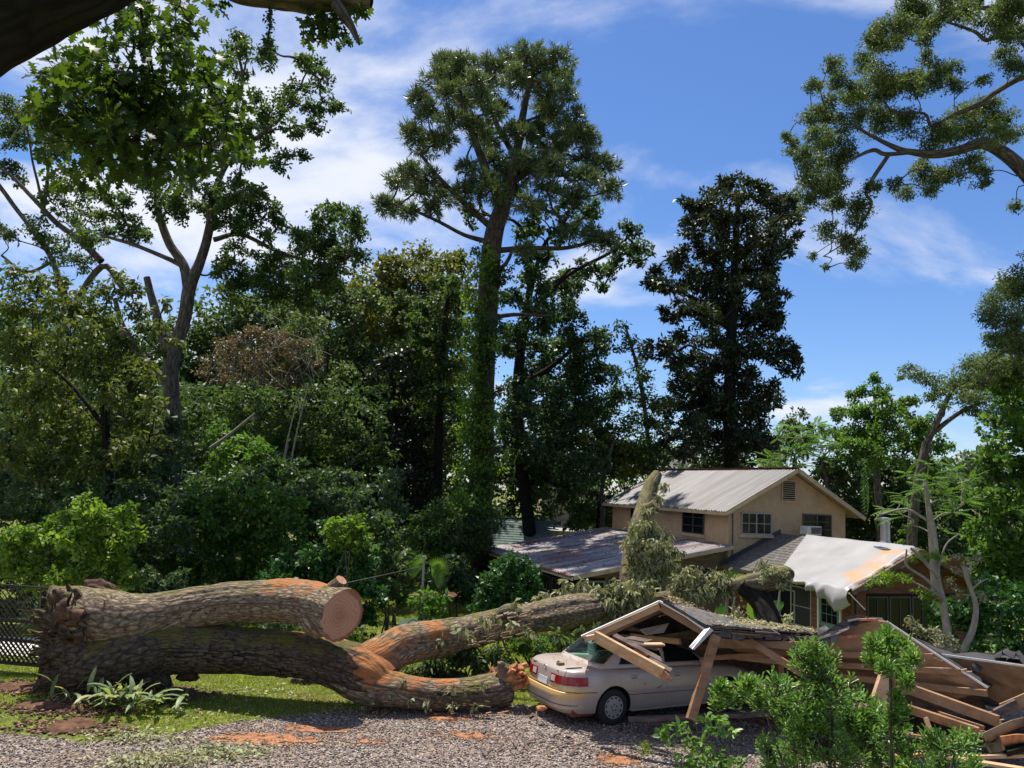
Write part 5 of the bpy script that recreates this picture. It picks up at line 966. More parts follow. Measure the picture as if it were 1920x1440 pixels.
def arch_cut(me_obj, pad=0.0, names=('a', 'b')):
    """cut the wheel openings out of a part"""
    tmp = []
    for xw in (XR, XR + 2.67):
        for sy in (-1, 1):
            mb = MB(); n = 48; R = .375 + pad; ring = [(xw + R * math.cos(a), sy * 1.2, .32 + R * math.sin(a)) for a in np.linspace(0, 2 * math.pi, n, endpoint=False)]; ring2 = [(x, sy * .66, z) for x, y, z in ring]
            mb.add(ring + ring2, [tuple(range(n)), tuple(range(2 * n - 1, n - 1, -1))] + [(k, k + n, (k + 1) % n + n, (k + 1) % n) for k in range(n)]); c = mb.build('arch_cutter', M['black'], None); tmp.append(c)
            md = me_obj.modifiers.new('arch', 'BOOLEAN'); md.operation = 'DIFFERENCE'; md.object = c; md.solver = 'EXACT'
    keep = me_obj.parent; me_obj.parent = None; me_obj.matrix_world = Matrix.Identity(4); bpy.context.view_layer.update()
    dg = bpy.context.evaluated_depsgraph_get(); me = bpy.data.meshes.new_from_object(me_obj.evaluated_get(dg)); me_obj.modifiers.clear(); me_obj.data = me
    me_obj.parent = keep; me_obj.matrix_parent_inverse = Matrix.Identity(4)
    for c in tmp: bpy.data.objects.remove(c)
    for q in me.polygons: q.use_smooth = True
    me.set_sharp_from_angle(angle=math.radians(32)); return me_obj
mb = MB(); mb.v = [tuple(q) for q in VV]; mb.f = [tuple(int(k) for k in q) for q in FA] + [tuple(range(NU - 1, -1, -1)), tuple((rows - 1) * NU + k for k in range(NU))]; mb.m = [0] * len(mb.f)
body = mb.build('body', [M['paint']], car, ws=False, smooth=True); body.data.materials.append(M['black']); arch_cut(body)
# liner material inside the openings
for q in body.data.polygons:
    c = q.center
    for xw in (XR, XR + 2.67):
        if abs(c[1]) < .80 and (c[0] - xw) ** 2 + (c[2] - .32) ** 2 < .40 ** 2: q.material_index = min(1, len(body.data.materials) - 1)
# door panels, standing a few millimetres proud with real gaps between them
def side_pt(x, v, off=0.0, sy=-1):
    u = np.linspace(.0, .5, 800); p = S_low(u, v); k = np.argsort(p[:, 0]); y = np.interp(x, p[k, 0], p[k, 1]) ; z = .20 + loop(v)[0] * (zsh(x) - .20); return np.array([x, sy * (y + off), z])
def door_panel(xa, xb, xa_top, nm='door', v0=1.6, v1=11):
    nx, nvv = 26, 26; V = []
    for off in (.007, -.012):
        for b_ in range(nvv + 1):
            v = v0 + (v1 - v0) * b_ / nvv; f = b_ / nvv
            for a_ in range(nx + 1): x = (xa + (xa_top - xa) * max(0, (f - .2) / .8)) + (xb - (xa + (xa_top - xa) * max(0, (f - .2) / .8))) * a_ / nx; V.append(side_pt(x, v, off))
    k = nx + 1; n1_ = k * (nvv + 1); f = []
    for b_ in range(nvv):
        for a_ in range(nx): q = b_ * k + a_; f.append((q, q + 1, q + k + 1, q + k)); f.append((q + n1_ + k, q + n1_ + k + 1, q + n1_ + 1, q + n1_))
    bd = [a_ for a_ in range(nx)] + [b_ * k + nx for b_ in range(nvv)] + [nvv * k + a_ for a_ in range(nx, 0, -1)] + [b_ * k for b_ in range(nvv, 0, -1)]
    for a_, b_ in zip(bd, bd[1:] + bd[:1]): f.append((b_, a_, a_ + n1_, b_ + n1_))
    mb = MB(); mb.add(V, f); o = mb.build(nm, [M['paint']], car, ws=False, smooth=True); return arch_cut(o, .03)
d1 = door_panel(1.30, 2.235, 1.13); d2 = door_panel(2.25, 3.36, 2.25)
def part(mb, nm, mt, parent=car, **k): return mb.build(nm, M[mt], parent, ws=False, **k)
for d_, x in ((d1, 1.42), (d2, 2.42)):
    q = side_pt(x, 8.6, .012); mb = MB(); mb.box(q[0] - .01, q[0] + .15, q[1] - .018, q[1] + .01, q[2] - .022, q[2] + .022); part(mb, 'door_handle', 'paint', d_, bevel=.008)
    mb = MB(); mb.box(q[0] + .01, q[0] + .13, q[1] - .002, q[1] + .012, q[2] - .034, q[2] - .023); part(mb, 'handle_recess', 'black', d_)
# body side moulding line and sill
for sy in (-1,):
    for xa, xb in ((1.36, 2.23), (2.26, 3.3), (.25, .68)):
        pth = [side_pt(x, 3.9 if xa > 1 else 5.9, .008, sy) for x in np.linspace(xa, xb, 14)]; tb = TB(); tb.add(np.array(pth), .005, 5); o = tb.build('seam', M['black'], None); o.parent = car
pth = [side_pt(x, .35, .004) for x in np.linspace(1.5, 3.3, 20)]; tb = TB(); tb.add(np.array(pth), .022, 8); o = tb.build('sill_moulding', M['paint'], None); o.parent = car
# rear: bumper split line, boot lid edge, lamps, plate
def rear_pt(y, v, off=0.0):
    u = np.linspace(.25, .75, 2001); p = S_low(u, v); k = np.argsort(p[:, 1]); x = np.interp(y, p[k, 1], p[k, 0]); z = .20 + loop(v)[0] * (zsh(x) - .20); return np.array([x - off, y, float(z)])
def rear_strip(y0, y1, v0, v1, nm, mt, off=.008, ny=14, nv=5, parent=car, taper=0.0):
    V = []; 
    for o_ in (off, -.02):
        for b_ in range(nv + 1):
            for a_ in range(ny + 1): v = v0 + (v1 - v0) * b_ / nv; y = y0 + (y1 - y0) * a_ / ny; V.append(rear_pt(y, v, o_))
    k = ny + 1; n1_ = k * (nv + 1); f = []
    for b_ in range(nv):
        for a_ in range(ny): q = b_ * k + a_; f.append((q, q + 1, q + k + 1, q + k))
    bd = [a_ for a_ in range(ny)] + [b_ * k + ny for b_ in range(nv)] + [nv * k + a_ for a_ in range(ny, 0, -1)] + [b_ * k for b_ in range(nv, 0, -1)]
    for a_, b_ in zip(bd, bd[1:] + bd[:1]): f.append((b_, a_, a_ + n1_, b_ + n1_))
    mb = MB(); mb.add(V, f); return mb.build(nm, M[mt], parent, ws=False, smooth=True)
lid = rear_strip(-.60, .60, 6.35, 10.9, 'boot_lid', 'paint', .010, 30, 14)
rear_strip(-.225, .225, 6.5, 8.1, 'plate_recess', 'frame_gray', .013, 10, 3, lid)
pl = rear_strip(-.16, .16, 6.55, 7.85, 'number_plate', 'plate', .024, 6, 2)
for y0, y1 in ((.25, .56), (-.56, -.25)): rear_strip(y0, y1, 7.5, 8.8, 'tail_light', 'taillight', .022, 12, 4)
for y0, y1 in ((.27, .40), (-.40, -.27)): rear_strip(y0, y1, 7.75, 8.6, 'reversing_light', 'clearlens', .027, 6, 2)
def corner_lamp(sy):
    V = []; ny = 24; u0, u1 = (.5 + .127, .5 + .222)
    k = ny + 1
    for off in (.018, -.02):
        for b_ in range(5):
            v = 7.5 + 1.3 * b_ / 4
            for a_ in range(k):
                y = sy * (.575 + .27 * a_ / ny) if a_ < ny * .6 else None
                f = a_ / ny; sgl = f
                if f < .55: p = rear_pt(sy * (.575 + .215 * f / .55), v, off)
                else: x = .165 + (.50 - .165) * ((f - .55) / .45); p = side_pt(max(x, rear_pt(sy * .79, v)[0] + .0), v, off, sy)
                V.append(p)
    n1_ = k * 5; f = []
    for b_ in range(4):
        for a_ in range(ny): q = b_ * k + a_; f.append((q, q + 1, q + k + 1, q + k))
    for a_ in range(ny): f.append((a_, a_ + n1_, a_ + 1 + n1_, a_ + 1)); q = 4 * k + a_; f.append((q, q + 1, q + 1 + n1_, q + n1_))
    mb = MB(); mb.add(V, f); return mb.build('tail_light', M['taillight'], car, ws=False, smooth=True)
corner_lamp(-1); corner_lamp(1)
bp = [rear_pt(y, 6.0, .004) for y in np.linspace(-.80, .80, 40)]; tb = TB(); tb.add(np.array(bp), .006, 5); o = tb.build('bumper_seam', M['black'], None); o.parent = car
bp = [rear_pt(y, 2.6, .004) for y in np.linspace(-.80, .80, 40)]; tb = TB(); tb.add(np.array(bp), .007, 5); o = tb.build('bumper_groove', M['black'], None); o.parent = car
q = rear_pt(0, 9.6, .02)
mb = MB()
for rx, ry, cz in ((.055, .036, 0), (.022, .034, .0), (.045, .014, .014)): mb.tube([(q[0], rx * math.cos(t), q[2] + cz + ry * math.sin(t)) for t in np.linspace(0, 2 * math.pi, 25)], .0045, 5)
part(mb, 'emblem', 'chrome', lid)
def text(s, size, loc, rot, mat, parent, name='lettering'):
    cu = bpy.data.curves.new(name, 'FONT'); cu.body = s; cu.size = size; cu.extrude = .002; cu.align_x = 'CENTER'; cu.materials.append(M[mat]); t_ = bpy.data.objects.new(name, cu); COL.objects.link(t_); bpy.context.view_layer.update(); me = bpy.data.meshes.new_from_object(t_.evaluated_get(bpy.context.evaluated_depsgraph_get())); bpy.data.objects.remove(t_); o = bpy.data.objects.new(name, me); COL.objects.link(o); o.parent = parent; o.location = loc; o.rotation_euler = rot; return o
q = rear_pt(.40, 9.9, .016); text('CAMRY', .05, (q[0], q[1], q[2] - .02), (math.radians(82), 0, math.radians(-90)), 'black', lid)
q = rear_pt(-.42, 9.9, .016); text('XLE', .045, (q[0], q[1], q[2] - .02), (math.radians(82), 0, math.radians(-90)), 'chrome', lid)
# greenhouse
GL = [(0, .72, 3.62, .805, 0), (.06, .78, 3.50, .80, .0), (.5, 1.10, 3.08, .725, 0), (.88, 1.42, 2.76, .635, 0), (1.0, 1.56, 2.62, .59, 0)]
def S_g(u, v):
    g = np.array(GL); xr, xf, w = [np.interp(v, g[:, 0], g[:, k]) for k in (1, 2, 3)]; t = u * 2 * np.pi; c, s = np.cos(t), np.sin(t)
    X = np.sign(c) * np.abs(c) ** .30; Yc = np.sign(s) * np.abs(s) ** .42; x = (xr + xf) / 2 + (xf - xr) / 2 * X - .0; y = w * Yc
    zb = zsh(x) + .015; zt = 1.375 - .03 * np.abs(X) ** 3; z = zb + (zt - zb) * np.sin(v * np.pi / 2 * .92) / math.sin(np.pi / 2 * .92); return np.stack([x, y, z], -1)
UG = even(400, lambda u: S_g(u, .5)); 
vg = np.linspace(0, 1, 25); GVt = np.array([S_g(UG, v) for v in vg]); rg = [GVt.reshape(-1, 3)]; tp_ = GVt[-1]
for s_ in (.9, .72, .5, .28, .08): q = tp_.copy(); cx = np.clip(q[:, 0], 1.9, 2.3); q[:, 0] = cx + (q[:, 0] - cx) * s_; q[:, 1] *= s_; q[:, 2] += .05 * (1 - s_ ** 2); rg.append(q)
RV = np.vstack(rg); nr = 25 + 5; i, j = np.meshgrid(np.arange(nr - 1), np.arange(400), indexing='ij'); j2 = (j + 1) % 400; FG = np.stack([i * 400 + j, i * 400 + j2, (i + 1) * 400 + j2, (i + 1) * 400 + j], -1).reshape(-1, 4)
ctr = RV[FG].mean(1); row = np.repeat(np.arange(nr - 1), 400)
def win_id(c, rw):
    x, y = c[:, 0], c[:, 1]; fv = rw / 24; out = np.zeros(len(c), int); ok = (fv > .10) & (fv < .90)
    xr = np.interp(fv, [0, 1], [.72, 1.56]); xf = np.interp(fv, [0, 1], [3.62, 2.62]); wq = np.interp(fv, [0, .06, .5, .88, 1.0], [.805, .80, .725, .635, .59])
    side = np.abs(y) > wq * .93
    out[ok & ~side & (np.abs(y) < wq * .86) & (x < 2)] = 1                      # rear
    out[ok & ~side & (np.abs(y) < wq * .86) & (x > 2.3)] = 2                    # windscreen
    r0 = 1.16 + .42 * fv; f1 = 3.22 - .62 * fv
    sd = np.abs(y) > wq * .80; sg = np.sign(y)
    out[ok & sd & (x > r0) & (x < 2.17)] = 3; out[ok & sd & (x > 2.26) & (x < f1)] = 4
    return out * np.where((out >= 3) & (y > 0), -1, 1)
wid = win_id(ctr, row); cap_f = tuple((nr - 1) * 400 + k for k in range(400))
def sub_mesh(nm, sel, mt, off=0, extra=None, solid=0):
    Fc = FG[sel]; u, inv = np.unique(Fc, return_inverse=True); Vx = RV[u].copy(); mb = MB(); mb.add(Vx, [tuple(int(k) for k in q) for q in inv.reshape(-1, 4)])
    if extra: lut = {int(a): k for k, a in enumerate(u)}; mb.f.append(tuple(lut[k] for k in extra)); mb.m.append(0)
    o = mb.build(nm, M[mt], car, ws=False, smooth=True, fix=False)
    if solid: md = o.modifiers.new('thickness', 'SOLIDIFY'); md.thickness = solid; md.offset = -1
    return o
sub_mesh('cabin', wid == 0, 'paint', extra=cap_f, solid=.03)
for w_, nm in ((1, 'rear_window'), (2, 'windscreen'), (3, 'side_window'), (4, 'side_window'), (-3, 'side_window'), (-4, 'side_window')):
    o = sub_mesh(nm, wid == w_, 'car_glass')
    if w_ in (3, 4): o.data.materials[0] = M['glass']
# black seals round the glass
# interior
for xs_ in (1.35, 2.35):
    for y_ in (-.37, .37):
        mb = MB(); mb.box(xs_, xs_ + .14, y_ - .24, y_ + .24, .45, 1.06); part(mb, 'seat_back', 'seat', bevel=.05); mb = MB(); mb.box(xs_ - .02, xs_ + .1, y_ - .13, y_ + .13, 1.05, 1.24); part(mb, 'head_rest', 'seat', bevel=.04)
mb = MB(); mb.box(.95, 1.36, -.6, .6, .95, .985); part(mb, 'parcel_shelf', 'seat')
# wheels
def wheel(x, y, sy):
    w = bpy.data.objects.new('wheel', None); COL.objects.link(w); w.parent = car; w.location = (x, y, .315); w.empty_display_size = .2
    prof = [(.20, -.10), (.225, -.105), (.29, -.10), (.312, -.08), (.315, -.04), (.315, .04), (.312, .08), (.29, .10), (.225, .105), (.20, .10)]; n = 56; mb = MB(); V = [(r_ * math.cos(t), yy, r_ * math.sin(t)) for t in np.linspace(0, 2 * math.pi, n, endpoint=False) for r_, yy in prof]; k = len(prof)
    mb.add(V, [(a_ * k + b_, a_ * k + b_ + 1, ((a_ + 1) % n) * k + b_ + 1, ((a_ + 1) % n) * k + b_) for a_ in range(n) for b_ in range(k - 1)]); mb.build('tyre', M['rubber'], w, ws=False, smooth=True)
    # hubcap: dished disc with eleven slots and five nuts
    mb = MB(); n = 88; rr_ = [(.205, .088), (.20, .098), (.185, .100), (.180, .095), (.150, .093), (.10, .105), (.06, .106), (.0, .106)]; V = []; 
    for t in np.linspace(0, 2 * math.pi, n, endpoint=False):
        for r_, yy in rr_[:-1]: V.append((r_ * math.cos(t), sy * yy, r_ * math.sin(t)))
    k = len(rr_) - 1; f = []
    for a_ in range(n):
        for b_ in range(k - 1):
            if b_ == 3 and (a_ % 8) in (0, 1, 2, 3): continue
            f.append((a_ * k + b_, a_ * k + b_ + 1, ((a_ + 1) % n) * k + b_ + 1, ((a_ + 1) % n) * k + b_))
    f.append(tuple(a_ * k + k - 1 for a_ in range(n))); mb.add(V, f); mb.build('hubcap', M['hub'], w, ws=False, smooth=True)
    mb = MB(); mb.tube([(0, sy * .07, 0), (0, sy * .084, 0)], .20, 40); mb.build('rim', M['black'], w, ws=False)
    mb = MB()
    for q in range(5): a_ = q * 1.2566 + .3; mb.tube([(.055 * math.cos(a_), sy * .1062, .055 * math.sin(a_)), (.055 * math.cos(a_), sy * .112, .055 * math.sin(a_))], .014, 10)
    mb.build('wheel_nuts', M['black'], w, ws=False)
for x in (XR, XR + 2.67):
    for sy in (-1, 1): wheel(x, sy * (HW - .115), sy)
mb = MB(); mb.box(3.02, 3.16, -1.02, -.86, .97, 1.10); part(mb, 'mirror', 'paint', bevel=.03)
mb = MB(); mb.box(.9, 4.3, -.62, .62, .17, .3); part(mb, 'underbody', 'black'); mb = MB(); mb.box(.25, .7, -.75, -.35, .18, .3); part(mb, 'silencer', 'rust')
for y_ in (-.62, .62): mb = MB(); mb.box(4.42, 4.62, y_ - .18, y_ + .18, .58, .70); part(mb, 'headlight', 'clearlens', bevel=.02)

lf = []; 
for k in range(90):
    x_, y_ = random.uniform(.35, 1.25), random.uniform(-.7, .7); z_ = (1.0 if x_ < .8 else 1.0 + (x_ - .8) * .55) + .0
    lf.append((x_, y_, z_ + .012))
C = np.array(lf); R_ = np.array([[ch_, -sh_, 0], [sh_, ch_, 0], [0, 0, 1]]); C = C @ R_.T + np.array([cl.x, cl.y, .005]); n = len(C)
leaf_obj('leaf_litter', C, rng.normal(size=(n, 3)) * [1, 1, .1], np.tile([0, 0, 1.0], (n, 1)) + rng.normal(size=(n, 3)) * .2, rng.uniform(.02, .06, n), rng.uniform(.01, .03, n), M['leaf_litter'], None, 'diamond', kind='stuff')
mb = MB(); 
for yy, zz in ((-.5, .5),): pass
for xa, za, xb, zb in ((2.0, 6.0, 2.12, 6.9), (1.72, 7.2, 1.73, 7.6)):
    a_, b_ = side_pt(xa, za, .0105), side_pt(xb, zb, .0105); mb.beam(a_, b_, .012, .002, up=(0, 1, 0))
part(mb, 'scratch', 'black', d1)
# ------------------------------------------------------------------ the collapsed carport
M['ply'] = noisy('tan_plywood', [(0.3, (0.20, 0.115, 0.065)), (0.55, (0.31, 0.19, 0.11)), (0.8, (0.41, 0.27, 0.165))], 2.2, .75, .25, spec=.25, stretch=(.5, 2, 2))
M['lumber'] = noisy('fresh_lumber', [(0.3, (0.38, 0.23, 0.12)), (0.55, (0.52, 0.34, 0.19)), (0.8, (0.62, 0.45, 0.28))], 3, .7, .25, spec=.25, stretch=(.7, 3, 3))
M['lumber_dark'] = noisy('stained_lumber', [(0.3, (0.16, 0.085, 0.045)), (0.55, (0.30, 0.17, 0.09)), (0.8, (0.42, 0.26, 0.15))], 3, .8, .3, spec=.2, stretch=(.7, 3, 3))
M['old_wood'] = noisy('weathered_boards', [(0.3, (0.07, 0.05, 0.042)), (0.7, (0.20, 0.15, 0.125))], 4, .9, .4, spec=.2, stretch=(.6, 3, 3))
M['trim'] = noisy('white_metal_trim', [(0.3, (0.55, 0.52, 0.49)), (0.7, (0.74, 0.71, 0.68))], 5, .4, .1)
M['felt'] = noisy('black_roofing_felt', [(0.3, (0.02, 0.02, 0.022)), (0.7, (0.07, 0.065, 0.065))], 4, .9, .4)
def Q(px, py, Y): return P(px, py, Y)
wreck = empty('collapsed_carport', P(1400, 1330, 15.5) * np.array([1, 1, 0]), 0, 'collapsed wooden carport roof fallen over the sedan with tan plywood undersides', 'carport')
def panel(name, pts, th, mat, parent=wreck, nrm=None, sub=0, crumple=0.0):
    """flat or crumpled sheet through picture points (px, py, Y); th along its normal"""
    v = [Vector(Q(*p).tolist()) for p in pts]; c = sum(v, Vector()) / len(v); n = Vector()
    for a, b_ in zip(v, v[1:] + v[:1]): n += (a - c).cross(b_ - c)
    n.normalize()
    if n.dot(Vector((0, 0, CH)) + Vector((0, 0, 0)) - c) > 0: n = -n          # thickness goes away from the viewer
    if crumple == 0:
        m = MB(); k = len(v); vv = v + [c] ; o = [q + n * th for q in vv]; f = [(i, (i + 1) % k, k) for i in range(k)]; m.add(vv, f); m.add(o, [(b_, a, c_) for a, b_, c_ in f]); n0 = k + 1
        m.f += [(i, i + n0, (i + 1) % k + n0, (i + 1) % k) for i in range(k)]; m.m += [0] * k
        return m.build(name, M[mat], parent)
def beam(name, a, b_, w, h, mat, parent=wreck, up=(0, 0, 1), rough=.0, own=None):
    m = MB(); m.beam(Q(*a), Q(*b_), w, h, up, rough=rough); o = m.build(name, M[mat], parent)
    if own: tag(o, own[0], own[1], own[2] if len(own) > 2 else None)
    return o
def bilerp(c, u, v): a, b_, d, e = [Vector(Q(*q).tolist()) for q in c]; return (a * (1 - u) + b_ * u) * (1 - v) + (e * (1 - u) + d * u) * v
def shingle_field(corners, nu, nv, mat='shingle', jit=.02, lift=.012, parent=wreck, miss=.0, nrm=None, hang=.0, solid=.012):
    """rows of tabs over a quad: corners a (u0 v0) b (u1 v0) d (u1 v1) e (u0 v1); v0 is the lower edge"""
    for j in range(nv):
        for i in range(nu):
            if random.random() < miss: continue
            off = .5 / nu * (j % 2); u0 = max(0, i / nu - off + .003); u1 = min(1, (i + 1) / nu - off - .003); v0, v1 = j / nv - .04, (j + 1) / nv + .05
            p = [bilerp(corners, u0, v0), bilerp(corners, u1, v0), bilerp(corners, u1, v1), bilerp(corners, u0, v1)]; n = (p[1] - p[0]).cross(p[3] - p[0]).normalized()
            if n.z < 0: n = -n
            l0 = lift + random.uniform(.3, 1) * jit; q = [p[0] + n * l0, p[1] + n * (lift + random.uniform(.3, 1) * jit), p[2] + n * .004, p[3] + n * .004]; m = MB(); m.add(q + [x + n * solid for x in q], [(0, 1, 2, 3), (7, 6, 5, 4), (0, 4, 5, 1), (1, 5, 6, 2), (2, 6, 7, 3), (3, 7, 4, 0)]); m.build('shingle', M[mat], parent)
# gable end over the car
RF = (1237, 1131, 14.9); RBk = (1262, 1129, 19.0)
panel('roof_deck', [RF, (1088, 1198, 14.6), (1140, 1180, 18.6), RBk], .025, 'ply')
panel('roof_deck', [RF, (1320, 1181, 14.35), (1400, 1188, 14.6), (1536, 1198, 15.3), (1528, 1189, 18.0), (1420, 1178, 18.5), (1335, 1158, 18.8), RBk], .025, 'ply')
o_ = panel('roof_covering', [(q[0], q[1] - 2, q[2]) for q in (RF, (1320, 1181, 14.35), (1400, 1188, 14.6), (1536, 1198, 15.3), (1528, 1189, 18.0), (1420, 1178, 18.5), (1335, 1158, 18.8), RBk)], -.02, 'shingle')
shingle_field([(1321, 1180, 14.4), (1240, 1130, 14.9), (1262, 1127, 19.0), (1338, 1158, 18.8)], 6, 14, jit=.012, lift=.05)
shingle_field([(1322, 1181, 14.4), (1430, 1189, 14.75), (1428, 1177, 18.5), (1338, 1159, 18.8)], 5, 12, jit=.02, lift=.05)
shingle_field([(1430, 1189, 14.75), (1536, 1198, 15.3), (1528, 1188, 18.0), (1426, 1177, 18.5)], 4, 10, jit=.035, lift=.05)
shingle_field([(1088, 1197, 14.6), (1140, 1178, 18.6), (1260, 1127, 19.0), (1236, 1129, 14.9)], 14, 6, jit=.012)
# hanging edge shingles, seen face on
for k, (x0, x1, y0, d) in enumerate(((1338, 1372, 1182, 13), (1373, 1398, 1184, 14), (1392, 1432, 1184, 10), (1434, 1466, 1187, 13), (1467, 1502, 1188, 11), (1503, 1536, 1191, 12))):
    Yk = 14.42 + k * .14; panel('shingle', [(x0, y0 + random.uniform(-1, 2), Yk), (x1, y0 + random.uniform(0, 2), Yk + .1), (x1 - 1, y0 + d + random.uniform(-1, 2), Yk), (x0 + 1, y0 + d + random.uniform(-2, 2), Yk - .08)], .012, 'shingle')
beam('fascia_board', (1236, 1137, 14.82), (1096, 1199, 14.55), .04, .11, 'lumber'); beam('drip_edge', (1237, 1127, 14.80), (1090, 1193, 14.5), .05, .025, 'trim')
beam('drip_edge', (1236, 1127, 14.80), (1290, 1158, 14.5), .05, .03, 'trim'); beam('drip_edge', (1290, 1158, 14.5), (1322, 1180, 14.25), .05, .03, 'trim')
panel('bent_trim', [(1320, 1180, 14.2), (1331, 1177, 14.15), (1335, 1181, 14.15), (1302, 1218, 13.9), (1292, 1213, 13.9)], .01, 'trim'); panel('bent_trim', [(1331, 1177, 14.14), (1338, 1182, 14.2), (1302, 1219, 13.95), (1298, 1217, 13.86)], .01, 'trim')
beam('rafter', (1240, 1140, 14.95), (1322, 1188, 14.5), .045, .10, 'ply')
for k, (Y_, s_) in enumerate(((15.6, 0), (16.3, 0), (17.1, 0), (17.9, 0))):
    beam('rafter', (1243 + k * 5, 1141, Y_), (1330 + k * 12, 1184 - k * 3, Y_ - .2), .04, .10, 'ply'); beam('rafter', (1240 + k * 5, 1142, Y_), (1120 + k * 9, 1196 - k * 3, Y_ - .1), .04, .10, 'ply')
beam('rafter', (1340, 1205, 14.6), (1530, 1212, 15.4), .05, .16, 'lumber_dark')
# posts and braces
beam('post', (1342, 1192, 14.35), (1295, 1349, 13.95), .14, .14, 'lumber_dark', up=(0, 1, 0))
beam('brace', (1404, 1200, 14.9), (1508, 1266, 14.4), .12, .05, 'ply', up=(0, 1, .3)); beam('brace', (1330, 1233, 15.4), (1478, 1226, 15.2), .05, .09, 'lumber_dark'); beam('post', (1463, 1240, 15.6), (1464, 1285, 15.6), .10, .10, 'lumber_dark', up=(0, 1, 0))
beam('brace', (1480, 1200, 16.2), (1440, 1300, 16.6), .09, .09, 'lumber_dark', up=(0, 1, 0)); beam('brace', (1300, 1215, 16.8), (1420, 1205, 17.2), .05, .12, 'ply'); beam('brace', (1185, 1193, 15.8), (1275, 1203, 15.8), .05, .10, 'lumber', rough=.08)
# folded roofing under the gable
panel('roofing_scrap', [(1200, 1180, 15.4), (1255, 1168, 15.9), (1245, 1186, 15.7), (1212, 1190, 15.3)], .012, 'trim'); panel('roofing_scrap', [(1180, 1172, 15.6), (1262, 1150, 16.4), (1300, 1180, 16.6), (1230, 1192, 15.6)], .02, 'felt')
panel('roofing_scrap', [(1190, 1196, 15.7), (1300, 1200, 16.0), (1320, 1250, 16.4), (1250, 1240, 15.9)], .02, 'felt')
# great tan sheet, standing nearly on edge with its underside to the viewer
BS = [(1345, 1204, 15.0), (1536, 1204, 14.7), (1572, 1178, 14.5), (1606, 1160, 14.4), (1660, 1166, 14.2), (1720, 1205, 14.0), (1850, 1288, 13.4), (1852, 1296, 13.4), (1796, 1310, 13.9), (1690, 1295, 14.9), (1560, 1268, 15.6), (1430, 1245, 15.9)]
panel('roof_sheet', BS, .022, 'ply'); 
panel('roof_deck', [(1538, 1200, 14.8), (1606, 1158, 14.5), (1660, 1164, 14.3), (1852, 1290, 13.5), (1890, 1262, 17.0), (1700, 1190, 18.0), (1610, 1175, 18.5)], .03, 'felt')  # hidden felt slab added behind the sheet to shade the void below
for a, b_ in (((1548, 1226, 14.75), (1750, 1231, 13.75)), ((1560, 1246, 14.85), (1802, 1260, 13.55)), ((1580, 1268, 15.0), (1851, 1300, 13.3)), ((1380, 1232, 15.4), (1560, 1250, 14.9))): beam('rafter', a, b_, .04, .10, 'ply', up=(0, -.25, 1))
beam('drip_edge', (1662, 1165, 14.16), (1852, 1290, 13.36), .03, .03, 'trim'); beam('broken_edge', (1608, 1162, 14.35), (1645, 1162, 14.2), .05, .035, 'split', rough=.03); beam('broken_edge', (1560, 1197, 14.5), (1607, 1192, 14.35), .05, .05, 'split', rough=.06)
# torn strips of shingles on the hump
for k in range(13):
    f = k / 12; x = 1538 + 62 * f; y = 1206 - 38 * f; w = 30; panel('shingle', [(x - 14, y - 2 + random.uniform(-3, 3), 14.35 + .02 * k), (x - 2, y - 16, 14.4), (x + 44 - 14 * f, y - 30 + 18 * f + random.uniform(-3, 3), 14.5 - .01 * k), (x + 30 - 10 * f, y - 16 + 16 * f, 14.3)], .014, 'shingle' if k % 3 else 'felt')
panel('shingle', [(1532, 1180, 14.5), (1548, 1172, 14.6), (1560, 1186, 14.4), (1556, 1212, 14.3), (1540, 1214, 14.3)], .014, 'shingle'); panel('shingle', [(1556, 1184, 14.35), (1572, 1180, 14.35), (1574, 1198, 14.3), (1560, 1212, 14.25)], .014, 'shingle')
for k in range(4): panel('shingle', [(1588 + k * 16, 1160 - k, 14.45), (1606 + k * 16, 1155 + k, 14.45), (1610 + k * 16, 1162 + k, 14.3), (1590 + k * 16, 1166, 14.3)], .012, 'felt')
# second sheet to the right
panel('roof_sheet', [(1768, 1230, 14.4), (1860, 1242, 13.9), (2000, 1262, 13.2), (2010, 1330, 13.3), (1930, 1335, 13.9), (1880, 1322, 14.2), (1812, 1285, 14.6)], .022, 'ply'); panel('roof_deck', [(1768, 1228, 14.45), (2000, 1259, 13.2), (2060, 1245, 16), (1830, 1222, 17)], .025, 'felt')
beam('drip_edge', (1766, 1228, 14.35), (1858, 1240, 13.85), .03, .035, 'trim'); beam('drip_edge', (1858, 1240, 13.85), (2000, 1260, 13.15), .03, .03, 'trim')
panel('felt_strip', [(1700, 1190, 14.3), (1716, 1196, 14.2), (1838, 1270, 13.9), (1846, 1288, 13.6), (1834, 1290, 13.6)], .015, 'felt'); panel('felt_strip', [(1828, 1240, 14.1), (1846, 1238, 14.1), (1838, 1262, 14.0), (1818, 1254, 14.0)], .012, 'felt')
# dark torn felt arching over at the right edge
tbp = [(1862, 1228, 14.4), (1880, 1219, 14.4), (1905, 1222, 14.2), (1925, 1236, 14.0), (1950, 1262, 13.8)]
for a, b_ in zip(tbp, tbp[1:]): panel('felt_strip', [a, b_, (b_[0] + 4, b_[1] + 4, b_[2] + 1.2), (a[0] + 6, a[1] - 3, a[2] + 1.2)], .02, 'felt'); panel('felt_strip', [a, b_, (b_[0] - 4, b_[1] + 14, b_[2] - .1), (a[0] + 2, a[1] + 6, a[2] - .1)], .015, 'felt')
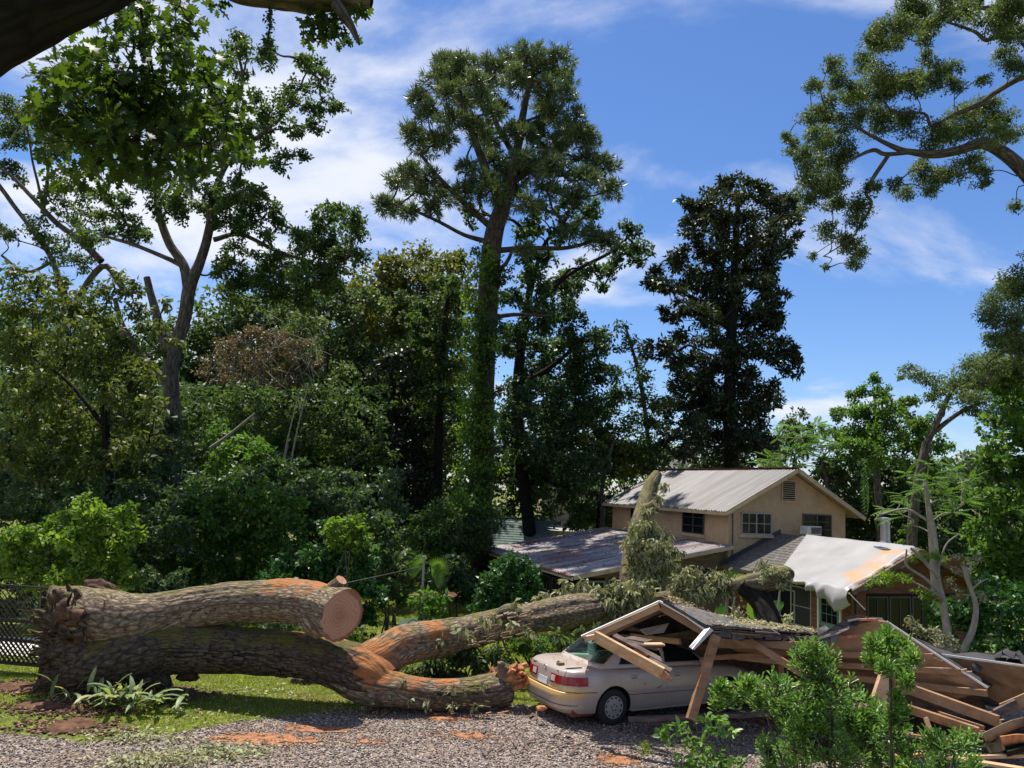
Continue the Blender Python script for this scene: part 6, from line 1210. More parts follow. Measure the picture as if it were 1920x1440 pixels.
# loose timber: every piece a thing of its own
TG = 'loose timber of the wrecked carport'
def board(lbl, a, b_, w, h, mat, cat='board', up=(0, 0, 1), rough=.03, nm='board'): return beam(nm, a, b_, w, h, mat, None, up, rough, (lbl, cat, TG))
b0 = board('broken cream beam lying across the sedan roof', (1116, 1193, 14.1), (1242, 1262, 13.45), .055, .20, 'lumber', up=(0, -.35, 1))
m = MB()
for k in range(9): s_ = Q(1240 + random.uniform(-6, 4), 1259 + random.uniform(-7, 8), 13.45); m.beam(s_, s_ + np.array([random.uniform(.06, .17), -.03, random.uniform(-.14, -.02)]), .03, .02, rough=.02)
m.build('splinters', M['split'], b0)
board('short cut block of cream timber wedged under the carport fascia', (1100, 1197, 14.3), (1122, 1192, 14.25), .16, .08, 'lumber')
for k, (a, b_, w, mt, lb) in enumerate((((1150, 1190, 14.4), (1240, 1238, 13.9), .10, 'old_wood', 'grey shingled plank right behind the cream beam'), ((1165, 1194, 14.6), (1218, 1203, 14.3), .11, 'old_wood', 'short brown plank highest on the sedan roof'),
        ((1172, 1200, 14.5), (1238, 1216, 14.1), .12, 'old_wood', 'brown plank lying second down on the sedan roof'), ((1205, 1208, 14.2), (1242, 1208, 14.1), .06, 'lumber', 'small pale split stick on the broken planks'), ((1215, 1235, 13.8), (1258, 1258, 13.5), .10, 'old_wood', 'dark plank end beside the beam splinters'),
        ((1190, 1216, 14.2), (1215, 1228, 14.0), .05, 'split', 'orange split stick tucked behind the cream beam'))): board(lb, a, b_, w, .035, mt, up=(0, -.5, 1), rough=.05)
# twigs and scraps on the boot
board('black stick lying on the sedan boot lid', (1061, 1254, 14.25), (1090, 1252, 14.35), .02, .02, 'flash', 'stick', nm='stick')
m = MB(); m.beam(Q(1046, 1245, 14.55), Q(1056, 1244, 14.6), .10, .05); m.beam(Q(1045, 1243, 14.6), Q(1049, 1240, 14.6), .05, .05); tag(m.build('wood_chunk', M['bark_oak'], None), 'small broken wood chunk on the sedan boot lid', 'wood chunk')
board('fat cream post stub leaning in front of the tan sheet', (1668, 1246, 12.9), (1646, 1312, 12.7), .19, .09, 'lumber', 'post', up=(0, 1, 0), rough=.02, nm='post')
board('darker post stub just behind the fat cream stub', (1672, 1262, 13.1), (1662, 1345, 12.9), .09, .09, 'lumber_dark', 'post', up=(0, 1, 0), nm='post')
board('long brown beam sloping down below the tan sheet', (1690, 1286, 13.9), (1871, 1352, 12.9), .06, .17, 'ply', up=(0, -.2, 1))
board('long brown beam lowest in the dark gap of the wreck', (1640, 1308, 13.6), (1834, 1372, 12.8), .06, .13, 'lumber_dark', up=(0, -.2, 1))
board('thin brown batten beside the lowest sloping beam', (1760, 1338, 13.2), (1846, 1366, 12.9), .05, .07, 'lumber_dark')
board('short upright stake in the dark gap', (1736, 1348, 12.9), (1752, 1390, 12.75), .07, .03, 'lumber', 'stake', up=(0, 1, 0), nm='stake')
board('pale board flat on the ground at the bottom corner', (1730, 1412, 12.6), (1935, 1445, 12.2), .14, .04, 'lumber'); board('pale board lying just above the bottom corner board', (1790, 1420, 12.75), (1925, 1416, 12.55), .09, .05, 'lumber')
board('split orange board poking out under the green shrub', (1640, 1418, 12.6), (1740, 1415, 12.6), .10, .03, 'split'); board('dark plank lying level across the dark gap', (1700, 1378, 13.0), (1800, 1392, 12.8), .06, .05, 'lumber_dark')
board('broken brown rafter at the far corner of the wreck', (1880, 1330, 13.4), (1960, 1296, 13.2), .05, .18, 'ply'); board('ragged plank standing behind the bark shells', (1850, 1345, 13.2), (1905, 1318, 13.3), .05, .12, 'old_wood')
tag(beam('kerb_timber', (1180, 1349, 14.55), (1490, 1336, 15.2), .12, .07, 'old_wood', None), 'grey edging timber on the gravel along the parking bay', 'edging timber')
# torn bark shells heaped bottom right
def shell(lbl, a, b_, r, mat, sweep=2.2, th=.04, st=0):
    p = spline([Q(*a), (Q(*a) + Q(*b_)) / 2 + np.array([0, 0, .08]), Q(*b_)], 8); t, A_, B_ = frames(p); n = 12; V = []
    for s_ in (0, 1):
        for i_ in range(len(p)):
            for j_ in range(n + 1): a_ = st + sweep * j_ / n; rr = r * (1 - .25 * i_ / len(p)) * (1 + .12 * float(nz(p[i_] * 4 + a_, 1, 2))) - s_ * th; V.append(p[i_] + rr * (math.cos(a_) * A_[i_] + math.sin(a_) * B_[i_]))
    k = n + 1; N = len(p); n1_ = N * k; f = []
    for i_ in range(N - 1):
        for j_ in range(n): q = i_ * k + j_; f += [(q, q + 1, q + k + 1, q + k), (n1_ + q + k, n1_ + q + k + 1, n1_ + q + 1, n1_ + q)]
        f += [(i_ * k, (i_ + 1) * k, (i_ + 1) * k + n1_, i_ * k + n1_), (i_ * k + n, i_ * k + n + n1_, (i_ + 1) * k + n + n1_, (i_ + 1) * k + n)]
    for j_ in range(n): f += [(j_, j_ + n1_, j_ + 1 + n1_, j_ + 1), ((N - 1) * k + j_, (N - 1) * k + j_ + 1, (N - 1) * k + j_ + 1 + n1_, (N - 1) * k + j_ + n1_)]
    m = MB(); m.add(V, f, 0); o = m.build('bark_shell', M[mat], None, smooth=True); return tag(o, lbl, 'bark', 'torn bark shells')
shell('curved brown bark shell uppermost in the heap beside the wreck', (1838, 1372, 12.9), (1960, 1340, 12.6), .17, 'bark_oak', 2.6, .03, .3)
shell('grey bark shell hanging down under the uppermost one', (1850, 1382, 12.8), (1870, 1408, 12.6), .15, 'bark_mossy', 2.8, .03, 1.2)
shell('orange edged bark shell near the picture corner', (1872, 1378, 12.7), (1960, 1392, 12.5), .15, 'split', 2.4, .05, .2)
shell('dark bark shell lowest in the heap', (1880, 1400, 12.6), (1970, 1402, 12.5), .14, 'bark_dark', 2.4, .03, .5)
def scatter_debris(n, x0, x1, y0, y1, nm, mat):
    m = MB()
    for k in range(n):
        c = G(random.uniform(x0, x1), random.uniform(y0, y1)); a_ = random.uniform(0, 3.14); l = random.uniform(.05, .3); d = np.array([math.cos(a_), math.sin(a_), random.uniform(-.1, .3)]) * l / 2; c = c + [0, 0, .04 + abs(d[2])]; m.beam(c - d, c + d, random.uniform(.01, .05), .012)
    m.build(nm, M[mat], None)['kind'] = 'stuff'
scatter_debris(160, 1600, 1920, 1330, 1438, 'wood_debris', 'old_wood'); scatter_debris(50, 1600, 1920, 1350, 1438, 'wood_debris', 'split'); scatter_debris(60, 900, 1250, 1325, 1420, 'wood_debris', 'old_wood'); scatter_debris(24, 690, 980, 1318, 1345, 'wood_debris', 'split')
o = blobmesh('wood_chip', P(1014, 1328, 14.9), (.09, .05, .04), M['split'], None, .4, 2.5, 20, 12); tag(o, 'orange splintered wood chip on the gravel behind the sedan', 'wood chip')
# dark backdrop behind the wreck (boards and soil) is added further down
# ------------------------------------------------------------------ garden things
# lattice fence at the left
fc0, fc1 = P(-150, 1255, 17.3), P(78, 1262, 16.9); fl = empty('lattice_fence', (fc1[0], fc1[1], 0), 0, 'dark wooden lattice fence with a post at the left edge', 'fence')
fd = unit((fc1 - fc0) * np.array([1, 1, 0])); ztop, zbot, zmid = P(78, 1168, 16.9)[2] , P(78, 1248, 16.9)[2], P(78, 1205, 16.9)[2]; ztt = P(78, 1102, 16.9)[2]
M['fence'] = plain('dark_brown_fence', (.035, .026, .02), .8)
def fpt(s, z): q = fc1 - fd * s; return np.array([q[0], q[1], z])
m = MB(); m.beam(fpt(0, -.15), fpt(0, zmid + .02), .09, .09, up=(0, 1, 0)); m.build('post', M['fence'], fl)
for z in (zbot, zmid, ztop): m = MB(); m.beam(fpt(.05, z), fpt(3.4, z), .04, .07); m.build('rail', M['fence'], fl)
m = MB(); m.beam(fpt(.0, ztt), fpt(3.4, ztt), .03, .03); m.build('rail', M['fence'], fl)
hgt = ztop - zbot
for k in range(34):
    s_ = .05 + k * .11
    for sg in (-1, 1):
        s0, s1 = s_, s_ + sg * hgt
        z0, z1 = zbot, ztop
        if s1 < .05: f = (s0 - .05) / (s0 - s1 + 1e-6); z1 = zbot + (ztop - zbot) * f; s1 = .05
        if abs(s1 - s0) < .05: continue
        m = MB(); m.beam(fpt(s0, z0) + np.array([0, .012 * sg, 0]), fpt(s1, z1) + np.array([0, .012 * sg, 0]), .012, .04, up=(.7, 0, .7)); m.build('slat', M['fence'], fl)
for k in range(26):
    for sg in (-1, 1):
        s0 = .1 + k * .13; s1 = s0 + sg * (ztt - ztop)
        if s1 < 0: continue
        m = MB(); m.beam(fpt(s0, ztop + .03) + np.array([0, .06 + .012 * sg, 0]), fpt(s1, ztt) + np.array([0, .06 + .012 * sg, 0]), .008, .022, up=(.7, 0, .7)); m.build('slat', M['fence'], fl)
# wire along the fence top and to the pole
def wire(pts, r, lbl, mat='flash'):
    tb = TB(); tb.add(spline(pts, 8), r, 5); return tag(tb.build('wire', M[mat], None), lbl, 'wire')
pole_b = P(789, 1192, 25.5); pt_ = P(795, 1045, 25.5); pole_b[2] = tz(pole_b[0], pole_b[1])
m = MB(); m.tube([pole_b, (pole_b + pt_) / 2, pt_], [.045, .04, .04], 10); m.tube([pt_ + [0, 0, .0], pt_ + [0, 0, .04]], .055, 10); tag(m.build('pole', M['frame_gray'], None, smooth=True), 'thin grey pole standing on the back lawn by the garden table', 'pole')
wire([P(793, 1062, 25.5), P(720, 1078, 24), P(640, 1095, 23), P(560, 1110, 22)], .012, 'thin sagging wire running left from the grey pole')
# green metal table with lattice backed chairs
M['green_metal'] = plain('green_metal', (.035, .075, .045), .45); M['dark_metal'] = plain('dark_green_metal', (.02, .035, .025), .5)
tc0 = P(795, 1168, 26.0); tg = float(tz(tc0[0], tc0[1])); tab = empty('garden_table', (tc0[0], tc0[1], tg), .1, 'green metal garden table on the lawn behind the fallen limb', 'table')
hx = 50 * mpp(795, 1168, 26); zt_ = tc0[2] - tg
oc = [(hx * math.cos(a) * (1.0), 1.05 * math.sin(a), zt_) for a in np.linspace(.39, .39 + 2 * math.pi, 9)[:-1]]
m = MB(); m.prism(oc, (0, 0, -.03)); m.build('table_top', M['green_metal'], tab, ws=False); 
for sx_ in (-.7, .7):
    for sy_ in (-.5, .5): m = MB(); m.beam((hx * sx_, sy_, 0), (hx * sx_, sy_, zt_ - .03), .04, .04, up=(0, 1, 0)); m.build('leg', M['dark_metal'], tab, ws=False)
def gchair(px, py, Y, rz, lbl):
    c = P(px, py, Y); g = float(tz(c[0], c[1])); e = empty('garden_chair', (c[0], c[1], g), rz, lbl, 'chair', 'garden chairs round the green table')
    m = MB(); m.prism([(.24 * math.cos(a), .24 * math.sin(a), .45) for a in np.linspace(0, 6.28, 15)[:-1]], (0, 0, .025)); m.build('seat', M['dark_metal'], e, ws=False)
    m = MB(); arch = [(x, -.24, .45 + .52 * math.sqrt(max(0, 1 - (x / .27) ** 2)) * 1.0) for x in np.linspace(-.27, .27, 17)]; m.tube(arch, .014, 6); m.build('back_frame', M['dark_metal'], e, ws=False)
    m = MB()
    for k in range(-4, 5):
        for sg in (-1, 1):
            pts = [(k * .075 + sg * t * .3, -.24, .47 + t * .5) for t in np.linspace(0, 1, 9)]; pts = [q for q in pts if abs(q[0]) < .26 and q[2] < .45 + .5 * math.sqrt(max(0, 1 - (q[0] / .27) ** 2))]
            if len(pts) > 1: m.beam(pts[0], pts[-1], .012, .012)
    m.build('back_lattice', M['dark_metal'], e, ws=False)
    for sx_ in (-.2, .2):
        for sy_ in (-.2, .2): m = MB(); m.beam((sx_, sy_, 0), (sx_ * .9, sy_ * .9, .45), .025, .025, up=(0, 1, 0)); m.build('leg', M['dark_metal'], e, ws=False)
        m = MB(); m.tube([(sx_ * 1.25, -.22, .68), (sx_ * 1.3, 0, .67), (sx_ * 1.25, .2, .45)], .012, 6); m.build('armrest', M['dark_metal'], e, ws=False)
gchair(770, 1182, 24.8, math.pi - 2.8, 'dark lattice backed chair nearest the left end of the green table'); gchair(738, 1180, 26.2, math.pi / 2 + .3 + math.pi, 'dark lattice backed chair pushed back farthest left of the table'); gchair(752, 1175, 27.0, -1.2, 'dark garden chair seen between the two lattice backed chairs')
# elephant ears and pale canes in the bed behind the carport
bed = P(1390, 1175, 22.5); g = float(tz(bed[0], bed[1])); ee = empty('elephant_ear_plant', (bed[0], bed[1], g), 0, 'elephant ear plants with tall pale stalks behind the carport roof', 'plant')
for (x0, y0, x1, y1, Y_) in ((1365, 1180, 1361, 1108, 22), (1376, 1180, 1379, 1112, 22.3), (1322, 1160, 1318, 1115, 22), (1420, 1172, 1406, 1115, 22.2), (1408, 1175, 1380, 1140, 22), (1395, 1170, 1360, 1142, 22.4), (1455, 1170, 1462, 1108, 22.6), (1350, 1165, 1356, 1122, 22.4)):
    p0_ = P(x0, y0 + 30, Y_); p1_ = P(x1, y1, Y_); tb = TB(); tb.add(spline([p0_, (p0_ + p1_) / 2 + rng.normal(size=3) * .04, p1_], 5), np.linspace(.045, .022, 11), 8); tb.build('stalk', M['leaf_lime'] if False else M['frame_gray'], ee)
def bigleaf(px0, py0, px1, py1, Y_, w, mat='leaf_ear'):
    a, b_ = P(px0, py0, Y_), P(px1, py1, Y_ - .15); d = b_ - a; L_ = np.linalg.norm(d); d = d / L_; sd = unit(np.cross(d, [0, 1, .2])); nrm_ = np.cross(sd, d); V = []; n = 8
    for i_ in range(n + 1):
        f = i_ / n; wd_ = w * (math.sin(math.pi * min(1, f * .93 + .07)) ** .7)
        for s_ in (-1, -.5, 0, .5, 1): V.append(a + d * L_ * f + sd * wd_ * s_ * .5 + nrm_ * (.12 * w * abs(s_) - .25 * L_ * f * f * .3) )
    f = [(i_ * 5 + j_, i_ * 5 + j_ + 1, i_ * 5 + j_ + 6, i_ * 5 + j_ + 5) for i_ in range(n) for j_ in range(4)]; link('leaf', np_mesh('leaf', np.array(V), np.array(f), rnd=np.full(len(f), .7), smooth=True), M[mat], ee)
bigleaf(1412, 1160, 1408, 1120, 22.0, .28, 'leaf_bright'); bigleaf(1418, 1158, 1420, 1128, 22.0, .2, 'leaf_camellia'); bigleaf(1482, 1078, 1446, 1096, 22.4, .5); bigleaf(1350, 1165, 1358, 1132, 22.3, .35, 'leaf_ear'); bigleaf(1362, 1150, 1346, 1178, 22.6, .3, 'leaf_ear'); bigleaf(1390, 1078, 1350, 1085, 23, .3, 'leaf_camellia'); bigleaf(1440, 1145, 1470, 1130, 22.8, .35, 'leaf_ear')
# rear slope of the carport roof, added as a dark backdrop behind the car
panel('roof_deck', [(1262, 1132, 19.0), (1420, 1180, 18.5), (1530, 1190, 18.0), (1610, 1178, 18.4), (1700, 1192, 18.0), (1890, 1262, 17.0), (1960, 1300, 16.4), (1900, 1330, 16.2), (1700, 1300, 17.6), (1500, 1280, 18.6), (1330, 1270, 19.2), (1215, 1215, 19.6)], .03, 'old_wood')
panel('roof_deck', [(1540, 1205, 15.0), (1650, 1185, 15.2), (1830, 1290, 14.6), (1850, 1330, 14.9), (1700, 1340, 15.4), (1540, 1290, 15.8)], .02, 'old_wood')
blobsheet('dirt_patch', [(1560, 1340, 2.6, 1.4), (1700, 1360, 2.6, 1.2), (1450, 1320, 2.0, 1.0)], M['dirt'], .03, .1, 'structure', .06)  # soil added as a dark floor under the wreck

m = MB()
for k in range(70):
    x, y = random.uniform(1330, 1540), random.uniform(1184, 1200); c = Q(x, y, 14.9 + random.uniform(-.5, .8)); m.beam(c, c + rng.normal(size=3) * [.14, .1, .05] + [0, 0, .02], random.uniform(.02, .06), .012)
m.build('splinters', M['old_wood'], wreck)['kind'] = 'stuff'
for (x, y, Y_, n_) in ((1750, 1231, 13.75, 5), (1802, 1260, 13.55, 5), (1871, 1352, 12.9, 6), (1834, 1372, 12.8, 6), (1646, 1250, 12.9, 5), (1508, 1266, 14.4, 5)):
    m = MB()
    for k in range(n_): c = Q(x + random.uniform(-3, 2), y + random.uniform(-7, 7), Y_); m.beam(c, c + np.array([random.uniform(.04, .16), random.uniform(-.03, .03), random.uniform(-.05, .04)]), random.uniform(.01, .03), .012, rough=.01)
    m.build('splinters', M['lumber'], wreck)['kind'] = 'stuff'
# ------------------------------------------------------------------ trees
def ZB(lst, s, ox, oy, k=1.0): return [(ox + q[0] / s, oy + q[1] / s, q[2] / s * k) + tuple(q[3:]) for q in lst]
# tall pine, its trunk wrapped in ivy
pb_ = ZB([(450,180,80),(540,200,90),(400,260,80),(500,290,90),(300,370,70),(350,450,80),(480,480,80),(260,560,70),(340,620,80),(430,600,70),(700,200,90),(800,170,80),(900,130,80),(1050,150,80),(950,220,90),(1080,250,70),(1100,340,60),(1000,330,80),(860,300,80),(650,370,70),(700,300,70),(1150,480,70),(1180,560,70),(1230,600,60),(1100,560,80),(950,600,80),(1050,640,80),(880,560,60),(1200,700,70),(1300,740,80),(1340,850,70),(1200,800,80),(1050,760,90),(900,760,90),(780,780,90),(640,820,80),(700,870,80),(560,870,70),(450,890,70),(380,950,60),(350,800,70),(260,770,70),(190,810,60),(300,860,60),(110,930,50),(170,960,50),(250,980,40),(1240,1120,70),(1130,1090,60),(1330,1150,70),(620,560,60),(800,880,80),(1000,860,80),(1150,900,80),(600,280,70),(560,400,60),(740,420,50),(1000,440,60),(880,1180,40),(1040,450,50),(450,340,60),(600,500,50),(700,440,50),(800,560,60),(950,520,60),(1000,720,70),(850,700,70),(700,700,60),(560,740,50),(760,960,60),(900,930,60),(820,240,60),(980,420,60),(540,380,50),(680,620,50)], 2.88, 680, 60, 1.0)
pine = tree('pine_tree', 'tallest tree, a broad crowned pine with ivy up its trunk', 'tree', 42, [(895, 1075, 24), (900, 950, 24), (906, 800, 22), (910, 650, 21), (918, 520, 19), (926, 440, 18), (945, 380, 14)], pb_, 'needle', 'bark_pine', rb=.16,
    limbs=[[(940, 395, 9), (925, 350, 9), (900, 290, 8), (880, 230, 6), (860, 180, 4)], [(948, 380, 10), (965, 310, 9), (975, 250, 8), (985, 190, 6), (1000, 130, 4)], [(925, 430, 7), (880, 390, 6), (820, 330, 4), (790, 290, 3)], [(950, 350, 6), (1010, 310, 5), (1060, 290, 4)], [(930, 470, 6), (990, 465, 5), (1060, 465, 4), (1120, 450, 3)], [(905, 600, 6), (960, 590, 4), (1030, 592, 3)], [(922, 455, 6), (870, 440, 4), (790, 400, 3), (730, 380, 2)], [(970, 300, 6), (930, 230, 5), (915, 170, 4)]], pine=True, tw=.035, ntw=7, depth=2.2)
def ivy(name, label, cat, pts, Y, mat, L=.17, W=.13, cov=1.5, dep=.5, host=None, sub=.45):
    bl = [(P(x, y, Y + rng.uniform(-dep, dep * .3)), r_ * mpp(x, y, Y)) for x, y, r_ in pts]; C, D, Nn, R, subs = clump_leaves(bl, L, W, cov, sub, 1.0, .6, .5)
    n = len(C); LEAVES[0] += n; return leaf_obj('ivy', C, D, Nn, L * rng.uniform(.6, 1.3, n), W * rng.uniform(.6, 1.2, n), M[mat], host, 'diamond', R)
iv = []
for y in range(470, 1060, 14): iv.append((905 + (y - 700) * -.03 + random.uniform(-16, 16), y, random.uniform(14, 28)))
iv = [(x + random.uniform(-10, 10), y, r_ * random.uniform(.5, 1.2)) for x, y, r_ in iv]
ivy('ivy', '', '', [q for q in iv if q[1] > 600 or random.random() < .6], 41.2, 'leaf_mid', cov=1.1, host=pine)
ivy('ivy', '', '', [(q[0] + random.uniform(-26, 26), q[1] + random.uniform(-10, 10), q[2] * .7) for q in iv if random.random() < .6], 41.4, 'leaf_dark', cov=1.0, host=pine, dep=1.0)
ivy('ivy', '', '', [(q[0] - 18 + random.uniform(-10, 10), q[1], q[2] * .55) for q in iv if random.random() < .5], 41.0, 'leaf_bright', cov=.9, host=pine)
ivy('ivy', '', '', [(880, 560, 22), (890, 600, 24), (880, 640, 22), (915, 480, 22), (896, 520, 24), (905, 760, 34), (885, 790, 34), (900, 820, 34), (925, 780, 28), (880, 760, 24), (890, 850, 34), (870, 880, 30), (900, 900, 34), (925, 870, 24), (890, 940, 34), (870, 960, 30), (925, 640, 20), (935, 560, 16), (890, 690, 24), (880, 720, 20)], 40.9, 'leaf_lime', cov=.75, host=pine)
ivy('ivy', '', '', [(870, 1000, 36), (890, 980, 40), (850, 970, 34), (830, 985, 36), (800, 1000, 34), (775, 1020, 30), (850, 1020, 40), (872, 1030, 28), (820, 1040, 36), (850, 1060, 34), (780, 985, 24), (800, 1060, 26), (925, 985, 16)], 40.0, 'leaf_mid', cov=1.3, dep=1.5, host=pine)
ivy('ivy', '', '', [(800, 1005, 22), (830, 970, 24), (780, 1030, 20), (850, 945, 20), (815, 1030, 20), (870, 930, 20)], 38.6, 'leaf_bright', cov=.9, dep=1, host=pine)
# broadleaf just right of the pine
gum = ZB([(1450,1050,62),(1500,1150,60),(1420,1200,70),(1350,1290,60),(1250,1300,60),(1150,1280,70),(950,1000,80),(900,1100,80),(1100,980,80),(1250,950,60),(1050,1100,60),(1380,1150,50),(600,1000,60),(560,960,40),(700,500,45),(690,580,60),(820,520,45),(1200,1010,60),(1000,1230,60),(900,1230,60),(1300,1380,40),(1100,1380,70),(950,1380,70),(1500,1240,40),(1560,1200,20)], 2.88, 680, 60) + [(1130,640,26),(1100,650,36),(1060,600,44),(1010,590,40),(1100,700,44),(1050,680,50),(1000,660,44),(960,640,40),(1080,760,54),(1020,740,50),(980,720,40),(1110,780,40),(1050,830,54),(1000,840,44),(1080,880,44),(1040,910,44),(1010,900,34),(960,820,30),(970,760,36),(1060,540,34),(1000,530,30),(960,560,26),(1130,820,24),(1130,700,26),(1160,740,20),(1120,860,30)]
tree('broadleaf_tree', 'dark broadleaf tree crowded against the right side of the tall pine', 'tree', 48, [(993, 1010, 13), (985, 930, 12), (972, 820, 11), (972, 700, 10), (985, 600, 8), (1000, 500, 6)], gum, 'leaf_dark', 'bark_dark', L=.22, W=.16, cov=1.7, rb=.14,
    limbs=[[(975, 720, 6), (1030, 690, 5), (1090, 640, 3)], [(985, 600, 5), (1060, 520, 4), (1150, 470, 3), (1190, 430, 2)], [(990, 560, 5), (1020, 460, 4), (1060, 420, 2)]], depth=2.4, tw=.03)
# magnolia
mag = ZB([(450,120,66),(560,150,74),(350,150,40),(270,240,70),(350,230,66),(450,230,90),(600,220,84),(700,220,76),(730,300,60),(340,320,90),(480,350,105),(620,340,90),(700,400,50),(220,440,70),(330,460,95),(460,480,105),(600,440,84),(130,570,56),(110,500,40),(200,560,54),(290,600,90),(420,600,110),(560,580,95),(650,620,60),(180,690,50),(300,720,95),(450,740,115),(600,740,95),(120,850,66),(220,860,90),(380,880,115),(540,880,110),(680,860,74),(750,870,54),(730,940,46),(250,1000,100),(400,1020,130),(560,1020,105),(220,1130,90),(380,1160,125),(540,1160,115),(640,1080,50),(250,1270,100),(400,1300,120),(550,1290,100),(650,720,50),(640,520,40)], 2.4, 1180, 300)
tree('magnolia_tree', 'tall dark magnolia with rusty brown leaves behind the house', 'tree', 50, [(1372, 900, 14), (1368, 750, 12), (1372, 600, 9), (1380, 450, 6), (1385, 370, 3)], mag, 'leaf_magnolia', 'bark_dark', L=.30, W=.15, cov=1.9, rb=.14, depth=2.6, shape='diamond', sub=.28, tw=.03, limbs=[[(1370, 620, 5), (1300, 560, 4), (1250, 540, 2)], [(1375, 500, 5), (1430, 440, 4), (1470, 400, 2)]])
# slim trees between pine and magnolia
tree('young_tree', 'slim sparse young tree standing left of the magnolia', 'tree', 49, [(1225, 905, 5), (1215, 820, 4), (1205, 740, 4), (1190, 670, 3), (1172, 610, 2)], [(1165,612,12),(1180,632,13),(1175,655,16),(1195,680,16),(1165,700,18),(1205,712,22),(1180,740,24),(1215,755,26),(1150,765,20),(1195,790,30),(1160,800,26),(1230,800,26),(1215,835,30),(1170,840,30),(1140,830,20),(1190,870,30),(1230,870,26),(1150,865,22),(1245,760,20)], 'leaf_mid', 'bark', L=.2, W=.12, cov=1.05, rb=.06, depth=1.0, sub=.4)
tree('young_tree', 'low yellowish green tree over the left end of the tin roof', 'tree', 47, [(1130, 990, 5), (1128, 930, 4), (1135, 880, 4), (1150, 830, 3)], [(1150,830,30),(1110,830,26),(1180,850,26),(1140,860,30),(1100,860,18),(1190,880,20),(1165,885,20),(1135,890,14)], 'leaf_olive', 'bark', L=.2, W=.13, cov=1.2, rb=.06, depth=1.2)
tree('small_tree', 'small dark leaved tree rising behind the low tin roof corner', 'tree', 48, [(1120, 1010, 4), (1122, 960, 4), (1130, 930, 3)], [(1125,945,22),(1100,960,22),(1145,955,20),(1110,975,20),(1140,980,16),(1080,950,12),(1090,975,16),(1150,930,12),(1110,925,12)], 'leaf_dark', 'bark_dark', L=.2, W=.11, cov=1.0, rb=.05, depth=.8)
# rounded yellow-green crowns behind
tree('broadleaf_tree', 'rounded yellow green tree top directly left of the pine trunk', 'tree', 56, [(780, 1000, 12), (785, 800, 10), (790, 600, 8)], [(790,495,42),(745,510,40),(835,505,38),(865,500,30),(710,530,44),(680,555,36),(770,550,50),(820,560,50),(870,560,36),(720,590,50),(780,620,56),(840,630,50),(670,600,44),(700,660,56),(760,700,56),(820,700,56),(860,700,40),(690,740,50),(750,780,50),(820,770,50),(780,840,50),(840,830,40),(720,830,44)], 'leaf_olive', 'bark', L=.3, W=.2, cov=1.25, rb=.14, depth=2.6, tw=.03)
tree('broadleaf_tree', 'green tree with lit leaves leaning on the pine trunk', 'tree', 48, [(820, 1010, 9), (822, 850, 8), (830, 650, 6), (840, 560, 4)], [(800,590,34),(835,560,30),(770,600,26),(840,620,34),(800,650,36),(765,660,30),(840,690,36),(790,720,36),(830,750,36),(790,790,30),(850,800,30),(760,560,20),(820,530,18),(850,530,20)], 'leaf_mid', 'bark_dark', L=.24, W=.17, cov=1.25, rb=.1, depth=1.6, tw=.03)
tree('evergreen_tree', 'very dark evergreen in shade left of the pine', 'tree', 47, [(735, 1020, 8), (735, 850, 7), (735, 700, 4)], [(735,680,30),(715,720,36),(755,730,34),(700,770,40),(745,790,44),(780,800,30),(715,840,46),(760,860,44),(690,880,40),(735,910,50),(780,920,40),(700,950,44),(750,970,40),(800,880,30),(810,950,30)], 'leaf_magnolia', 'bark_dark', L=.26, W=.13, cov=1.35, rb=.09, depth=1.6, tw=.03)
tree('broadleaf_tree', 'grey green leafy tree in the middle of the wood', 'tree', 51, [(610, 1010, 10), (606, 820, 8), (612, 650, 5)], [(640,550,34),(690,570,36),(590,560,34),(540,580,34),(620,600,44),(570,620,44),(660,640,50),(610,670,50),(550,680,40),(690,700,44),(640,730,50),(590,750,50),(540,760,40),(670,790,44),(620,820,50),(570,830,44),(520,820,36),(650,870,44),(600,890,44)], 'leaf_gray', 'bark', L=.26, W=.17, cov=1.35, rb=.12, depth=2.2, tw=.03)
# tangle of bare vines over a dead tree
M['dead_leaf'] = leafmat('dead_leaf', (0.07, 0.06, 0.03), (0.2, 0.15, 0.09), trans=.2)
td = tree('vine_tangled_tree', 'dead tree draped in pale bare vines at mid height', 'tree', 46, [(480, 1010, 8), (478, 850, 7), (485, 720, 5), (490, 650, 3)], [(470,640,34),(520,645,34),(430,650,30),(560,660,30),(490,690,40),(440,700,36),(540,710,34),(400,690,26),(590,680,20)], 'dead_leaf', 'bark_pale', L=.16, W=.10, cov=.8, rb=.06, depth=1.2, ntw=9, tw=.018)
tb = TB()
for k in range(70):
    x0, y0 = random.uniform(420, 600), random.uniform(615, 700); a = P(x0, y0, 44.5 + random.uniform(-.6, .6)); b_ = P(x0 + random.uniform(-50, 60), y0 + random.uniform(-25, 60), 44.5 + random.uniform(-.6, .6)); tb.add(spline([a, (a + b_) / 2 + np.array([0, 0, random.uniform(-.2, .9)]), b_], 5), np.linspace(.022, .012, 11), 4)
tb.build('vines', M['bark_pale'], td)['kind'] = 'stuff'
def polestick(lbl, pts, Y, r, mat='bark_pale', nm='dead_branch', cat='branch'):
    tb = TB(); p = spline([P(x, y, Y) for x, y in pts], 5); tb.add(p, np.linspace(r, r * .5, len(p)), 7); return tag(tb.build(nm, M[mat], None), lbl, cat)
polestick('pale dead branch leaning up to the right in the thicket', [(395, 840), (430, 815), (478, 775)], 36, .09); 
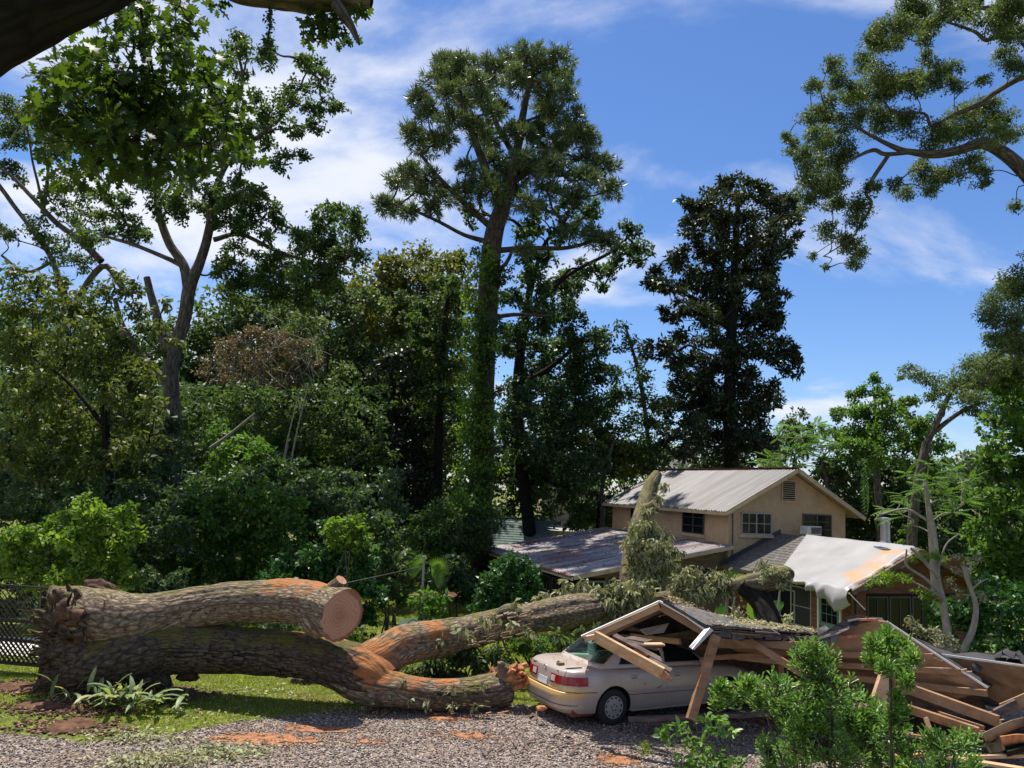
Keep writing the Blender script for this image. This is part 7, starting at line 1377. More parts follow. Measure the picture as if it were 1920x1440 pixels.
for i_, (a, b_, c, d, l) in enumerate(((520, 930, 560, 740, 'left thin pale cane of three in the thicket'), (528, 935, 540, 830, 'shortest thin pale cane in the thicket'), (535, 930, 578, 720, 'right thin pale cane of three in the thicket'))): polestick(l, [(a, b_), ((a + c) / 2 - 3, (b_ + d) / 2), (c, d)], 38, .05, nm='cane', cat='cane')
# the big forked tree at left
bt = ZB([(1170,200,60),(1210,260,60),(1140,300,50),(1320,290,60),(1330,230,40),(1560,320,60),(1500,300,45),(1600,400,60),(1660,520,50),(1700,540,40),(1560,560,60),(1480,460,60),(1420,500,60),(1350,560,60),(1290,480,40),(1580,640,50),(1450,640,60),(1340,620,60),(1260,640,60),(1400,800,60),(1500,780,40),(1300,700,60),(1180,720,60),(1240,820,50),(1120,660,50),(800,880,75),(880,960,85),(770,960,70),(850,1060,80),(720,900,60),(950,860,70),(1080,960,70),(1150,1000,85),(1240,980,75),(1060,1060,75),(1150,1130,85),(1260,1090,75),(1350,1040,60),(1400,1120,50),(1300,960,50),(1200,900,50),(1320,1180,50),(700,1180,60),(640,1130,60),(560,1050,60),(500,980,60),(620,1000,50),(1000,560,60),(1100,560,60),(1050,420,50),(1200,380,40)], 2.667, 0, 0) + [(625,395,22),(650,410,26),(600,410,24),(585,440,30),(630,440,34),(665,440,22),(560,460,30),(600,480,36),(645,490,34),(670,480,20),(540,500,34),(580,520,40),(630,520,36),(510,540,36),(550,560,36),(480,520,36),(450,550,34),(420,510,30),(500,490,26),(440,480,26),(600,550,30)]
tree('forked_tree', 'big pale barked tree with forked trunk and open crown at left', 'tree', 34, [(325, 960, 16), (322, 850, 15), (322, 740, 15), (320, 690, 15), (330, 640, 15)], bt, 'leaf_mid', 'bark', L=.16, W=.10, cov=1.55, rb=.13, depth=1.5, tw=.03, sub=.38,
    limbs=[[(325, 660, 13), (345, 600, 12), (355, 540, 12), (375, 490, 9), (392, 430, 8), (400, 370, 6), (430, 300, 5), (480, 260, 4), (530, 220, 2)], [(322, 690, 12), (310, 640, 10), (296, 600, 9), (285, 560, 7), (275, 520, 6)], [(318, 720, 10), (285, 690, 8), (255, 650, 7), (230, 610, 5), (215, 560, 4)], [(355, 545, 11), (345, 500, 9), (320, 460, 8), (300, 410, 7), (290, 350, 5), (270, 300, 4)], [(395, 400, 5), (440, 380, 4), (500, 350, 3)], [(400, 450, 5), (450, 440, 4), (520, 470, 4), (580, 490, 3)], [(420, 310, 5), (440, 230, 4), (455, 150, 3), (445, 90, 2)], [(345, 500, 5), (280, 470, 4), (190, 440, 3)], [(300, 380, 4), (330, 330, 3), (360, 250, 2)]])
lt = ZB([(60,560,70),(20,520,50),(150,560,60),(100,640,80),(250,680,80),(60,700,70),(300,730,60),(180,560,40),(280,780,60),(90,880,60),(40,840,50),(300,920,60),(240,980,50),(330,1060,60),(420,980,60),(460,1080,60),(380,1160,60),(450,1200,70),(250,1200,60),(200,1130,60),(300,1280,60),(400,1320,60),(60,1180,40),(20,1150,40),(500,1150,60)], 2.667, 0, 0)
tree('crooked_tree', 'thin limbed crooked tree at the far left edge', 'tree', 37, [(110, 1000, 10), (112, 850, 10), (120, 700, 9), (124, 600, 8), (115, 520, 7)], lt, 'leaf_gray', 'bark', L=.16, W=.10, cov=1.25, rb=.06, depth=1.3, tw=.02, sub=.4,
    limbs=[[(118, 560, 6), (100, 490, 5), (60, 430, 4), (0, 350, 4), (-40, 290, 3)], [(190, 490, 7), (150, 450, 5), (105, 415, 5), (60, 370, 4), (10, 320, 3), (-30, 300, 2)], [(124, 600, 6), (190, 500, 6), (230, 540, 5)], [(80, 400, 4), (88, 340, 3), (92, 270, 2)], [(100, 490, 3), (50, 510, 3), (0, 480, 2)], [(130, 560, 3), (60, 530, 3), (0, 545, 2)], [(85, 405, 3), (60, 300, 2), (50, 230, 2)]])
nl = [(30,520,26),(70,540,26),(110,530,20),(20,570,30),(60,590,36),(110,580,34),(150,570,30),(200,560,30),(240,530,26),(250,580,24),(180,600,36),(130,630,40),(80,640,40),(30,640,36),(60,690,44),(120,690,44),(180,670,40),(230,640,30),(240,690,36),(190,730,44),(130,750,44),(70,750,40),(20,720,34),(250,740,36),(280,700,20),(300,660,14),(220,790,40),(160,810,40),(100,810,40),(40,800,34),(270,790,30),(290,760,22),(240,850,34),(190,860,36),(130,870,36),(70,870,36),(20,860,30),(280,830,24),(270,615,18),(310,570,14),(330,640,12),(300,610,14)]
tree('sapling_tree', 'large leaved yellow green tree nearest on the left', 'tree', 27, [(206, 930, 9), (200, 850, 8), (196, 780, 7), (190, 700, 6), (180, 620, 4)], nl, 'leaf_yel', 'bark_dark', L=.2, W=.10, cov=1.15, rb=.06, depth=1.6, tw=.016, shape='diamond', sub=.42, droop=.5, limbs=[[(196, 780, 5), (230, 740, 4), (260, 700, 3)], [(198, 800, 5), (150, 740, 4), (100, 690, 3)]])
# woodland mass behind everything
def woods(name, blobs, Y, mat, L, W, cov, dY=3): 
    bl = [(P(x, y, Y + rng.uniform(-dY, dY)), r_ * mpp(x, y, Y)) for x, y, r_ in blobs]; C, D, Nn, R, subs = clump_leaves(bl, L, W, cov, .35, .9, .2); k = C[:, 2] > -1.5; C, D, Nn, R = C[k], D[k], Nn[k], R[k]; n = len(C); LEAVES[0] += n
    return leaf_obj(name, C, D, Nn, 1.15 * L * rng.uniform(.6, 1.3, n), 1.5 * W * rng.uniform(.6, 1.3, n), M[mat], None, 'tri', R, kind='stuff')
def line(x0, x1, top, bot, st, r): return [(x + random.uniform(-15, 15), y + random.uniform(-15, 15), r * random.uniform(.8, 1.2)) for x in np.arange(x0, x1, st) for y in np.arange(top, bot, st)]
woods('woodland', line(-120, 480, 640, 1000, 62, 54), 62, 'leaf_mid', .42, .30, 1.15)
woods('woodland', line(420, 900, 600, 1000, 60, 52), 66, 'leaf_gray', .42, .30, 1.2)
woods('woodland', line(-120, 700, 740, 980, 50, 42), 52, 'leaf_dark', .34, .24, 1.15)
woods('woodland', line(930, 1110, 790, 985, 44, 36), 58, 'leaf_dark', .36, .26, 1.15)
woods('woodland', line(1190, 1500, 860, 960, 46, 36), 60, 'leaf_dark', .36, .26, 1.1)
woods('woodland', line(1560, 2080, 900, 1130, 50, 42), 47, 'leaf_dark', .3, .2, 1.2)
woods('undergrowth', line(330, 720, 760, 950, 46, 36), 43, 'leaf_mid', .24, .17, .85, 2)
woods('undergrowth', [(420,860,34),(460,840,34),(500,860,34),(440,900,34),(480,900,34),(520,900,30),(410,810,24),(400,880,24)], 37, 'leaf_bright', .2, .15, 1.0, 1)
woods('undergrowth', line(0, 330, 800, 960, 44, 34), 32, 'leaf_dark', .2, .14, 1.15, 2)
woods('undergrowth', [(250,830,20),(230,870,26),(270,860,24),(290,900,28),(240,920,28),(200,930,26)], 30, 'leaf_mid', .18, .13, 1.1, 1)
# shrubs in front of the wood
bush('shrub', 'lowest bright yellow green shrub at the far left', 'shrub', [(170,960,34),(130,980,34),(200,990,40),(240,960,20),(100,1010,36),(60,1000,30),(30,1020,34),(150,1030,44),(210,1040,40),(250,1010,24),(90,1050,40),(40,1060,36),(10,1060,30),(180,1080,34),(230,1085,26),(130,1085,34),(70,1090,24)], 22.5, 'leaf_lime', .13, .085, 1.3, 'hex')
bush('shrub', 'soft green rounded shrub left of centre behind the log', 'shrub', [(340,950,30),(390,940,34),(440,935,36),(490,935,34),(330,1000,36),(380,985,44),(440,980,48),(500,980,44),(545,965,34),(320,1050,36),(370,1040,44),(430,1035,48),(490,1030,44),(540,1020,36),(350,1085,34),(420,1080,36),(300,1085,26),(470,1075,34)], 29, 'leaf_bright', .17, .12, 1.35)
bush('shrub', 'shrub with reddish twigs directly right of the rounded one', 'shrub', [(550,940,30),(590,930,30),(560,980,30),(600,970,34),(640,960,26),(590,1010,30)], 32, 'leaf_mid', .18, .12, 1.25)
bush('camellia_bush', 'glossy dark camellia standing behind the sawn trunk end', 'bush', [(620,1005,28),(660,1000,30),(640,1040,36),(600,1050,36),(680,1040,30),(560,1060,34),(640,1085,38),(590,1095,36),(690,1085,30),(530,1080,30),(500,1090,26),(660,1130,34),(700,1120,26),(680,1170,26),(640,1170,20),(560,1110,26),(540,1060,22)], 26, 'leaf_camellia', .15, .095, 1.45)
bush('shrub', 'brightly lit vine covered mound above the dark camellia', 'shrub', [(640,990,22),(665,985,22),(630,1015,20),(680,1010,22),(615,1000,16),(655,1020,18)], 24.8, 'leaf_lime', .13, .1, 1.2)
bush('shrub', 'mid green thicket between the camellia and grey pole', 'shrub', [(700,980,26),(730,1000,28),(710,1040,30),(740,1060,30),(720,1100,30),(760,1090,26),(745,1120,22),(770,1050,22)], 29, 'leaf_mid', .17, .12, 1.3)
bush('shrub', 'small light green shrub at the foot of the grey pole', 'shrub', [(805,1120,16),(825,1128,14),(790,1135,14),(815,1145,18),(800,1155,14),(832,1118,8),(775,1130,8)], 24.8, 'leaf_bright', .14, .09, 1.1, depth=.25)
bush('camellia_bush', 'round glossy bush in front of the low tin roof corner', 'bush', [(970,1060,22),(945,1070,26),(990,1075,24),(960,1050,16),(925,1095,30),(965,1100,36),(1000,1095,20),(915,1130,26),(950,1140,34),(990,1130,24),(905,1150,16),(975,1155,26),(935,1160,20)], 27, 'leaf_camellia', .14, .10, 1.6)
bush('vine_thicket', 'shaded vine thicket in front of the red shed', 'thicket', [(830,1080,30),(855,1090,30),(810,1090,22),(880,1085,20),(845,1060,26),(880,1120,22),(840,1110,22)], 34, 'leaf_dark', .2, .14, 1.2, depth=1)
bush('shrub', 'low green leaves under the raised limb left of the sedan', 'shrub', [(985,1215,16),(1010,1205,16),(960,1200,12),(1035,1215,14),(1010,1235,14)], 18.6, 'leaf_bright', .10, .05, .9, depth=.3)
bush('shrub', 'leafy weeds seen through the gap under the sawn trunk', 'shrub', [(470,1180,9),(500,1178,9),(535,1176,10),(560,1180,10),(600,1190,10),(640,1195,14),(670,1190,12)], 19.5, 'leaf_mid', .13, .06, .9, depth=.3)
# right side: mimosa, bright clump, ivy wall, live oak
def fronds(parent, C, D, Ln, mat='leaf_mimosa', Wd=.3, droop=.35):
    """feathery twice-cut fronds: a rib with rows of narrow leaflets"""
    Cc, Dd, Nn, Ls, Rr = [], [], [], [], []
    for c, d, ln in zip(C, D, Ln):
        q = np.array(c, float); dd = unit(np.array(d, float)); sd = unit(np.cross(dd, [0, 0, 1]) + 1e-6); r0 = rng.normal(.5, .14); N_ = 13 if ln > .7 else 9
        for i_ in range(N_):
            f = (i_ + .5) / N_; w = Wd * ln * math.sin(math.pi * (.12 + .83 * f)) ** .7
            for s_ in (-1, 1): Cc.append(q.copy()); Dd.append(sd * s_ + dd * .45 + np.array([0, 0, -.15])); Nn.append(np.cross(sd, dd) + rng.normal(size=3) * .15); Ls.append(w); Rr.append(r0 + rng.normal(0, .06))
            q = q + dd * ln / N_; dd = unit(dd + np.array([0, 0, -droop / N_]))
    n = len(Cc); Ls = np.array(Ls); LEAVES[0] += n
    return leaf_obj('foliage', np.array(Cc), np.array(Dd), np.array(Nn), Ls, np.maximum(.03, Ls * .27), M[mat], parent, 'diamond', np.clip(Rr, 0, 1))
def mimosa(name, label, trunk, blobs, Y, n, ln, limbs=(), mat='leaf_mimosa', bm='bark', rb=.06, depth=1.0):
    tp = [P(q[0], q[1], Y) for q in trunk]; b_ = tp[0].copy(); b_[2] = tz(b_[0], b_[1]) - .1; tp = [b_] + tp; tr = [trunk[0][2] * mpp(q[0], q[1], Y) for q in trunk[:1]] + [q[2] * mpp(q[0], q[1], Y) for q in trunk]
    e = empty(name, (b_[0], b_[1], b_[2] + .1), 0, label, 'tree'); sp_ = spline(tp, 5); tb = TB(); tb.add(sp_, np.interp(np.linspace(0, 1, len(sp_)), np.linspace(0, 1, len(tr)), tr), 9); tb.build('trunk', M[bm], e); nodes = list(sp_[5:])
    for lb in limbs: lp = spline([P(q[0], q[1], Y + (q[3] if len(q) > 3 else 0)) for q in lb], 5); t2 = TB(); t2.add(lp, np.interp(np.linspace(0, 1, len(lp)), np.linspace(0, 1, len(lb)), [q[2] * mpp(q[0], q[1], Y) for q in lb]), 8); t2.build('limb', M[bm], e); nodes += list(lp)
    bl = [(P(q[0], q[1], Y + rng.uniform(-depth, depth)), q[2] * mpp(q[0], q[1], Y)) for q in blobs]; tb = TB(); skeleton(tb, nodes, bl, rb=rb, tw=.015); tb.build('branches', M[bm], e)['kind'] = 'stuff'
    C, D, Ln = [], [], []
    for c, r in bl:
        k = max(5, int(n * r * r)); d = rdir(k, .25); C += list(c + d * r * rng.uniform(.1, .8, (k, 1)) * [1, 1, .6]); D += list(unit(d * [1, 1, .4] + [0, 0, .05])); Ln += list(ln * rng.uniform(.6, 1.25, k))
    fronds(e, C, D, Ln, mat); return e
tree('mimosa_tree', 'feathery mimosa whose forked limb shows against the sky', 'tree', 33, [(1710, 1010, 9), (1722, 900, 8), (1738, 830, 8)], [(1700,690,14),(1720,700,16),(1745,712,20),(1780,720,26),(1815,715,32),(1850,700,36),(1885,715,40),(1830,680,26),(1800,745,22),(1850,750,32),(1890,770,40),(1740,745,14),(1770,760,12),(1870,670,30),(1910,740,36),(1690,705,9),(1820,770,18),(1765,735,18)], 'leaf_gray', 'bark', L=.16, W=.05, cov=.95, rb=.06, depth=1.0, sub=.5, flat=.5, droop=.5,
    limbs=[[(1738, 830, 7), (1762, 780, 6), (1775, 750, 5), (1790, 725, 3)], [(1745, 815, 5), (1790, 780, 4), (1835, 755, 3)]])
tree('broadleaf_tree', 'bright green small leaved tree behind the stove pipe', 'tree', 38, [(1650, 1000, 7), (1645, 900, 6), (1642, 800, 4), (1640, 740, 3)], [(1640,712,14),(1620,735,16),(1655,735,20),(1600,745,14),(1590,775,24),(1630,775,30),(1670,770,28),(1700,765,26),(1610,810,34),(1660,815,36),(1710,805,34),(1590,840,30),(1640,850,36),(1700,850,36),(1740,840,30),(1570,810,20),(1735,800,24),(1750,870,26),(1770,840,16)], 'leaf_bright', 'bark', L=.16, W=.09, cov=1.7, rb=.07, depth=1.3)
tree('broadleaf_tree', 'shaded dark tree filling the gap right of the gable', 'tree', 41, [(1640, 1010, 8), (1640, 930, 7), (1640, 870, 5)], [(1560,880,34),(1600,890,40),(1650,890,44),(1700,890,44),(1750,900,40),(1790,910,30),(1600,940,44),(1660,950,44),(1720,950,44),(1780,960,36),(1620,990,34),(1680,1000,34),(1740,1000,34),(1800,1010,30),(1640,1020,26)], 'leaf_dark', 'bark_dark', L=.22, W=.14, cov=1.35, rb=.08, depth=1.3)
mimosa('mimosa_tree', 'low feathery mimosa spreading over the right end of the gable roof', [(1560, 980, 6), (1550, 900, 5), (1540, 860, 4)], [(1450,862,22),(1480,850,22),(1510,842,24),(1540,830,24),(1570,835,26),(1600,850,22),(1430,868,14),(1500,870,20),(1545,862,22),(1590,872,20),(1500,815,16),(1480,800,14),(1460,820,14),(1530,800,16)], 40, 60, .7, mat='leaf_mimosa')
mimosa('mimosa_tree', 'nearer young mimosa arching over the stove pipe', [(1768, 1230, 7), (1752, 1100, 6), (1745, 1000, 5), (1735, 900, 4)], [(1700,930,20),(1725,915,20),(1660,955,12),(1690,965,12),(1750,900,22),(1770,930,20),(1790,960,24),(1810,940,24),(1780,1000,12),(1700,890,16),(1740,870,18),(1640,975,8),(1710,985,10),(1820,900,20),(1790,880,20)], 23, 170, .40, [[(1745, 980, 3), (1700, 955, 2), (1650, 965, 1.5)]], mat='leaf_bright', bm='bark_pale')
hf = empty('mimosa_frond', P(1620, 900, 29), 0, 'single long hanging feathery frond beside the gable roof', 'frond'); fronds(hf, [P(1620, 876, 29)], [(0.03, 0, -1)], [1.75], 'leaf_mimosa', .26, 0)
fr2 = empty('mimosa_frond', P(1660, 960, 27), 0, 'pair of level bright fronds over the stove pipe', 'frond'); fronds(fr2, [P(1705, 958, 27), P(1700, 968, 27), P(1708, 950, 27.4)], [(-1, -.2, .12), (-.9, .2, -.1), (-.6, -.3, .3)], [1.5, 1.0, 1.0], 'leaf_bright', .25, .6)
# small pruned tree right of the wreck
pt = empty('pruned_tree', G(1792, 1250), 0, 'small twin stemmed pale tree with sawn off limbs beside the sunroom', 'tree')
def stemp(pts, Y, mat='bark_pale', nm='trunk', par=pt, n=10):
    tb = TB(); p = spline([P(q[0], q[1], Y) for q in pts], 6); tb.add(p, np.interp(np.linspace(0, 1, len(p)), np.linspace(0, 1, len(pts)), [.8 * q[2] * mpp(q[0], q[1], Y) for q in pts]) * (1 + .08 * nz(p * 5)), n); return tb.build(nm, M[mat], par)
stemp([(1788, 1255, 12), (1784, 1220, 10), (1776, 1180, 9), (1768, 1130, 8), (1758, 1085, 7), (1756, 1040, 6), (1752, 1000, 5), (1742, 950, 4)], 19.6); stemp([(1797, 1255, 10), (1808, 1215, 8), (1824, 1180, 7), (1830, 1140, 6), (1822, 1110, 5), (1812, 1080, 6), (1808, 1062, 5)], 19.5)
for pp_ in ([(1760, 1110, 4), (1735, 1085, 3), (1700, 1060, 3), (1700, 1030, 2)], [(1758, 1080, 5), (1722, 1040, 4), (1708, 1028, 3)], [(1822, 1105, 3), (1838, 1092, 2), (1852, 1085, 1.5)], [(1810, 1080, 3), (1820, 1068, 3), (1816, 1050, 2)], [(1766, 1120, 3), (1730, 1100, 2), (1690, 1080, 1.5)], [(1760, 1060, 3), (1775, 1020, 2), (1800, 1000, 1.5)]): stemp(pp_, 19.5, nm='limb')
def addleaf(par, blobs, Y, mat, L, W, cov, shape='diamond', dep=.3, droop=.2, flat=.8):
    bl = [(P(x, y, Y + rng.uniform(-dep, dep)), r_ * mpp(x, y, Y)) for x, y, r_ in blobs]; C, D, Nn, R, subs = clump_leaves(bl, L, W, cov, .4, flat, droop); n = len(C); LEAVES[0] += n; tb = TB()
    for c, r, sc in subs:
        for s_ in sc[:5]: tb.add(np.array([c, (c + s_) / 2, s_]), [.010, .008, .003], 4)
    tb.build('twigs', M['bark_pale'], par)['kind'] = 'stuff'
    return leaf_obj('foliage', C, D, Nn, L * rng.uniform(.6, 1.3, n), W * rng.uniform(.6, 1.3, n), M[mat], par, shape, R)
addleaf(pt, [(1640,1090,9),(1655,1083,14),(1675,1078,16),(1695,1082,14),(1625,1095,7),(1665,1095,9),(1730,1045,14),(1750,1040,14),(1712,1048,9),(1765,1048,9),(1735,1115,13),(1750,1125,11),(1720,1108,7),(1700,995,9),(1690,1015,7)], 19.5, 'leaf_lime', .09, .035, 1.0, flat=.45)
addleaf(pt, [(1790,1040,10),(1800,1070,12),(1780,1090,10),(1840,1120,12),(1800,1110,10),(1830,1050,10)], 19.8, 'leaf_wilt', .08, .035, .8)
bush('shrub', 'pale wilted sprig bush at the edge of the wreck', 'shrub', [(1712,1170,9),(1725,1182,11),(1745,1190,12),(1770,1200,13),(1790,1212,11),(1700,1160,5),(1755,1210,10)], 17.6, 'leaf_wilt', .09, .04, 1.0, depth=.2, stem='bark_pale')
bush('camellia_bush', 'dark glossy bush behind the twin stemmed pale tree', 'bush', [(1790,1150,26),(1830,1140,30),(1870,1130,34),(1900,1170,36),(1850,1180,32),(1810,1190,26),(1880,1210,30),(1760,1160,18),(1830,1220,20),(1910,1120,30),(1850,1100,26),(1740,1140,10),(1920,1220,24)], 21, 'leaf_camellia', .13, .085, 1.3)
bush('ivy_covered_tree', 'ivy smothered tree filling the right edge of the view', 'tree', [(1900,760,40),(1860,800,24),(1890,820,40),(1930,800,44),(1850,860,22),(1880,880,40),(1920,880,46),(1830,930,26),(1860,950,36),(1900,950,44),(1940,960,46),(1840,1000,34),(1880,1020,40),(1920,1030,44),(1850,1060,30),(1890,1090,36),(1930,1100,40),(1900,720,30),(1930,700,34),(1960,860,40),(1960,1050,40)], 25, 'leaf_bright', .15, .12, 1.5, stem='bark', depth=.9)
tree('yellow_leaved_tree', 'distant yellow green tree top in the gap at right', 'tree', 60, [(1815, 1000, 6), (1815, 900, 4)], [(1815,860,18),(1795,875,18),(1835,870,20),(1810,895,24),(1840,900,24),(1785,900,18)], 'leaf_yel', 'bark', L=.32, W=.22, cov=1.2, rb=.08, depth=.8)
tree('broadleaf_tree', 'dark low tree top between the magnolia and mimosa', 'tree', 55, [(1490, 980, 6), (1490, 860, 4)], [(1485,790,18),(1500,775,12),(1470,810,22),(1505,810,24),(1480,840,26),(1520,840,24),(1450,850,20),(1535,815,16)], 'leaf_gray', 'bark', L=.28, W=.18, cov=1.2, rb=.08, depth=.8)
lo = ZB([(430,330,42),(470,400,56),(350,450,46),(400,540,60),(540,480,62),(620,330,56),(700,400,80),(640,500,84),(760,450,74),(850,450,74),(950,400,70),(1060,360,50),(1080,440,50),(930,300,40),(920,210,40),(330,620,50),(450,640,66),(560,620,66),(700,620,84),(830,640,74),(380,720,70),(480,760,74),(230,760,46),(200,710,24),(300,800,46),(360,860,74),(460,860,66),(300,950,60),(390,960,74),(480,960,56),(330,1040,56),(450,1060,56),(560,1080,60),(650,980,44),(560,1160,46),(440,1200,54),(500,1260,54),(570,1300,54),(560,1370,34),(410,1390,18),(340,1330,22),(1000,720,90),(1120,660,100),(1200,600,90),(1280,640,74),(1300,700,56),(1230,420,34),(900,900,60),(1000,930,60),(1060,900,56),(960,1000,36),(830,1000,42),(770,960,36),(1200,900,50),(1220,950,36),(1150,850,56),(1380,700,50),(700,180,74),(780,150,84),(870,100,84),(940,150,50),(1000,60,74),(860,30,74),(1100,30,74),(680,240,36),(750,240,44),(1300,100,94),(1380,60,94),(1400,180,84),(1360,300,54),(1420,350,54),(1180,20,50)], 2.769, 1400, 0) + [(1890,560,34),(1880,600,30),(1900,650,40),(1872,635,20),(1905,385,12),(1940,560,40),(1900,520,24),(1860,690,26),(1900,700,36),(1950,650,40),(1940,480,20),(1840,720,16)]
def Z4(l): return [(1400 + x / 2.769, y / 2.769, r_) for x, y, r_ in l]
tree('live_oak_tree', 'live oak reaching long mossy limbs in from the upper right', 'tree', 23, [(2120, 1150, 40), (2110, 900, 36), (2080, 650, 34), (2030, 470, 28), (1960, 370, 18)], lo, 'leaf_live_oak', 'bark', L=.09, W=.036, cov=2.0, rb=.05, depth=1.2, tw=.010, sub=.52, ntw=7,
    limbs=[Z4([(1560, 1030, 14), (1440, 890, 13), (1340, 800, 12), (1230, 745, 11), (1100, 780, 9), (980, 800, 8), (860, 790, 6), (780, 770, 5), (640, 700, 3), (540, 640, 2)]), Z4([(860, 790, 4), (720, 800, 4), (650, 780, 4), (500, 850, 2)]), Z4([(740, 800, 4), (660, 920, 4), (620, 1000, 3), (650, 1060, 2.5), (590, 1170, 2), (540, 1240, 1.5), (400, 1330, 1)]),
           Z4([(1700, 500, 9), (1560, 420, 7), (1440, 400, 6), (1290, 480, 5), (1200, 545, 5), (1070, 600, 4), (960, 650, 3), (920, 590, 2.5), (760, 580, 2), (700, 500, 1.5)]), Z4([(1500, 120, 6), (1300, 190, 4), (1240, 205, 4), (1180, 160, 3), (1030, 110, 2)]), Z4([(1500, 60, 6), (1250, 40, 4), (1120, 70, 3), (1060, 110, 2)]), [(2060, 560, 12), (1990, 600, 7), (1930, 620, 5), (1890, 660, 3)]])
# near oak: heavy limbs across the top left corner with hanging leafy sprays
nk = empty('white_oak_tree', (-7.5, 3.5, float(tz(-7.5, 3.5))), 0, 'near white oak whose dark limb crosses the top left corner', 'tree')
def nstem(pts, nm, mat='bark_dark', n=40, k=10, lump=.03, ridge=.02):
    p = spline([P(q[0], q[1], q[3]) for q in pts], k); r = np.interp(np.linspace(0, 1, len(p)), np.linspace(0, 1, len(pts)), [q[2] * mpp(q[0], q[1], q[3]) for q in pts]); V, Fc, uv = tube_np(p, r, n, cap=False); c = np.repeat(p, n, axis=0); u = unit(V - c); V = V + u * (lump * nz(V, 2.5, 3) * np.minimum(1, np.repeat(r, n) / .2) + ridge * nz(V, 14, 2) * np.minimum(1, np.repeat(r, n) / .15))[:, None]
    return link(nm, np_mesh(nm, V, Fc, smooth=True, uv=uv, att={'dust': np.zeros(len(V))}), M[mat], nk)
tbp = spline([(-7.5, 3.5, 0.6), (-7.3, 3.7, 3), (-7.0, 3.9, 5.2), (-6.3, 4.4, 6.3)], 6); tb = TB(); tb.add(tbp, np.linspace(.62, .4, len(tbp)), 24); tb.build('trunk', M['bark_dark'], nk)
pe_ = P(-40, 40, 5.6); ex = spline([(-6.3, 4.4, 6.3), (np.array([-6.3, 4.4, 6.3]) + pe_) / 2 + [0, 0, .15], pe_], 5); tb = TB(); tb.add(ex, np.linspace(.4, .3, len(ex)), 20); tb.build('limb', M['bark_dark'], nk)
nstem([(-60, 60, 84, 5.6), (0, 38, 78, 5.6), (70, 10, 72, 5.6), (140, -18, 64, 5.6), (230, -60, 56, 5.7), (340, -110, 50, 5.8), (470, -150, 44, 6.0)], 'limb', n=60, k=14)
nstem([(340, -110, 46, 5.8), (400, -70, 42, 6.0), (455, -40, 40, 6.1), (520, -24, 36, 6.2), (590, -16, 34, 6.2), (650, -6, 26, 6.2), (680, 0, 18, 6.2), (697, 4, 10, 6.2)], 'limb', mat='bark_mossy', n=44, k=10)
nstem([(632, 10, 12, 6.15), (646, 30, 10, 6.1), (660, 52, 7, 6.1), (668, 70, 5, 6.1), (674, 84, 2, 6.1)], 'broken_stub', mat='bark', n=20, k=6)
Z1 = lambda l: [(x / 2.667, y / 2.667, r_) for x, y, r_ in l]
def twig(l, Y_): 
    tb = TB(); p = spline([P(x, y, Y_) for x, y, r_ in Z1(l)], 6); tb.add(p, np.interp(np.linspace(0, 1, len(p)), np.linspace(0, 1, len(l)), [q[2] / 2.667 * mpp(300, 200, Y_) for q in l]), 7); tb.build('limb', M['bark_dark'], nk); return list(p)
nd = twig([(640, -60, 9), (650, 100, 8), (670, 230, 7), (640, 350, 5), (560, 430, 4), (500, 560, 3), (470, 700, 2)], 6.9) + twig([(700, -60, 9), (710, 100, 8), (740, 220, 8), (770, 370, 7), (850, 480, 6), (920, 580, 4), (960, 660, 3)], 6.7) + twig([(640, 350, 5), (640, 450, 4), (700, 500, 3), (720, 600, 2)], 7.0) + twig([(670, 235, 4), (540, 230, 3), (440, 290, 2)], 7.1)
nob = Z1([(330,300,56),(290,400,40),(290,490,36),(200,610,40),(260,610,40),(350,500,70),(440,420,60),(520,300,50),(500,520,80),(600,330,70),(450,600,90),(550,600,90),(650,600,90),(400,720,80),(420,820,60),(480,840,50),(500,780,66),(600,720,80),(700,700,80),(660,790,50),(800,660,80),(900,600,80),(850,480,76),(950,420,76),(1050,430,60),(1100,520,66),(1000,600,76),(1100,630,66),(1150,490,46),(960,320,40),(830,310,24),(750,60,70),(850,100,70),(680,90,50),(780,170,46),(900,150,44),(620,180,46),(530,120,30),(1170,800,34),(1160,720,40),(950,760,66),(750,760,56),(1020,880,26),(350,900,26),(640,430,60),(750,560,70),(1040,720,56),(880,720,60),(760,480,50),(900,30,40),(690,240,44),(650,20,50)])
bl = [(P(x, y, 6.9 + rng.uniform(-.7, .7)), r_ * mpp(x, y, 6.9)) for x, y, r_ in nob]; C, D, Nn, R, subs = clump_leaves(bl, .125, .095, .42, .4, .9, .45); n = len(C); LEAVES[0] += n
tb = TB(); skeleton(tb, nd, bl, rb=.02, tw=.006, subs=subs, ntw=5); tb.build('branches', M['bark_dark'], nk)['kind'] = 'stuff'
leaf_obj('crown', C, D, Nn, .14 * rng.uniform(.6, 1.25, n), .11 * rng.uniform(.7, 1.2, n), M['leaf_white_oak'], nk, 'lobed', R)
bl = [(P(x, y, 6.2), r_ * mpp(x, y, 6.2)) for x, y, r_ in Z1([(1600,110,36),(1580,160,26),(1680,110,24),(1690,160,22),(1800,60,16),(1800,30,14),(1080,20,14),(1640,60,20)])]; C, D, Nn, R, subs = clump_leaves(bl, .10, .07, .9, .4, .9, .45); n = len(C); leaf_obj('crown', C, D, Nn, .11 * rng.uniform(.6, 1.25, n), .08 * rng.uniform(.7, 1.2, n), M['leaf_white_oak'], nk, 'lobed', R)
tb = TB(); p = spline([P(x, y, 6.15) for x, y in ((505, 12), (507, 40), (503, 68), (500, 95))], 6); tb.add(p, .008, 6); tb.build('hanging_strand', M['bark_dark'], nk)
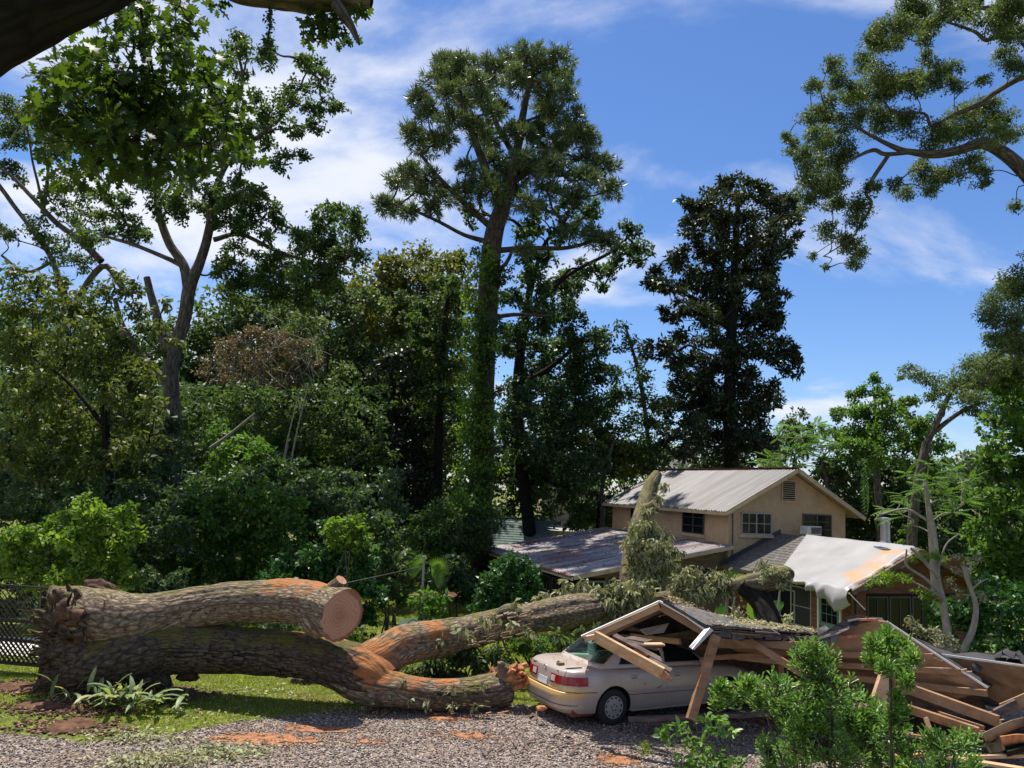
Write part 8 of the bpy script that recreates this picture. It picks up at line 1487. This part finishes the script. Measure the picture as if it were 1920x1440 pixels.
bl = [(P(x, y, 6.15), r_ * mpp(x, y, 6.15)) for x, y, r_ in ((507,20,6),(505,35,7),(508,48,6),(504,60,5),(503,72,5),(502,84,9),(500,94,12),(502,104,8))]; C, D, Nn, R, subs = clump_leaves(bl, .035, .02, 1.2, .5, 1.2, .6); n = len(C); leaf_obj('dead_leaves', C, D, Nn, .04 * rng.uniform(.6, 1.3, n), .022, M['leaf_dark'], nk, 'diamond', R)
# moss fringe on the near limb
# ------------------------------------------------------------------ foreground shrub with whorled leaves
def whorl_shrub(name, label, tips_blobs, Y, L, W, mat, stems, dens, leaves=11, cat='shrub'):
    bl = [(P(q[0], q[1], Y + (q[3] if len(q) > 3 else rng.uniform(-.5, .5))), q[2] * mpp(q[0], q[1], Y)) for q in tips_blobs]; b0 = np.mean([b_[0] for b_ in bl], axis=0); g = float(tz(b0[0], b0[1])); e = empty(name, (b0[0], b0[1], g), 0, label, cat)
    nodes = []; tb = TB()
    for st in stems: p = spline([P(x, y, Y + d) for x, y, d in st], 5); tb.add(p, np.linspace(.016, .008, len(p)), 7); nodes += list(p)
    C, D, Nn, R = [], [], [], []; subs = []
    for c, r in bl:
        m = max(10, int(dens * r * r)); d = rdir(m, .5); tips = c + d * r * rng.uniform(.3, 1.0, (m, 1)) ** .6 * [1, 1, .85]; subs.append((c, r, tips))
        for tp_, dd in zip(tips, d):
            ax = unit(dd * .5 + np.array([0, 0, 1.0]) + rng.normal(size=3) * .25); k = leaves + rng.integers(-2, 3); a = unit(np.cross(ax, rng.normal(size=3))); b_ = np.cross(ax, a); tone = rng.normal(.5, .16)
            for i_ in range(k):
                t = i_ * 2.4 + rng.normal(0, .2); lay = i_ / k; o = (a * math.cos(t) + b_ * math.sin(t)); C.append(tp_ - ax * (.10 * L / .08) * lay * 1.0); D.append(o * (.55 + .75 * lay) + ax * (.95 - .6 * lay)); Nn.append(ax * 1.0 - o * .5 + rng.normal(size=3) * .12); R.append(tone + rng.normal(0, .1) - .15 * lay)
    skeleton(tb, nodes, bl, rb=.016, tw=.005, subs=None)
    for c, r, tips in subs:
        for q in tips: tb.add(np.array([c + (q - c) * .1 - [0, 0, r * .5], (c + q) / 2 - [0, 0, r * .2], q]), [.006, .005, .003], 4)
    tb.build('stems', M['bark'], e)['kind'] = 'stuff'; n = len(C); LEAVES[0] += n
    leaf_obj('foliage', np.array(C), np.array(D), np.array(Nn), L * rng.uniform(.7, 1.2, n), W * rng.uniform(.8, 1.2, n), M[mat], e, 'spoon', np.clip(R, 0, 1)); return e
whorl_shrub('whorled_shrub', 'large bright green shrub with whorled leaves in front of the wreck', [(1345,1312,12),(1362,1300,16),(1400,1285,14),(1350,1290,8),(1425,1315,20),(1500,1225,24),(1530,1215,18),(1545,1240,30),(1520,1260,36),(1560,1290,50),(1500,1300,46),(1385,1300,24),(1420,1295,26),(1455,1290,30),(1470,1330,44),(1530,1340,56),(1590,1340,60),(1640,1340,40),(1490,1385,50),(1550,1390,60),(1620,1385,60),(1680,1370,30),(1440,1405,34),(1500,1430,50),(1570,1435,56),(1640,1425,56),(1700,1420,44),(1460,1440,40),(1780,1400,34),(1810,1385,22),(1750,1390,26),(1770,1435,44),(1720,1450,40),(1830,1440,30)], 7.6, .085, .026, 'leaf_shrub',
    [[(1560, 1560, .3), (1555, 1450, .2), (1560, 1350, 0), (1540, 1260, 0)], [(1640, 1580, .3), (1650, 1450, .1), (1668, 1350, 0), (1668, 1260, 0)], [(1500, 1560, .1), (1470, 1440, 0), (1440, 1350, 0)], [(1760, 1580, .1), (1775, 1480, 0), (1790, 1410, 0)]], 430, 12)
whorl_shrub('whorled_shrub', 'tall single sprig of whorled leaves rising above the big shrub', [(1664,1190,13),(1640,1206,12),(1692,1206,14),(1672,1222,16),(1632,1236,12),(1712,1232,13),(1660,1250,12),(1690,1250,12),(1648,1222,10),(1700,1275,8),(1680,1310,10),(1690,1330,14),(1675,1345,12)], 7.1, .085, .024, 'leaf_shrub', [[(1670, 1600, .2), (1672, 1450, .1), (1670, 1350, 0), (1672, 1250, 0)]], 300)
# broad heart leaved weeds at the gravel edge
wv = [(1255,1380,12),(1280,1372,14),(1300,1400,14),(1290,1385,12),(1320,1355,12),(1345,1348,14),(1360,1362,14),(1335,1370,12),(1310,1420,16),(1285,1430,14),(1335,1430,20),(1365,1420,16),(1300,1440,18),(1350,1445,20),(1390,1435,14),(1245,1378,7),(1375,1375,8),(1320,1395,10)]
bush('weed', 'light green heart leaved weeds on the gravel below the shrub', 'weed', wv, 11.6, 'leaf_shrub', .10, .075, .75, 'hex', depth=.25, sub=.5, rb=.008, stems=2)
bush('weed', 'small grass tuft on gravel beside the orange sawdust', 'weed', [(1212,1398,5),(1218,1405,5),(1206,1410,5)], 12.9, 'grass', .08, .012, 1.2, depth=.05, rb=.004, stems=1)
# ground cover along the back of the lawn
woods('ground_cover', [(x, 1150 + random.uniform(-8, 18), 12) for x in range(450, 660, 16)] + [(x, 1192 + random.uniform(-4, 6), 7) for x in range(600, 700, 14)], 26, 'leaf_mid', .13, .08, .9, 2)
woods('ground_cover', [(x, random.uniform(1200, 1240), 10) for x in range(960, 1060, 10)] + [(x, random.uniform(1225, 1245), 9) for x in range(760, 960, 14)], 18.5, 'leaf_bright', .10, .05, .8, .8)
woods('ground_cover', [(x, 1155 + random.uniform(-10, 10), 14) for x in range(1260, 1480, 18)], 24.5, 'leaf_wilt', .12, .06, .6, 1)

woods('undergrowth', line(-40, 330, 930, 1090, 40, 30), 27, 'leaf_dark', .15, .11, 1.1, 1.5)
woods('undergrowth', line(300, 760, 900, 1110, 42, 32), 35, 'leaf_dark', .18, .13, 1.0, 2)

pm = P(812, 1090, 27.5); pg = float(tz(pm[0], pm[1])); pal = empty('palmetto', (pm[0], pm[1], pg), 0, 'small fan leaved palmetto beside the grey pole', 'palm')
for (x, y, dx_, dz_) in ((812, 1085, .5, .2), (790, 1068, -.5, .3), (820, 1070, .3, .6)):
    c = P(x, y, 27.5); tb = TB(); tb.add(spline([(pm[0], pm[1], pg), (pm + c) / 2, c], 4), .015, 6); tb.build('stalk', M['leaf_bright'], pal); k = 20; a = np.linspace(-1.35, 1.35, k) + math.atan2(dz_, dx_); D = np.stack([np.cos(a), np.full(k, -.25), np.sin(a)], -1)
    leaf_obj('leaf', np.tile(c, (k, 1)), D, np.tile([0.1, -1, .3], (k, 1)), np.full(k, .5), np.full(k, .055), M['leaf_bright'], pal, 'diamond', np.full(k, .8))
rod = MB(); rod.beam(P(1592, 1112, 25.2), P(1622, 1143, 25.1), .05, .03); tag(rod.build('gutter_strip', M['white_paint'], None), 'bent pale strip dangling from the tarped roof corner', 'metal strip')
# leaves and moss lying on the broken roof
def on_quad(cn, n, mat, s):
    uv = rng.random((n, 2)) ** [1, .8]; C = np.array([list(bilerp(cn, a, b)) for a, b in uv]) + [0, 0, .11]; leaf_obj('leaf_litter', C, rng.normal(size=(n, 3)) * [1, 1, .2], rng.normal(size=(n, 3)) * .3 + [0, 0, 1], s * rng.uniform(.5, 1.3, n), s * .5 * rng.uniform(.5, 1.2, n), M[mat], None, 'diamond', kind='stuff')
on_quad([(1321, 1180, 14.4), (1240, 1130, 14.9), (1262, 1127, 19.0), (1338, 1158, 18.8)], 260, 'leaf_litter', .08); on_quad([(1322, 1181, 14.4), (1536, 1197, 15.3), (1528, 1189, 18.0), (1338, 1159, 18.8)], 420, 'leaf_wilt', .09); on_quad([(1322, 1181, 14.4), (1536, 1197, 15.3), (1528, 1189, 18.0), (1338, 1159, 18.8)], 300, 'leaf_litter', .09)
q0_, q1_ = onplane(1075, 1080, a=0), onplane(1368, 1020, a=0)
n = 900; b_ = rng.uniform(LB + .1, -.1, n); a_ = rng.uniform(.1, 11.5, n); C = np.array([H(x, y, LE + (LT - LE) * (x - LB) / (0 - LB) + .07) for x, y in zip(b_, a_)]); leaf_obj('leaf_litter', C, rng.normal(size=(n, 3)) * [1, 1, .2], rng.normal(size=(n, 3)) * .3 + [0, 0, 1], rng.uniform(.05, .16, n), rng.uniform(.03, .07, n), M['leaf_litter'], None, 'diamond', kind='stuff')

woods('undergrowth', line(-80, 340, 1085, 1140, 26, 20), 24.5, 'leaf_dark', .12, .09, 1.2, .8)
woods('undergrowth', [(x, random.uniform(1170, 1215), 11) for x in range(95, 150, 9)], 17.6, 'leaf_camellia', .09, .05, .6, .3)
print('TRIS', TRI[0], 'LEAVES', LEAVES[0])
